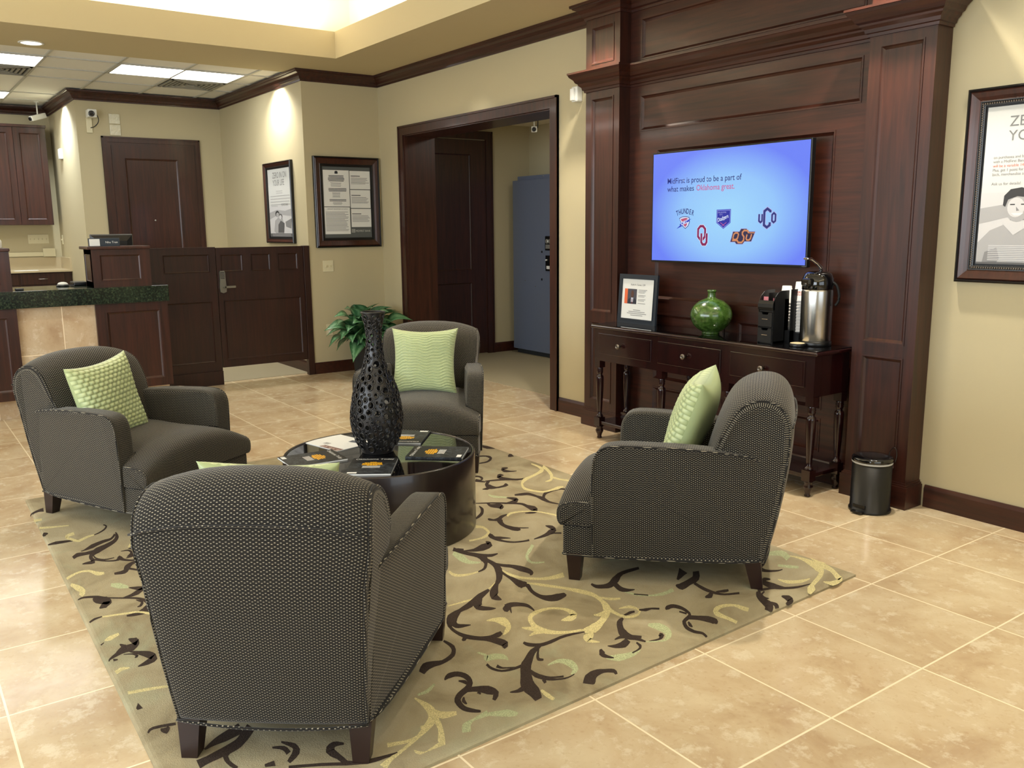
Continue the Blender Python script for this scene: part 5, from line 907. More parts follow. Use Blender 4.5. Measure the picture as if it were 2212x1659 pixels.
b = newbm(); sweep(b, [(PR0, RF), (PL1, RF)], [(0, 0), (.014, 0), (.014, .118), (.008, .128), (0, .13)]); objw('plinth', b, W_DARKH, t)

# television
TVC = (-1.7535, 2.04, 1.594)
t = thing('television', 'large flat television showing a blue screen with team logos, mounted on the panelling', 'television', (TVC[0], RF, TVC[2]))
b = newbm(); bbox(b, TVC[0]-.617, TVC[0]+.617, 2.041, 2.075, TVC[2]-.356, TVC[2]+.356, .004); bbox(b, TVC[0]-.42, TVC[0]+.42, 2.075, 2.112, TVC[2]-.30, TVC[2]+.12, .01); objw('housing', b, BLK, t)
b = newbm(); box(b, TVC[0]-.15, TVC[0]+.15, 2.112, 2.118, TVC[2]-.15, TVC[2]+.1); objw('wall_bracket', b, BLK, t)
scr = bpy.data.materials.new('lit screen'); scr.use_nodes = True; k = NT(scr); MATS['scr'] = scr
k.b.inputs['Base Color'].default_value = (0, 0, 0, 1); k.b.inputs['Roughness'].default_value = .25
v = k.mapping(k.coord('Generated'), (1.15, 1, 1.0), (-.60, -.5, -.42)); 
sp = k.n('ShaderNodeSeparateXYZ'); k.l(v, sp.inputs[0])
dd = k.math('SQRT', k.math('ADD', k.math('MULTIPLY', sp.outputs[0], sp.outputs[0]), k.math('MULTIPLY', sp.outputs[2], sp.outputs[2])))
k.l(k.ramp(dd, [(.0, lin((160, 216, 250))), (.35, lin((146, 196, 250))), (.62, lin((106, 130, 246)))]), k.b.inputs['Emission Color'])
k.b.inputs['Emission Strength'].default_value = ES
b = newbm(); box(b, TVC[0]-.606, TVC[0]+.606, 2.0395, 2.0412, TVC[2]-.343, TVC[2]+.345); objw('screen', b, scr, t)
def emi(name, c): return mat(name, (0, 0, 0), .4, emit=c, es=ES)
E_NAVY = emi('screen navy', (28, 40, 120)); E_PINK = emi('screen rose', (196, 92, 150)); E_BLUE = emi('screen blue', (40, 60, 190)); E_WHITE = emi('screen white', (216, 226, 250)); E_CRIM = emi('screen crimson', (132, 16, 84))
E_ORNG = emi('screen orange', (206, 134, 92)); E_DK = emi('screen dark navy', (40, 34, 74)); E_RED = emi('screen red', (186, 78, 110)); E_LAV = emi('screen lavender', (170, 170, 226))
ys_ = 2.0390
def TP(x, z, l=0): return (x, ys_-.0004*l, z)
def stxt(body, x, z, size, m, sx=1, l=1, al='LEFT', rot=0, shear=0, bold=0, name='screen_lettering', fit=None):
    U = (math.cos(rot), 0, math.sin(rot)); V = (-math.sin(rot), 0, math.cos(rot))
    if fit:
        o = textmesh(name, body, size, (0, 0, 0), Ux, Uz, m, None, al, 1, shear, bold); w = max(v.co.x for v in o.data.vertices)-min(v.co.x for v in o.data.vertices); me = o.data; bpy.data.objects.remove(o); bpy.data.meshes.remove(me); sx = fit/w
    return textmesh(name, body, size, TP(x, z, l), U, V, m, t, al, sx, shear, bold)
stxt('MidFirst is proud to be a part of', -2.230, 1.745, .0500, E_NAVY, fit=.608, bold=.0003); stxt('what makes', -2.228, 1.694, .0500, E_NAVY, fit=.232, bold=.0003); stxt('Oklahoma great.', -1.978, 1.694, .0500, E_PINK, fit=.306, bold=.0003)
def slab(pts, m, l, name='logo_shape', holes=None):
    b = newbm(); poly(b, [TP(x, z, l) for x, z in pts]); objw(name, b, m, t)
def stroke(b, pts, w, l, closed=False):
    """flat mitred band on the screen"""
    n = len(pts); L = []
    for i, p in enumerate(pts):
        a = pts[(i-1) % n] if closed or i else p; c = pts[(i+1) % n] if closed or i < n-1 else p
        d1 = Vector((p[0]-a[0], p[1]-a[1])); d2 = Vector((c[0]-p[0], c[1]-p[1]))
        if d1.length < 1e-9: d1 = d2
        if d2.length < 1e-9: d2 = d1
        d1.normalize(); d2.normalize(); n1 = Vector((-d1.y, d1.x)); n2 = Vector((-d2.y, d2.x)); s = n1+n2; s = s*(1/max(.4, 1+n1.dot(n2)))
        L.append(((p[0]+s.x*w/2, p[1]+s.y*w/2), (p[0]-s.x*w/2, p[1]-s.y*w/2)))
    for i in (range(n) if closed else range(n-1)):
        (a, c), (d, e) = L[i], L[(i+1) % n]; poly(b, [TP(*a, l), TP(*c, l), TP(*e, l), TP(*d, l)])
def band(pts, w, m, l, closed=False, name='logo_shape'):
    b = newbm(); stroke(b, pts, w, l, closed); objw(name, b, m, t)
def octo(cx, cz, w, h, c): return [(cx-w/2+c, cz-h/2), (cx+w/2-c, cz-h/2), (cx+w/2, cz-h/2+c), (cx+w/2, cz+h/2-c), (cx+w/2-c, cz+h/2), (cx-w/2+c, cz+h/2), (cx-w/2, cz+h/2-c), (cx-w/2, cz-h/2+c)]
# THUNDER with shield
for i, chx in enumerate('THUNDER'):
    a = (i-3)*.021; stxt(chx, -2.068+a, 1.538+.016-abs(i-3)**1.6*.0022, .046, E_NAVY, .66, 1, 'CENTER', -(i-3)*.085, bold=.0008)
slab([(-2.118, 1.524), (-2.09, 1.534), (-2.06, 1.536), (-2.03, 1.530), (-2.024, 1.50), (-2.036, 1.474), (-2.062, 1.456), (-2.088, 1.474), (-2.104, 1.50)], E_NAVY, 1)
slab([(-2.113, 1.521), (-2.09, 1.530), (-2.06, 1.532), (-2.034, 1.527), (-2.029, 1.50), (-2.040, 1.476), (-2.062, 1.461), (-2.085, 1.477), (-2.099, 1.50)], E_WHITE, 2)
slab([(-2.103, 1.518), (-2.06, 1.526), (-2.043, 1.523), (-2.040, 1.50), (-2.050, 1.480), (-2.062, 1.468), (-2.078, 1.482), (-2.090, 1.50)], E_RED, 3)
slab([(-2.138, 1.456), (-2.105, 1.480), (-2.112, 1.484), (-2.075, 1.505), (-2.01, 1.520), (-2.03, 1.508), (-2.022, 1.506), (-2.085, 1.482), (-2.078, 1.478)], E_BLUE, 4)
stxt('OKC', -2.068, 1.486, .031, E_WHITE, .9, 5, 'CENTER', .28, .2, .0012)
# OU
slabO = octo(-1.922, 1.432, .055, .074, .016)
band(octo(-1.922, 1.4315, .058, .082, .018), .022, E_WHITE, 1, True); band(octo(-1.922, 1.4315, .058, .082, .018), .0155, E_CRIM, 2, True)
Up = [(-1.922, 1.428), (-1.922, 1.374), (-1.911, 1.359), (-1.889, 1.359), (-1.878, 1.374), (-1.878, 1.428)]
band(Up, .022, E_WHITE, 3); band(Up, .0155, E_CRIM, 4)
# shield with script
slab([(-1.804, 1.572), (-1.692, 1.574), (-1.692, 1.492), (-1.747, 1.455), (-1.804, 1.492)], E_BLUE, 1)
band([(-1.799, 1.567), (-1.697, 1.568), (-1.697, 1.495), (-1.747, 1.461), (-1.799, 1.495)], .0022, E_LAV, 2, True)
slab([(-1.796, 1.564), (-1.700, 1.565), (-1.700, 1.497), (-1.747, 1.465), (-1.796, 1.497)], emi('screen deep blue', (30, 40, 160)), 3)
stxt('OKLAHOMA', -1.760, 1.551, .0125, E_LAV, .95, 4, 'CENTER'); stxt('CITY', -1.768, 1.538, .0125, E_LAV, .95, 4, 'CENTER')
stxt('Dodgers', -1.750, 1.510, .033, E_WHITE, .78, 5, 'CENTER', .30, .25, .0006)
band([(-1.775, 1.504), (-1.735, 1.514)], .003, E_WHITE, 5); band([(-1.772, 1.494), (-1.738, 1.474)], .003, E_PINK, 5); band([(-1.722, 1.494), (-1.756, 1.474)], .003, E_PINK, 6)
# OSU
slab([(-1.694, 1.374), (-1.655, 1.374), (-1.645, 1.362), (-1.592, 1.362), (-1.578, 1.378), (-1.528, 1.378), (-1.498, 1.441), (-1.556, 1.441), (-1.564, 1.458), (-1.610, 1.458), (-1.622, 1.441), (-1.672, 1.441), (-1.684, 1.400)], E_LAV, 1)
slab([(-1.688, 1.377), (-1.652, 1.377), (-1.642, 1.365), (-1.594, 1.365), (-1.580, 1.381), (-1.530, 1.381), (-1.503, 1.438), (-1.558, 1.438), (-1.567, 1.455), (-1.608, 1.455), (-1.620, 1.438), (-1.669, 1.438), (-1.680, 1.400)], E_DK, 2)
def shr(p): return [(x+(z-1.41)*.28, z) for x, z in p]
band(shr(octo(-1.648, 1.411, .036, .040, .009)), .0095, E_ORNG, 3, True)
band(shr([(-1.558, 1.432), (-1.566, 1.444), (-1.594, 1.446), (-1.604, 1.434), (-1.600, 1.422), (-1.584, 1.408), (-1.580, 1.388), (-1.590, 1.374), (-1.616, 1.374), (-1.628, 1.386), (-1.668, 1.387)]), .0105, E_ORNG, 4)
band(shr([(-1.562, 1.432), (-1.512, 1.432)]), .006, E_ORNG, 4)
band(shr([(-1.565, 1.422), (-1.565, 1.398), (-1.556, 1.389), (-1.540, 1.389), (-1.532, 1.398), (-1.532, 1.424)]), .0095, E_ORNG, 3)
# UCO
for w, m_, l in ((.022, E_LAV, 1), (.0145, E_NAVY, 2)):
    band([(-1.398, 1.548), (-1.398, 1.556), (-1.420, 1.570), (-1.441, 1.556), (-1.441, 1.476), (-1.420, 1.463), (-1.400, 1.476), (-1.400, 1.492)], w, m_, l)
    band([(-1.478, 1.540), (-1.478, 1.500), (-1.467, 1.492), (-1.456, 1.500), (-1.456, 1.540)], w*.75, m_, l); band([(-1.385, 1.535), (-1.373, 1.545), (-1.361, 1.535), (-1.361, 1.500), (-1.373, 1.491), (-1.385, 1.500)], w*.75, m_, l, True)
textmesh('maker_mark', 'VIZIO', .011, (-1.170, 2.0403, 1.2405), Ux, Uz, mat('grey print', (120, 120, 125), .5), t)

# ================================================================== CONSOLE TABLE
CX0, CX1, CY0, CY1, CZ = -2.655, -.875, 1.795, 2.105, .812
t = thing('console_table', 'dark reddish mahogany console table with three drawers and turned legs under the television', 'table', ((CX0+CX1)/2, (CY0+CY1)/2, 0))
b = newbm(); bbox(b, CX0-.024, CX1+.024, CY0-.022, CY1+.006, CZ-.026, CZ-.004, .008, 3); objw('tabletop', b, W_CONS, t)
b = newbm(); box(b, CX0-.012, CX1+.012, CY0-.010, CY1, CZ-.0045, CZ); objw('glass_sheet', b, GLASSB, t)
b = newbm()
panelled(b, (CX0, CY0, .560), Ux, Uz, Nm, CX1-CX0, .226, [], CY1-CY0)
objw('apron', b, W_CONS, t)
for i, (x0, x1) in enumerate(((-2.612, -2.098), (-2.040, -1.520), (-1.449, -.932))):
    b = newbm(); bbox(b, x0, x1, CY0-.006, CY0+.01, .609, .752, .003, 2); 
    b2 = newbm(); box(b2, x0+.012, x1-.012, CY0-.008, CY0-.005, .621, .740); merge(b, b2)
    dr = objw('drawer', b, W_CONS, t)
    xm = (x0+x1)/2-(.03 if i == 0 else .015)
    b = newbm(); lathe(b, [(.006, 0), (.006, -.018), (.012, -.021), (.017, -.026), (.018, -.032), (.014, -.038), (.009, -.040), (.008, -.037)], (xm, CY0-.006, .681), 20, 'Y')
    b.transform((Matrix.Translation(t.location)).inverted()); obj('knob', b, PEWTER, dr, True)
LEG = [(.020, .558), (.020, .505), (.023, .50), (.020, .494), (.024, .488), (.020, .48), (.023, .474), (.019, .466), (.016, .455), (.025, .445), (.027, .43), (.026, .37), (.022, .28), (.017, .20), (.015, .175), (.024, .165), (.026, .158), (.024, .150)]
FT = [(.024, .092), (.027, .084), (.020, .076), (.028, .060), (.027, .048), (.018, .03), (.014, .014), (.018, .006), (.016, 0)]
for x in (-2.630, -2.030, -1.482, -.900):
    for y in (CY0+.028, CY1-.028):
        b = newbm(); lathe(b, LEG, (x, y, 0), 20); box(b, x-.025, x+.025, y-.025, y+.025, .508, .562)
        box(b, x-.027, x+.027, y-.027, y+.027, .090, .152)
        if x in (-2.630, -.900): lathe(b, FT, (x, y, 0), 20)
        objw('leg', b, W_CONS, t)
b = newbm(); bbox(b, CX0+.01, CX1-.01, CY0+.012, CY1-.012, .104, .128, .004); objw('lower_shelf', b, W_CONS, t)

# items on the console
t = thing('photo_frame', 'small navy frame with typed page and portrait on the left end of the console', 'picture frame', (-2.468, 2.0, CZ))
fr = newbm(); W, H = .372, .338
panelled(fr, (-W/2, 0, 0), Ux, Uz, Nm, W, H, [(.028, .028, W-.028, H-.028)], .016, .006, .006)
o = obj('frame', fr, NAVYF, t); o.rotation_euler = (math.radians(-4), 0, 0)
def on_frame(name, b, m):
    q = obj(name, b, m, t); q.rotation_euler = (math.radians(-4), 0, 0); return q
b = newbm(); box(b, -W/2+.033, W/2-.033, .0035, .0055, .033, H-.033); on_frame('page', b, PAPER)
b = newbm(); box(b, -.128, -.098, .0028, .0034, .135, .238); on_frame('portrait_band', b, mat('orange band', (222, 104, 60), .6))
def portrait(b, x0, z0, w, h, y):
    """flat printed portrait: materials 0 backdrop 1 suit 2 shirt 3 skin 4 tie"""
    P = lambda u, v, l: (x0+u*w, y-.0003*l, z0+v*h)
    poly(b, [P(0, 0, 0), P(1, 0, 0), P(1, 1, 0), P(0, 1, 0)], 0)
    poly(b, [P(.02, 0, 1), P(.98, 0, 1), P(.93, .28, 1), P(.66, .42, 1), (x0+.40*w, y-.0003, z0+.42*h), P(.08, .30, 1)], 1)
    poly(b, [P(.40, .12, 2), P(.62, .12, 2), P(.66, .42, 2), P(.40, .42, 2)], 2)
    poly(b, [P(.49, 0, 3), P(.56, 0, 3), P(.55, .34, 3), P(.50, .34, 3)], 4)
    poly(b, [P(.53+.155*math.cos(a), .66+.25*math.sin(a), 4) for a in [i*PI/8 for i in range(16)]], 3)
b = newbm(); portrait(b, -.098, .135, .09, .103, .0030); on_frame('portrait', b, [mat('print slate', (70, 70, 80), .6), mat('print suit', (36, 40, 54), .6), mat('print shirt', (190, 196, 212), .6), mat('print skin', (84, 54, 44), .6), mat('print tie', (120, 40, 40), .6)])
b = newbm()
for i in range(11):
    z = .232-.0092*i
    if i in (3, 6, 9): continue
    poly(b, [(.006, .003, z), (.006+.085-(i % 3)*.012, .003, z), (.006+.085-(i % 3)*.012, .003, z+.0032), (.006, .003, z+.0032)])
for i, w in enumerate((.07, .16, .19, .12)):
    z = .092-.012*i; poly(b, [(-w/2, .003, z), (w/2, .003, z), (w/2, .003, z+.004), (-w/2, .003, z+.004)])
on_frame('typed_lines', b, INKG)
q = textmesh('frame_heading', 'Keith A. Carter, CFP', .0165, (-2.468, 2.0+.0026, CZ+.262), Ux, Uz, INK, t, 'CENTER'); q.rotation_euler = (math.radians(-4), 0, 0)

greeng = mat('green glass', (52, 84, 28), .2, spec=.6, coat=.5); k = NT(greeng); nn = k.noise(k.coord(), 26, 4, .6, .5); k.l(k.ramp(nn, [(.4, lin((42, 70, 18))), (.65, lin((78, 108, 48)))]), k.b.inputs['Base Color'])
t = thing('bottle_vase', 'round green glass bottle vase with narrow neck on the console table', 'vase', (-1.775, 1.985, CZ))
b = newbm(); prof = catmull([(.052, 0, 0), (.055, .005, 0), (.053, .010, 0), (.078, .026, 0), (.108, .054, 0), (.1265, .095, 0), (.1275, .128, 0), (.114, .165, 0), (.082, .196, 0), (.048, .213, 0), (.029, .221, 0), (.0245, .232, 0), (.024, .262, 0)], 4); lathe(b, [(p[0], p[1]) for p in prof], seg=40); obj('body', b, greeng, t)
b = newbm(); lathe(b, [(.0235, .254), (.029, .262), (.029, .270), (.020, .272)], seg=28); obj('lip', b, greeng, t)

# coffee organiser
t = thing('coffee_organizer', 'black plastic coffee caddy with two small drawers beside the paper cups', 'organizer', (-1.265, 1.93, CZ))
X0, X1, YA, YB = -.052, .052, -.065, .072
b = newbm(); box(b, X0, X1, YA+.01, YB, .0, .012)
for x in (X0, X1-.004):
    pf = [(YA, 0), (YB, 0), (YB, .298), (YA+.075, .298), (YA+.045, .290), (YA+.018, .268), (YA, .235)]
    prism(b, pf, x, x+.004, lambda y, z, x: (x, y, z))
box(b, X0, X1, YA+.10, YB, 0, .25); box(b, X0+.004, X1-.004, YA+.004, YA+.10, .088, .092); box(b, X0+.004, X1-.004, YA+.004, YA+.10, .178, .186)
obj('case', b, BLK, t)
b = newbm(); pts = [(YA-.004, .190), (YA-.008, .205), (YA-.006, .225), (YA+.004, .243), (YA+.01, .243), (YA+.01, .19)]; prism(b, pts, X0, X1, lambda y, z, x: (x, y, z)); obj('front_lip', b, BLK, t)
b = newbm(); box(b, -.001, .001, YA+.02, YA+.098, .186, .285); box(b, X0+.004, X1-.004, YA+.012, YA+.1, .186, .19); obj('divider', b, BLK, t)
for z in (.006, .096):
    b = newbm(); pts = [(X0+.005, z), (X1-.005, z), (X1-.005, z+.080), (.024, z+.080), (.018, z+.068), (-.018, z+.068), (-.024, z+.080), (X0+.005, z+.080)]
    prism(b, pts, YA-.006, YA+.004, lambda x, zz, y: (x, y, zz)); box(b, X0+.006, X1-.006, YA+.004, YA+.095, z, z+.006); d = obj('drawer', b, mat('satin black', (30, 30, 31), .3), t)
    b = newbm(); box(b, -.020, .020, YA-.0072, YA-.006, z+.040, z+.0435); obj('pull', b, CHROME, d)
b = newbm(); box(b, X0, .128, YB+.001, .168, 0, .058); box(b, .086, .090, YB-.03, YB+.03, 0, .305); box(b, .052, .090, YB-.03, YB+.001, 0, .07); obj('cup_rack', b, BLK, t)
b = newbm()
for i in range(5): box(b, -.042+i*.003, -.005+i*.003, YA+.03+i*.010, YA+.034+i*.010, .19, .262-.003*i)
obj('sweetener_packets', b, mat('pink paper', (214, 130, 140), .6), t)
cupm = mat('paper cup', (228, 226, 224), .55)
def cups(x, y, z0, n, top, label):
    t = thing('paper_cup_stack', label, 'paper cups', (x, y, CZ), 0, 'paper cup stacks')
    b = newbm(); z = z0
    for i in range(n):
        lathe(b, [(.0375, z), (.040, z+.001), (.040, z+.005), (.0375, z+.0075), (.0365, z+.0175)], seg=24, cap=(False, False)); z += .0175
    lathe(b, [(.0375, z), (.040, z+.001), (.040, z+.005), (.0375, z+.0075), (.027, top-.001), (.025, top)], seg=24, cap=(False, True)); obj('cups', b, cupm, t)
    b = newbm(); a0 = -1.0
    for kk in range(3):
        for (da, w, za, zb) in ((0, .05, -.012, .012), (.22, .05, -.012, .012), (.05, .16, -.012, -.007), (.05, .16, .007, .012)):
            a = a0-.55+kk*.36+da; r_ = .0335
            zc = z+.045; q = [(r_*math.cos(a), r_*math.sin(a), zc+za), (r_*math.cos(a+w), r_*math.sin(a+w), zc+za), (r_*math.cos(a+w), r_*math.sin(a+w), zc+zb), (r_*math.cos(a), r_*math.sin(a), zc+zb)]
            poly(b, [(p[0]*1.035, p[1]*1.035, p[2]) for p in q])
    obj('red_print', b, mat('red cup print', (214, 110, 104), .6), t)
cups(-1.268, 2.052, .060, 9, .318, 'shorter stack of white paper cups next to the black caddy')
cups(-1.180, 2.058, .060, 10, .345, 'taller stack of white paper cups between the caddy and the steel airpot')

t = thing('airpot', 'stainless steel airpot coffee dispenser with black pump lid on the console table', 'coffee dispenser', (-1.036, 2.012, CZ))
b = newbm(); lathe(b, [(.086, 0), (.088, .004), (.088, .024), (.084, .028)], seg=40); obj('base_ring', b, BLK, t)
b = newbm(); lathe(b, [(.083, .026), (.0845, .030), (.0845, .300), (.083, .312), (.080, .316)], seg=48); obj('body', b, STEEL, t)
b = newbm(); lathe(b, [(.084, .312), (.086, .318), (.086, .350), (.082, .375), (.070, .398), (.055, .408), (.02, .412)], seg=40); bbox(b, -.03, .03, -.115, -.06, .335, .375, .010); obj('lid', b, BLKG, t)
b = newbm(); tube(b, [(0, -.108, .350), (0, -.112, .325)], .010, 10); obj('spout', b, BLK, t)
b = newbm(); tube(b, [(.010, .01, .405), (.010, .005, .430), (.0, -.02, .455), (-.012, -.055, .478), (-.02, -.075, .482)], [.008, .010, .008, .008, .006], 10); bbox(b, -.034, -.002, -.095, -.055, .476, .488, .004); obj('pump_lever', b, CHROME, t)
b = newbm(); tube(b, catmull([(.080, .02, .352), (.098, .03, .335), (.112, .035, .29), (.110, .035, .25), (.096, .03, .225)], 5), [.0075]*21, 8); obj('carry_handle', b, mat('matt black', (12, 12, 12), .6, spec=.3), t)
t = thing('round_tin', 'small black round lid with cream top lying in front of the airpot', 'tin lid', (-1.065, 1.895, CZ))
b = newbm(); lathe(b, [(.044, 0), (.045, .003), (.045, .016), (.043, .018)], seg=32); obj('rim', b, BLK, t)
b = newbm(); lathe(b, [(.040, .0182), (.036, .0195)], seg=32); obj('top', b, mat('cream card', (214, 196, 156), .6), t)

# pedal bin
t = thing('pedal_bin', 'small black pedal bin with white liner standing by the right pilaster', 'bin', (-.563, 1.885, 0))
b = newbm(); lathe(b, [(.101, 0), (.105, .003), (.105, .014), (.099, .018), (.098, .262)], seg=40); obj('body', b, BLK, t)
b = newbm(); lathe(b, [(.0985, .258)]+[(.1005, .260), (.1005, .268)], seg=40); obj('liner', b, mat('bin liner', (196, 198, 200), .4), t)
b = newbm(); lathe(b, [(.100, .267), (.102, .270), (.102, .284), (.095, .292), (.05, .297), (.01, .298)], seg=40); obj('lid', b, BLKG, t)
b = newbm(); a = math.atan2(-.86, -.51); 
box(b, .088, .128, -.030, .030, .008, .016); box(b, .094, .102, -.034, .034, .03, .046); b.transform(Matrix.Rotation(a+.55, 4, 'Z')); obj('pedal', b, BLK, t)
b = newbm(); tube(b, catmull([(.035, .088, .262), (.035, .098, .30), (.05, .10, .328), (.068, .098, .325), (.082, .085, .298), (.082, .072, .262)], 5), .003, 6); obj('wire_handle', b, mat('dark wire', (50, 44, 42), .3, metal=.8), t)

# ================================================================== PICTURES ON THE WALLS
FRW = wood('frame wood', (46, 24, 18), (78, 40, 28), .3); FRB = mat('frame black', (22, 20, 20), .3); 
def frame_mould(b, O, U, V, N, W, H, w, t_=.03, beads=False):
    """mitred picture moulding: materials 0 black 1 wood 2 dark inner"""
    O, U, V, N = Vector(O), Vector(U), Vector(V), Vector(N)
    prof = [(0, 0, 0), (0, t_*.8, 0), (w*.10, t_, 0), (w*.16, t_*.75, 0), (w*.24, t_*.95, 1), (w*.50, t_*.75, 1), (w*.70, t_*.55, 1), (w*.74, t_*.62, 1), (w*.80, t_*.62, 2), (w*.84, t_*.42, 2), (w, t_*.35, 2), (w, t_*.1, 2)]
    rings = []
    for ins, d, mi in prof: rings.append(([b.verts.new(O+U*u+V*v+N*d) for u, v in ((ins, ins), (W-ins, ins), (W-ins, H-ins), (ins, H-ins))], mi))
    for (a, m0), (c, m1) in zip(rings, rings[1:]):
        for i in range(4): b.faces.new((a[i], a[(i+1) % 4], c[(i+1) % 4], c[i])).material_index = m1
def lines(b, O, U, V, x0, x1, z, n, dz, h, mi=0, ragged=.15, seed=1, center=False):
    rnd = random.Random(seed); O, U, V = Vector(O), Vector(U), Vector(V)
    for i in range(n):
        w = (x1-x0)*(1-rnd.uniform(0, ragged)); a = (x0+x1)/2-w/2 if center else x0; zz = z-i*dz
        poly(b, [O+U*a+V*zz, O+U*(a+w)+V*zz, O+U*(a+w)+V*(zz+h), O+U*a+V*(zz+h)], mi)
GR = [mat('print grey %d' % v, (v, v, v+2), .6) for v in (50, 90, 130, 165, 200)]
# notice board frame facing us between gate and doorway
t = thing('notice_frame', 'dark framed board of white notices on the narrow wall between gate and doorway', 'picture frame', (XC, 1.779, 1.738))
b = newbm(); W, H = .727, .905; O = (XC+.001, 1.4155, 1.286)
frame_mould(b, O, Uy, Uz, (1, 0, 0), W, H, .098, .034); objw('frame', b, [FRB, FRW, FRB], t)
b = newbm(); box(b, XC+.002, XC+.006, O[1]+.02, O[1]+W-.02, O[2]+.02, O[2]+H-.02); objw('backing', b, mat('notice grey mat', (84, 88, 88), .6), t)
sheets = [(.108, .135, .388, .405), (.108, .412, .392, .773), (.402, .205, .627, .390), (.400, .398, .625, .580), (.400, .588, .628, .770)]
b = newbm(); P0 = Vector((XC+.0066, O[1], O[2]))
for x0, z0, x1, z1 in sheets: box(b, XC+.006, XC+.0066, O[1]+x0, O[1]+x1, O[2]+z0, O[2]+z1)
objw('notice_sheets', b, PAPER, t)
b = newbm(); Pn = Vector((XC+.0070, O[1], O[2]))
lines(b, Pn, Uy, Uz, .16, .34, .715, 5, .013, .0065, 0, .1, 2, True); lines(b, Pn, Uy, Uz, .18, .31, .645, 4, .011, .004, 1, .3, 3, True); lines(b, Pn, Uy, Uz, .16, .36, .588, 3, .012, .006, 0, .1, 4, True)
lines(b, Pn, Uy, Uz, .19, .30, .548, 5, .011, .004, 1, .3, 5, True); lines(b, Pn, Uy, Uz, .16, .36, .478, 2, .013, .006, 0, .1, 6, True); lines(b, Pn, Uy, Uz, .20, .31, .452, 3, .011, .004, 1, .3, 7, True)
lines(b, Pn, Uy, Uz, .12, .375, .355, 16, .0125, .0045, 1, .18, 8); 
for z in (.715, .522, .335): lines(b, Pn, Uy, Uz, .412, .52, z, 1, .01, .007, 0, .1, 9); lines(b, Pn, Uy, Uz, .412, .615, z-.018, 6, .0115, .0045, 1, .2, int(z*90))
objw('notice_print', b, [INK, INKG], t)
textmesh('notice_heading', 'COMMUNITY REINVESTMENT ACT NOTICE', .0135, Pn+Vector((.0002, .250, .382)), Uy, Uz, INK, t, 'CENTER', .86)
b = newbm(); cx = .252; pts = [(.235, .738), (.269, .738), (.269, .758), (.261, .766), (.243, .766), (.235, .758)]; poly(b, [Pn+Vector((0, u, v)) for u, v in pts]); objw('notice_emblem', b, INK, t)
textmesh('bank_lettering', 'MIDFIRST BANK', .030, Pn+Vector((.0, .445, .155)), Uy, Uz, mat('pale print', (196, 196, 190), .5), t, 'LEFT', .80)
b = newbm(); 
for q in ((.402, .150, .438, .154), (.402, .180, .438, .184), (.402, .154, .406, .180), (.434, .154, .438, .180), (.412, .158, .418, .176), (.424, .158, .430, .176)): poly(b, [Pn+Vector((0, q[0], q[1])), Pn+Vector((0, q[2], q[1])), Pn+Vector((0, q[2], q[3])), Pn+Vector((0, q[0], q[3]))])
objw('bank_emblem', b, mat('pale print', (196, 196, 190), .5), t)

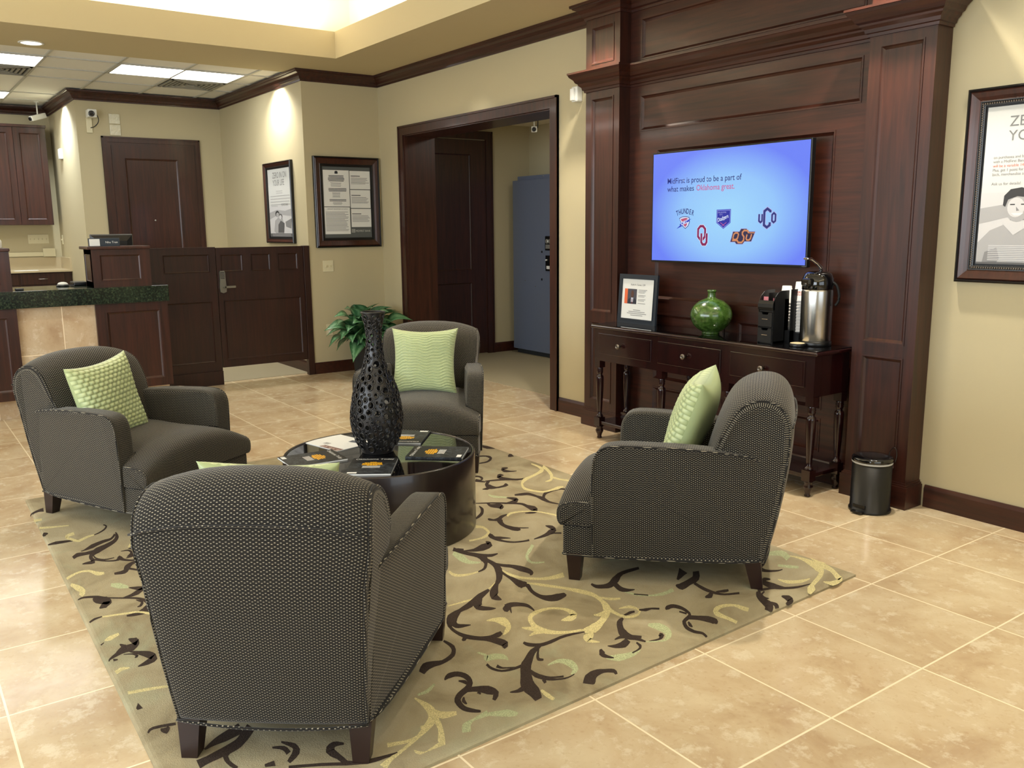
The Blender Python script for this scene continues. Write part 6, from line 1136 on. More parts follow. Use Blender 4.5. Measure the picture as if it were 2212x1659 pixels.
def poster(label, O, U, N, W, H, w, variant):
    U3, N3, O3 = Vector(U), Vector(N), Vector(O)
    t = thing('poster_frame', label, 'picture frame', tuple(O3+U3*W/2+Vector((0, 0, H/2))), 0, None)
    b = newbm(); frame_mould(b, O3+N3*.001, U3, Uz, N3, W, H, w, .034); objw('frame', b, [FRB, FRW, FRB], t)
    if variant == 2:
        b = newbm(); n = 70
        for kk in range(n):
            v = w*.86+(H-2*w*.86)*kk/n
            for u in (w*.88, W-w*.88):
                c = O3+U3*u+Vector((0, 0, v))+N3*.017; bb = newbm(); box(bb, -.0035, .0035, -.003, .003, -.0028, .0028); merge(b, bb, Matrix.Translation(c))
            if kk < 54:
                uu = w*.86+(W-2*w*.86)*kk/54
                for v2 in (w*.88, H-w*.88):
                    c = O3+U3*uu+Vector((0, 0, v2))+N3*.017; bb = newbm(); box(bb, -.0028, .0028, -.003, .003, -.0035, .0035); merge(b, bb, Matrix.Translation(c))
        objw('beading', b, mat('antique bead', (96, 84, 70), .35, metal=.5), t)
    b = newbm(); M = Matrix((U3, N3, Vector((0, 0, 1)))).transposed().to_4x4(); M.translation = O3
    bb = newbm(); box(bb, .02, W-.02, .001, .004, .02, H-.02); merge(b, bb, M); objw('mat_board', b, mat('dark mat', (34, 36, 40), .6), t)
    i0 = w+.008; b = newbm(); bb = newbm(); box(bb, i0, W-i0, .004, .0048, i0, H-i0); merge(b, bb, M); objw('poster_sheet', b, mat('poster paper', (206, 208, 206), .5), t)
    PP = lambda u, v, l=1: M @ Vector((u, .0050+.0003*l, v))
    PW, PH = W-2*i0, H-2*i0; X = lambda f: i0+f*PW; Z = lambda f: i0+f*PH
    # printed photograph across the lower part
    b = newbm(); poly(b, [PP(X(0), Z(0)), PP(X(1), Z(0)), PP(X(1), Z(.46)), PP(X(0), Z(.46))], 4)
    poly(b, [PP(X(0), Z(.36), 2), PP(X(.35), Z(.40), 2), PP(X(.7), Z(.38), 2), PP(X(1), Z(.41), 2), PP(X(1), Z(.30), 2), PP(X(.4), Z(.33), 2), PP(X(0), Z(.26), 2)], 3)
    Z0 = Z
    if variant == 2:
        cx = .32; Z = lambda f: Z0(max(0, f-.062))
        # man in a pale shirt
        poly(b, [PP(X(a), Z(c), 3) for a, c in ((.0, .0), (.95, 0), (.92, .14), (.80, .24), (.60, .29), (.44, .325), (.24, .325), (.10, .28), (.0, .20))], 3)
        poly(b, [PP(X(a), Z(c), 4) for a, c in ((.05, 0), (.17, 0), (.20, .10), (.17, .17), (.07, .14))], 2)
        poly(b, [PP(X(a), Z(c), 5) for a, c in ((.20, .325), (.30, .25), (.44, .32), (.40, .36), (.24, .36))], 4)
        poly(b, [PP(X(cx+.125*math.cos(a)), Z(.445+.085*math.sin(a)), 6) for a in [i*PI/10 for i in range(20)]], 3)
        poly(b, [PP(X(cx+.10*math.cos(a)), Z(.42+.085*math.sin(a)), 7) for a in [i*PI/10 for i in range(20)]], 3); poly(b, [PP(X(cx-.015+.072*math.cos(a)), Z(.425+.062*math.sin(a)), 7.5) for a in [i*PI/10 for i in range(20)]], 4); poly(b, [PP(X(cx-.055), Z(.345), 6.5), PP(X(cx+.06), Z(.345), 6.5), PP(X(cx+.075), Z(.40), 6.5), PP(X(cx-.07), Z(.40), 6.5)], 2)
        poly(b, [PP(X(a), Z(c), 8) for a, c in ((.195, .44), (.20, .50), (.25, .54), (.34, .55), (.42, .53), (.45, .48), (.44, .44), (.41, .485), (.31, .495), (.235, .475), (.215, .43))], 0)
        for a in (.275, .365): poly(b, [PP(X(a-.02), Z(.440), 8), PP(X(a+.02), Z(.440), 8), PP(X(a+.02), Z(.447), 8), PP(X(a-.02), Z(.447), 8)], 0)
        poly(b, [PP(X(.268), Z(.390), 8), PP(X(.295), Z(.374), 8), PP(X(.345), Z(.374), 8), PP(X(.372), Z(.390), 8)], 5)
        poly(b, [PP(X(.305), Z(.43), 8), PP(X(.335), Z(.405), 8), PP(X(.31), Z(.402), 8)], 2)
        poly(b, [PP(X(a), Z(c), 9) for a, c in ((.50, .06), (.78, .09), (.84, .20), (.78, .26), (.66, .24), (.56, .17))], 4)
        poly(b, [PP(X(0), Z(0), 10), PP(X(1), Z(0), 10), PP(X(1), Z(.075), 10), PP(X(0), Z(.075), 10)], 1)
    else:
        # two people embracing, small
        for q, mi, l in ((((.18, .08), (.42, .0), (.60, .0), (.66, .16), (.58, .27), (.40, .29), (.24, .24)), 3, 3), (((.36, .06), (.62, .06), (.66, .2), (.50, .24), (.38, .18)), 1, 4)): poly(b, [PP(X(a), Z(c), l) for a, c in q], mi)
        for (cx, cz, r_, mi, l) in ((.36, .34, .075, 0, 5), (.37, .325, .055, 3, 6), (.50, .30, .065, 1, 5), (.49, .29, .05, 4, 6)): poly(b, [PP(X(cx+r_*1.2*math.cos(a)), Z(cz+r_*.62*math.sin(a)), l) for a in [i*PI/8 for i in range(16)]], mi)
        poly(b, [PP(X(.70), Z(.22), 3), PP(X(.98), Z(.27), 3), PP(X(.94), Z(.12), 3), PP(X(.72), Z(.15), 3)], 2)
        poly(b, [PP(X(0), Z(0), 10), PP(X(1), Z(0), 10), PP(X(1), Z(.05), 10), PP(X(0), Z(.05), 10)], 1)
    Z = Z0; objw('poster_photo', b, GR+[PAPER], t)
    # lettering
    tg = mat('thin grey', (120, 122, 122), .6)
    if variant == 2: hd = (.190, .872, .783, .067, 1.0)
    else: hd = (.22, .865, .755, .088, .78)
    textmesh('poster_heading', 'ZERO IN ON', hd[3], PP(X(hd[0]), Z(hd[1]), 2), U3, Uz, tg, t, 'LEFT', hd[4]); textmesh('poster_heading', 'YOUR LIFE', hd[3], PP(X(hd[0]), Z(hd[2]), 2), U3, Uz, tg, t, 'LEFT', hd[4])
    if variant == 2:
        for i, (tx, mm) in enumerate((('on purchases and balance transfers', INKG), ('with a MidFirst Bank credit card. APR', INKG), ('will be a variable 14.24% thereafter.', REDI), ('Plus, get 1 point for every dollar, cash', INKG), ('back, merchandise and travel rewards.', INKG))):
            textmesh('poster_text', tx, .0185, PP(X(.080), Z(.674-.0268*i), 2), U3, Uz, mm, t, 'LEFT', .95)
        textmesh('poster_text', 'Ask us for details!', .0185, PP(X(.080), Z(.507), 2), U3, Uz, INKG, t)
    b = newbm(); 
    if variant == 2: lines(b, PP(0, 0, 11), U3, Uz, X(.10), X(.97), Z(.118), 9, .0085, .0035, 0, .06, 4)
    else:
        lines(b, PP(0, 0, 2), U3, Uz, X(.08), X(.95), Z(.60), 4, .030, .006, 1, .1, 4); lines(b, PP(0, 0, 2), U3, Uz, X(.35), X(.65), Z(.67), 2, .02, .005, 1, .1, 5); lines(b, PP(0, 0, 2), U3, Uz, X(.1), X(.4), Z(.45), 1, .03, .006, 1)
        lines(b, PP(0, 0, 11), U3, Uz, X(.1), X(.97), Z(.03), 2, .012, .003, 0, .06, 6)
    objw('small_print', b, [GR[4], GR[3]], t)
    if variant == 1: textmesh('bank_lettering', 'MIDFIRST BANK', .036, PP(X(.55), Z(.455), 2), U3, Uz, INKG, t, 'LEFT', .75)
    return t
poster('framed ZERO IN ON YOUR LIFE poster with two people, on the wall behind the gate', (-7.585, Y3, 1.328), Ux, (0, -1, 0), .772, .845, .060, 1)
poster('framed poster of a smiling man at the right edge', (-.347, YW, 1.192), Ux, (0, -1, 0), .727, .914, .082, 2)

# ================================================================== SMALL WALL FITTINGS
def plate(name, label, cat, O, U, N, W, H, kind, group=None):
    t = thing(name, label, cat, O, 0, group); U3, N3 = Vector(U), Vector(N); M = Matrix((U3, N3, Vector((0, 0, 1)))).transposed().to_4x4()
    b = newbm(); bbox(b, -W/2, W/2, 0, .006, -H/2, H/2, .002); b.transform(M); obj('cover_plate', b, CREAMP, t)
    n = {'switch': 2, 'quad': 5, 'outlet': 1, 'single': 1}[kind]
    for i in range(n):
        x = (i-(n-1)/2)*.046; b = newbm()
        if kind == 'outlet':
            for z in (-.02, .02): bbox(b, x-.014, x+.014, .005, .009, z-.012, z+.012, .002)
        else: box(b, x-.005, x+.005, .005, .018, -.010, .010); box(b, x-.002, x+.002, .005, .007, .028, .032); box(b, x-.002, x+.002, .005, .007, -.032, -.028)
        b.transform(M); obj('toggle' if kind != 'outlet' else 'socket', b, WHITE if kind == 'outlet' else mat('ivory toggle', (200, 190, 154), .4), t)
    return t
plate('light_switch', 'ivory double light switch on the narrow wall under the notice board', 'light switch', (XC, 1.538, 1.10), Uy, (1, 0, 0), .116, .114, 'switch')
plate('power_outlet', 'ivory power outlet low on the narrow wall behind the potted plant', 'outlet', (XC, 1.522, .448), Uy, (1, 0, 0), .072, .114, 'outlet')
plate('light_switch', 'ivory switch on the side wall left of the dark teller door', 'light switch', (-10.90 if False else -10.60, Y5, 1.37), Ux, (0, -1, 0), .075, .114, 'single')
plate('switch_bank', 'ivory five-gang plate on the wall above the beige back counter', 'switch plate', (X6, -.505, 1.38), Uy, (1, 0, 0), .235, .114, 'quad')
t = thing('wall_sensor', 'small white box sensor high on the side wall left of the dark teller door', 'sensor', (-10.06, Y5, 2.39)); b = newbm(); bbox(b, -.06, .06, -.035, 0, -.06, .06, .006); obj('box', b, WHITE, t); b = newbm(); box(b, -.02, .02, -.037, -.034, -.03, -.01); obj('lens', b, PAPER, t)
t = thing('motion_detector', 'white motion detector on the wall beside the top of the left pilaster', 'motion detector', (-3.275, YW, 2.44)); b = newbm(); bbox(b, -.034, .034, -.055, 0, -.055, .055, .008); obj('body', b, WHITE, t)
b = newbm(); bbox(b, -.030, .014, -.072, -.050, -.045, .040, .004); obj('lens', b, mat('frosted lens', (236, 236, 230), .3), t)
t = thing('security_camera', 'white box security camera with loose cable on the wall above the dark teller door', 'camera', (X4, -.09, 2.74)); b = newbm(); bbox(b, 0, .13, -.055, .035, -.03, .055, .006); obj('housing', b, WHITE, t)
b = newbm(); lathe(b, [(.032, .13), (.032, .150), (.022, .152), (.020, .146)], (0, -.022, .005), 20, 'X'); obj('lens', b, BLKG, t)
b = newbm(); bbox(b, 0, .02, -.06, .0, -.19, -.03, .004); obj('cable_cover', b, CREAMP, t)
b = newbm(); tube(b, catmull([(.05, .035, .03), (.06, .06, -.03), (.05, .055, -.08), (.03, .02, -.12), (.02, -.02, -.135)], 5), .005, 6); obj('cable', b, BLK, t)
t = thing('taped_cover_plate', 'pair of shiny plastic covered plates on the wall above the dark teller door', 'cover plate', (X4, .148, 2.655))
plas = mat('plastic film', (206, 200, 172), .15, spec=.8); k = NT(plas); k.bump(k.noise(k.coord(), 22, 2, .5, 1.5), .8, .01)
for z0, z1 in ((.008, .115), (-.118, -.002)):
    b = newbm(); bbox(b, 0, .012, -.058, .058, z0, z1, .003); obj('cover', b, plas, t)
def ceiling_cam(label, x, y, z, aim, L=.13):
    t = thing('security_camera', label, 'camera', (x, y, z)); b = newbm(); lathe(b, [(.03, 0), (.03, -.01), (.01, -.012)], seg=16); tube(b, [(0, 0, -.01), (0, 0, -.15)], .008, 8); obj('mount', b, WHITE, t)
    A = Vector(aim).normalized(); b = newbm(); bbox(b, -.03, .03, -L/2, L/2, -.03, .03, .008); q = A.to_track_quat('Y', 'Z').to_matrix().to_4x4(); b.transform(Matrix.Translation((0, 0, -.18)) @ q); obj('housing', b, WHITE, t)
    b = newbm(); lathe(b, [(.022, L/2-.004), (.022, L/2+.012), (.014, L/2+.012)], (0, 0, 0), 16, 'Y'); b.transform(Matrix.Translation((0, 0, -.18)) @ q); obj('lens', b, BLK, t); return t
ceiling_cam('white security camera hanging from the tiled ceiling over the upper cabinets', -10.28, -.44, ZC+.01, (.5, -1, -.35), .20)
tt = ceiling_cam('white security camera hanging from the ceiling inside the doorway', -5.46, 3.4, 2.638, (.8, -.62, -.12), .10)
b = newbm(); tube(b, catmull([(.02, .01, 0), (.035, .02, -.08), (.02, .03, -.17)], 5), .005, 6); obj('cable', b, BLK, tt)
# recessed downlights and troffers
LAMPE = mat('lamp disc', (0, 0, 0), .5, emit=(255, 248, 226), es=LE); TROF = mat('troffer diffuser', (0, 0, 0), .5, emit=(255, 255, 250), es=TE)
for i, (x, y, lb) in enumerate(((-6.50, -.98, 'round recessed downlight in the cream soffit at the far left'),)):
    t = thing('downlight', lb, 'ceiling light', (x, y, ZC)); b = newbm(); lathe(b, [(.098, 0), (.098, -.004), (.078, -.006), (.076, 0)], seg=32, cap=(False, False)); obj('trim_ring', b, WHITE, t); b = newbm(); lathe(b, [(.076, -.003), (.001, -.003)], seg=32, cap=(False, False)); obj('lamp', b, LAMPE, t)
for x0, x1, y0, y1, lb in ((-7.69, -7.12, -.16, 1.02, 'rectangular fluorescent ceiling light nearest the framed poster'), (-7.69, -7.12, -1.98, -.79, 'rectangular fluorescent ceiling light at the left edge near the downlight'), (-10.13, -9.56, -1.98, -.79, 'rectangular fluorescent ceiling light over the upper cabinets')):
    t = thing('ceiling_light', lb, 'ceiling light', ((x0+x1)/2, (y0+y1)/2, ZC), 0, 'fluorescent ceiling lights')
    b = newbm()
    for q in ((x0-.012, x0+.012, y0, y1), (x1-.012, x1+.012, y0, y1), (x0, x1, y0-.012, y0+.012), (x0, x1, y1-.012, y1+.012)): box(b, *q, ZC+.000, ZC+.012)
    objw('frame', b, mat('ceiling grid', (186, 184, 174), .6), t); b = newbm(); box(b, x0+.012, x1-.012, y0+.012, y1-.012, ZC+.003, ZC+.010); objw('diffuser', b, TROF, t)
for x0, x1, y0, y1, lb in ((-8.30, -7.72, .445, 1.03, 'square air vent in the tiled ceiling behind the fluorescent light'), (-8.30, -7.72, -1.38, -.79, 'square air vent in the tiled ceiling at the left edge')):
    t = thing('ceiling_vent', lb, 'air vent', ((x0+x1)/2, (y0+y1)/2, ZC), 0, 'ceiling air vents')
    b = newbm()
    for kk in range(6):
        d = .02+kk*.042
        for q in ((x0+d, x1-d, y0+d, y0+d+.02), (x0+d, x1-d, y1-d-.02, y1-d), (x0+d, x0+d+.02, y0+d, y1-d), (x1-d-.02, x1-d, y0+d, y1-d)): box(b, *q, ZC-.004+kk*.001, ZC+.010)
    objw('louvre', b, mat('vent louvre', (150, 148, 138), .5), t)
    b = newbm(); box(b, x0+.01, x1-.01, y0+.01, y1-.01, ZC+.008, ZC+.011); objw('backing', b, mat('vent dark', (60, 58, 54), .8), t)

# ================================================================== POTTED PLANT
t = thing('potted_plant', 'leafy green houseplant in a black pot in the corner by the doorway', 'plant', (-6.14, 1.74, 0))
b = newbm(); lathe(b, [(.105, 0), (.11, .01), (.135, .34), (.142, .35), (.142, .37), (.130, .37), (.125, .345), (.01, .345)], seg=36, cap=(True, False)); obj('pot', b, mat('black pot', (26, 30, 36), .45), t)
leafm = mat('leaf green', (52, 96, 58), .38); k = NT(leafm); uvs = k.coord('UV'); sp = k.n('ShaderNodeSeparateXYZ'); k.l(uvs, sp.inputs[0])
mid = k.math('ABSOLUTE', k.math('SUBTRACT', sp.outputs[1], .5)); nn = k.noise(k.mapping(uvs, (5, 9, 1)), 2.2, 4, .6, 1.5)
cc = k.ramp(k.math('ADD', k.math('MULTIPLY', mid, .9), k.math('MULTIPLY', nn, .45)), [(.28, lin((72, 124, 78))), (.42, lin((122, 166, 122))), (.58, lin((50, 98, 56)))])
k.l(cc, k.b.inputs['Base Color'])
b = newbm(); uv = b.loops.layers.uv.verify(); rnd = random.Random(11)
LV = []
hand = [(-.42, .62, .0), (-.36, .44, .1), (-.40, .78, .2), (-.30, .98, .2), (-.20, .86, .3), (.42, .74, -.1), (.34, .66, -.1), (.18, 1.0, .0), (.08, .93, .1), (.27, .88, -.05), (-.12, .34, .35), (-.26, .30, .25), (-.33, .70, .3), (-.1, .80, .4), (.12, .70, .35)]
for (dy, z, dx) in hand+[(.40, .78, .30), (.30, .60, .36), (-.45, .50, .12), (-.10, .52, .38), (.10, .48, .36), (-.40, .88, .15), (-.28, .80, .32), (-.46, .70, .05), (-.30, .56, .34), (-.18, 1.02, .15), (-.02, .98, .25), (.22, .96, .2), (-.38, .60, .25), (.36, .86, .1)]: LV.append((Vector((dx, dy, .27+(z-.34)*.78))))
for i in range(44):
    a = rnd.uniform(0, 2*PI); r_ = rnd.uniform(.18, .38); z = rnd.uniform(.32, .74); p = Vector((r_*math.cos(a), r_*math.sin(a), z))
    if p.x < -.28: p.x = -.28
    if p.y > .36 and p.x > -.2: p.y = .36
    LV.append(p)
for tip in LV:
    base = Vector((tip.x*.2, tip.y*.2, .38+(tip.z-.4)*.30)); d = tip-base; L = max(.23, min(.32, d.length)); st = tip-d.normalized()*L
    wd = L*.60; dn = d.normalized(); side = dn.cross(Vector((0, 0, 1))); 
    if side.length < .2: side = Vector((0, 1, 0))
    side.normalize(); side = (Matrix.Rotation(rnd.uniform(-.5, .5), 3, dn) @ side); up = side.cross(dn)
    n = 9; rows = []
    for i in range(n+1):
        s = i/n; w = wd*.5*(math.sin(PI*min(1, s*1.04)**.80)*(1-.10*s)) if s < 1 else 0
        c0 = st+dn*L*s+up*(.05*math.sin(PI*s))-Vector((0, 0, .06*s*s)); rows.append([b.verts.new(c0-side*w+up*w*.35), b.verts.new(c0), b.verts.new(c0+side*w+up*w*.35)])
    for i in range(n):
        for j in range(2):
            q = (rows[i][j], rows[i][j+1], rows[i+1][j+1], rows[i+1][j])
            f = b.faces.new(q); f.smooth = True
            for l, (a, c) in zip(f.loops, ((i, j), (i, j+1), (i+1, j+1), (i+1, j))): l[uv].uv = (a/n, c/2)
o = obj('foliage', b, leafm, t)
sm = o.modifiers.new('thick', 'SOLIDIFY'); sm.thickness = .0012
b = newbm()
for tip in LV[:]:
    base = Vector((tip.x*.12, tip.y*.12, .345)); m1 = Vector((tip.x*.18, tip.y*.18, .36)); e = Vector((tip.x*.2, tip.y*.2, .38+(tip.z-.4)*.30)); dd_ = (tip-e); L = max(.23, min(.32, dd_.length)); st = tip-dd_.normalized()*L
    tube(b, [base, m1*.5+base*.5, st], .0045, 5)
obj('stems', b, mat('plant stem', (70, 104, 60), .5), t)

# ================================================================== STEEL CABINET IN THE VESTIBULE
bluesteel = mat('blue grey enamel', (112, 121, 142), .28, metal=.15, spec=.6)
t = thing('steel_machine_cabinet', 'tall blue-grey metal machine cabinet standing inside the doorway', 'cabinet', (-5.7, 4.0, 0))
b = newbm(); bbox(b, -6.50, -4.90, 3.87, 4.19, .055, 2.00, .006); objw('body', b, bluesteel, t)
b = newbm(); box(b, -6.46, -4.94, 3.90, 4.16, .0045, .055); objw('plinth', b, mat('dark plinth', (36, 38, 40), .7), t)
b = newbm(); box(b, -6.44, -4.95, 3.90, 4.10, 2.0, 2.045); objw('top_flange', b, bluesteel, t)
b = newbm(); bbox(b, -6.49, -4.91, 3.862, 3.872, .06, .12, .002); objw('kick_strip', b, bluesteel, t)
b = newbm(); bbox(b, -5.875, -5.72, 3.858, 3.872, 1.215, 1.372, .003); objw('dial_plate', b, BLK, t)
b = newbm(); lathe(b, [(.026, 0), (.026, -.008), (.012, -.012)], (-5.835, 3.858, 1.315), 18, 'Y'); lathe(b, [(.026, 0), (.026, -.008), (.012, -.012)], (-5.785, 3.858, 1.315), 18, 'Y'); box(b, -5.86, -5.75, 3.855, 3.858, 1.235, 1.28); objw('dials', b, mat('dial silver', (176, 176, 170), .3, metal=.6), t)
b = newbm(); bbox(b, -5.868, -5.72, 3.858, 3.872, .988, 1.160, .003); objw('lock_plate', b, BLK, t)
b = newbm(); lathe(b, [(.010, 0), (.008, -.02)], (-5.84, 3.858, 1.11), 12, 'Y'); box(b, -5.845, -5.79, 3.855, 3.858, 1.01, 1.045); objw('lock_label', b, PAPER, t)
b = newbm()
for x, z in ((-5.946, 1.198), (-5.948, .890)): lathe(b, [(.014, 0), (.012, -.003)], (x, 3.8705, z), 14, 'Y')
objw('screw_hole', b, BLK, t)
b = newbm()
for x, z in ((-6.262, .865), (-6.066, .807)): lathe(b, [(.007, 0), (.005, -.004)], (x, 3.8705, z), 10, 'Y')
lathe(b, [(.009, 0), (.006, -.005)], (-5.96, 3.900, 2.027), 10, 'Y'); objw('screw', b, STEEL, t)

# ================================================================== TELLER LINE
GF = -5.85
t = thing('teller_counter', 'tile-clad teller counter with dark wood panels on the left behind the left armchair', 'counter', (-6.15, -2.6, 0))
b = newbm(); box(b, -6.42, -5.915, YL+.01, -.235, .165, .883); box(b, -6.42, -5.985, YL+.01, -.235, 0, .165); objw('tile_base', b, TILEW, t)
for y0, y1 in ((-.795, -.226), (-2.02, -1.362), (-3.6, -2.9)):
    b = newbm(); panelled(b, (-5.880, y0, .162), Uy, Uz, (1, 0, 0), y1-y0, .720, [(.075, .06, y1-y0-.06, .66)], .034, .010, .026); objw('wood_panel', b, W_DARK, t)
t = thing('granite_countertop', 'thick dark green granite top lying along the teller counter', 'countertop', (-6.15, -2.6, .885))
b = newbm(); bbox(b, -6.48, GF, YL+.02, -.214, .885, 1.02, .004); objw('slab', b, GRAN, t)
def pedestal(y0, y1, label):
    t = thing('counter_pedestal', label, 'pedestal', (-6.03, (y0+y1)/2, 1.02), 0, 'wooden boxes on the granite counter'); b = newbm(); h = .308
    panelled(b, (-5.885, y0, 1.02), Uy, Uz, (1, 0, 0), y1-y0, h, [(.055, .046, y1-y0-.070, h-.04)], .02, .008, .02)
    box(b, -6.20, -5.905, y0+.0, y1, 1.02, 1.328)
    panelled(b, (-6.19, y0, 1.02), Ux, Uz, (0, -1, 0), .30, h, [(.04, .046, .26, h-.04)], .012, .006, .016)
    objw('box', b, W_DARK, t)
    b = newbm(); bbox(b, -6.22, -5.862, y0-.030, y1+.006, 1.328, 1.352, .006, 3); objw('cap', b, W_DARKH, t)
pedestal(-.789, -.338, 'dark wood panelled box on the granite counter carrying the name plate'); pedestal(-1.83, -1.372, 'dark wood panelled box on the granite counter cut by the left edge')
t = thing('name_plate', 'dark name plate with white card standing on the wooden counter box', 'name plate', (-5.95, -.672, 1.352))
b = newbm(); bbox(b, -5.965, -5.945, -.790, -.552, 1.352, 1.418, .002); objw('plate', b, mat('slate plate', (40, 50, 60), .4), t)
b = newbm(); box(b, -5.945, -5.9435, -.784, -.705, 1.356, 1.412); objw('white_card', b, PAPER, t)
textmesh('name_lettering', 'Nhu Tran', .024, (-5.943, -.663, 1.377), Uy, Uz, PAPER, t)
t = thing('computer_monitor', 'black computer monitor seen from behind over the wooden counter box', 'monitor', (-6.33, -.53, 1.02))
b = newbm(); bbox(b, -6.355, -6.33, -.705, -.362, 1.15, 1.448, .004); objw('bezel', b, mat('monitor grey', (90, 90, 88), .4), t)
b = newbm(); pr = [(-.70, 1.155), (-.367, 1.155), (-.367, 1.438), (-.70, 1.438)]; ins = [(-.65, 1.2), (-.417, 1.2), (-.417, 1.39), (-.65, 1.39)]
a = [b.verts.new((-6.330, y, z)) for y, z in pr]; c = [b.verts.new((-6.300, y, z)) for y, z in ins]
for i in range(4): b.faces.new((a[i], a[(i+1) % 4], c[(i+1) % 4], c[i]))
b.faces.new(c); b.faces.new(a[::-1]); objw('rear_shell', b, BLK, t)
b = newbm(); box(b, -6.36, -6.33, -.56, -.50, 1.03, 1.2); bbox(b, -6.43, -6.26, -.64, -.42, 1.02, 1.032, .004); objw('stand', b, BLK, t)
# partition and gate
t = thing('partition_panel', 'fixed dark wood partition between teller counter and gate', 'partition', (-6.52, .10, 0))
b = newbm(); panelled(b, (-6.5, -.20, 0), Uy, Uz, (1, 0, 0), .598, 1.310, [(.112, .215, .545, .812), (.112, 1.075, .545, 1.255)], .045, .009, .02); objw('panel', b, W_GATE, t)
b = newbm(); box(b, -6.5, -6.486, -.10, .398, 0, .135); box(b, -6.55, -6.495, -.205, .400, 1.306, 1.316); objw('skirting', b, W_GATE, t)
t = thing('swing_gate', 'dark wood panelled gate with keypad lock, open gap below it', 'gate', (-6.52, .84, 0))
b = newbm(); g0 = .405; panelled(b, (-6.5, g0, .163), Uy, Uz, (1, 0, 0), .865, 1.146, [(.040, .066, .828, .648), (.036, .912, .256, 1.084), (.328, .912, .530, 1.084), (.598, .912, .812, 1.084)], .042, .008, .018); objw('leaf', b, W_GATE, t)
b = newbm(); 
prof2 = [(.012, .892), (.040, .882), (.068, .892), (.072, .93), (.066, 1.00), (.064, 1.075), (.058, 1.092), (.018, 1.092), (.012, 1.075), (.012, 1.0), (.006, .93)]
prism(b, prof2, -6.497, -6.470, lambda y, z, x: (x, g0+.002+y, z)); lk = objw('lock_case', b, mat('satin nickel', (150, 150, 142), .32, metal=.85), t)
b = newbm(); box(b, -6.470, -6.4685, g0+.020, g0+.058, 1.018, 1.078); o = objw('keypad', b, BLK, lk)
b = newbm()
for i in range(3):
    for j in range(4): lathe(b, [(.0042, 0), (.0036, .002)], (-6.4685, g0+.027+i*.012, 1.027+j*.0135), 8, 'X')
objw('keys', b, mat('key steel', (196, 196, 190), .3, metal=.5), lk)
b = newbm(); tube(b, [(-6.470, g0+.048, .940), (-6.43, g0+.048, .940)], .012, 12); bbox(b, -6.440, -6.424, g0+.045, g0+.150, .929, .951, .006, 3); objw('lever', b, mat('satin nickel', (150, 150, 142), .32, metal=.85), lk)
b = newbm(); lathe(b, [(.008, 0), (.007, .002)], (-6.424, g0+.050, .940), 12, 'X'); objw('cylinder_core', b, BLK, lk)
t = thing('gate_post', 'dark wooden gate post at the corner of the narrow wall', 'post', (-6.52, 1.305, 0)); b = newbm(); bbox(b, -6.548, -6.488, 1.273, 1.3385, .0, 1.312, .003); objw('post', b, W_GATE, t)

# things on the granite
t = thing('computer_mouse', 'black and white computer mouse on the granite counter', 'mouse', (-6.30, -.955, 1.02), .5)
b = newbm(); lathe(b, [(.05, 0), (.052, .006), (.046, .014)], seg=24); obj('base', b, BLK, t)
b = newbm(); lathe(b, [(.042, .014), (.040, .022), (.030, .031), (.012, .036)], seg=24); obj('top_shell', b, WHITE, t)
t = thing('card_reader', 'small black device with cable beside the wooden counter box', 'card reader', (-6.40, -.80, 1.02)); b = newbm(); bbox(b, -.10, .10, -.07, .05, 0, .03, .008); obj('body', b, BLK, t)
b = newbm(); tube(b, catmull([(.08, -.05, .01), (.10, -.12, .006), (.06, -.16, .006), (.13, -.12, .006), (.20, -.08, .006)], 5), .004, 6); obj('cable', b, BLK, t)
t = thing('pen_holder', 'small black pen stand near the front edge of the granite counter', 'pen stand', (-5.945, -1.32, 1.02)); b = newbm(); bbox(b, -.022, .022, -.030, .030, 0, .018, .005); obj('stand', b, BLK, t)
t = thing('sanitizer_bottle', 'white bottle on the wooden counter box at the left edge', 'bottle', (-6.0, -1.43, 1.352)); b = newbm(); lathe(b, [(.028, 0), (.030, .004), (.030, .055), (.020, .07), (.010, .075), (.010, .095)], seg=20); obj('bottle', b, WHITE, t)
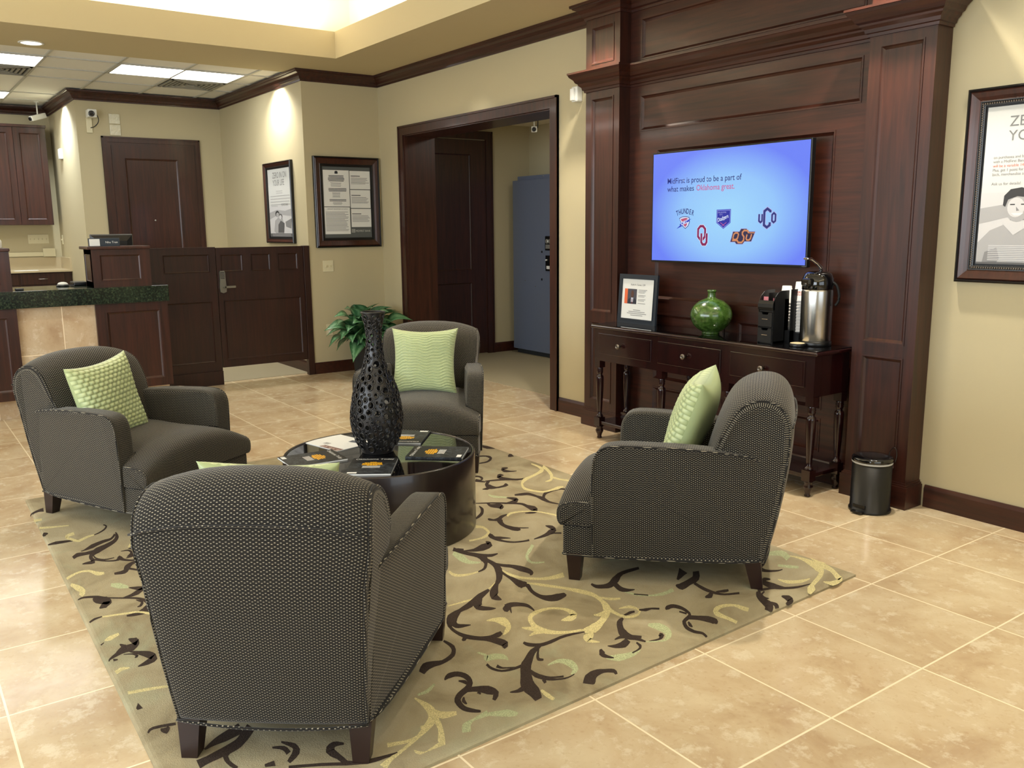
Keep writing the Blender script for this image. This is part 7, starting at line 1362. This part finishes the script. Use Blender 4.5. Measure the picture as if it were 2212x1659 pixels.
# back counter and cabinets
t = thing('upper_cabinet', 'dark wood upper cabinets on the far left wall behind the tellers', 'cabinet', (-10.6, -1.4, 1.555))
b = newbm(); box(b, X6+.003, -10.45, -2.50, -.352, 1.555, 2.735); objw('carcass', b, W_DARK, t)
b = newbm(); box(b, X6+.003, -10.41, -2.52, -.345, 2.72, 2.75); objw('top_trim', b, W_DARKH, t)
for i in range(6):
    y1 = -.355-i*.355; b = newbm(); panelled(b, (-10.430, y1-.352, 1.558), Uy, Uz, (1, 0, 0), .349, 1.160, [(.058, .055, .292, 1.10)], .02, .009, .02); objw('door', b, W_DARK, t)
t = thing('back_countertop', 'beige laminate back counter with splash on the far left wall', 'countertop', (-10.45, -1.4, .98))
lam = mat('beige laminate', (184, 168, 134), .3); b = newbm(); box(b, X6, -10.10, -2.5, Y5, .985, 1.006); box(b, X6, X6+.02, -2.5, Y5, 1.006, 1.15); box(b, X6, -10.13, Y5-.022, Y5, 1.006, 1.15); objw('top', b, lam, t)
t = thing('lower_cabinet', 'dark wood drawer cabinet under the beige back counter', 'cabinet', (-10.4, -1.4, 0))
b = newbm(); box(b, X6+.003, -10.16, -2.48, Y5-.008, .004, .985); objw('carcass', b, W_DARK, t)
for i in range(4):
    y1 = -.34-i*.50; b = newbm(); bbox(b, -10.16, -10.14, y1-.48, y1, .838, .975, .003); d = objw('drawer', b, W_DARK, t)
    b = newbm(); tube(b, [(-10.14, y1-.29, .905), (-10.12, y1-.29, .905), (-10.12, y1-.19, .905), (-10.14, y1-.19, .905)], .004, 6); objw('handle', b, STEEL, d)
    b = newbm(); bbox(b, -10.16, -10.14, y1-.48, y1, .30, .83, .003); objw('drawer', b, W_DARK, t)
t = thing('surface_conduit', 'ivory cable conduit with junction box on the wall above the back counter', 'conduit', (X6, -.7, 1.2)); b = newbm(); box(b, X6, X6+.02, -2.4, -.44, 1.165, 1.215); objw('channel', b, CREAMP, t); b = newbm(); bbox(b, X6, X6+.05, -.47, -.33, 1.158, 1.262, .004); objw('junction_box', b, CREAMP, t)
t = thing('paper_sheet', 'white sheet of paper lying on the beige back counter', 'paper', (-10.24, -.74, 1.006)); b = newbm(); box(b, -.07, .07, -.13, .13, 0, .002); obj('sheet', b, PAPER, t)
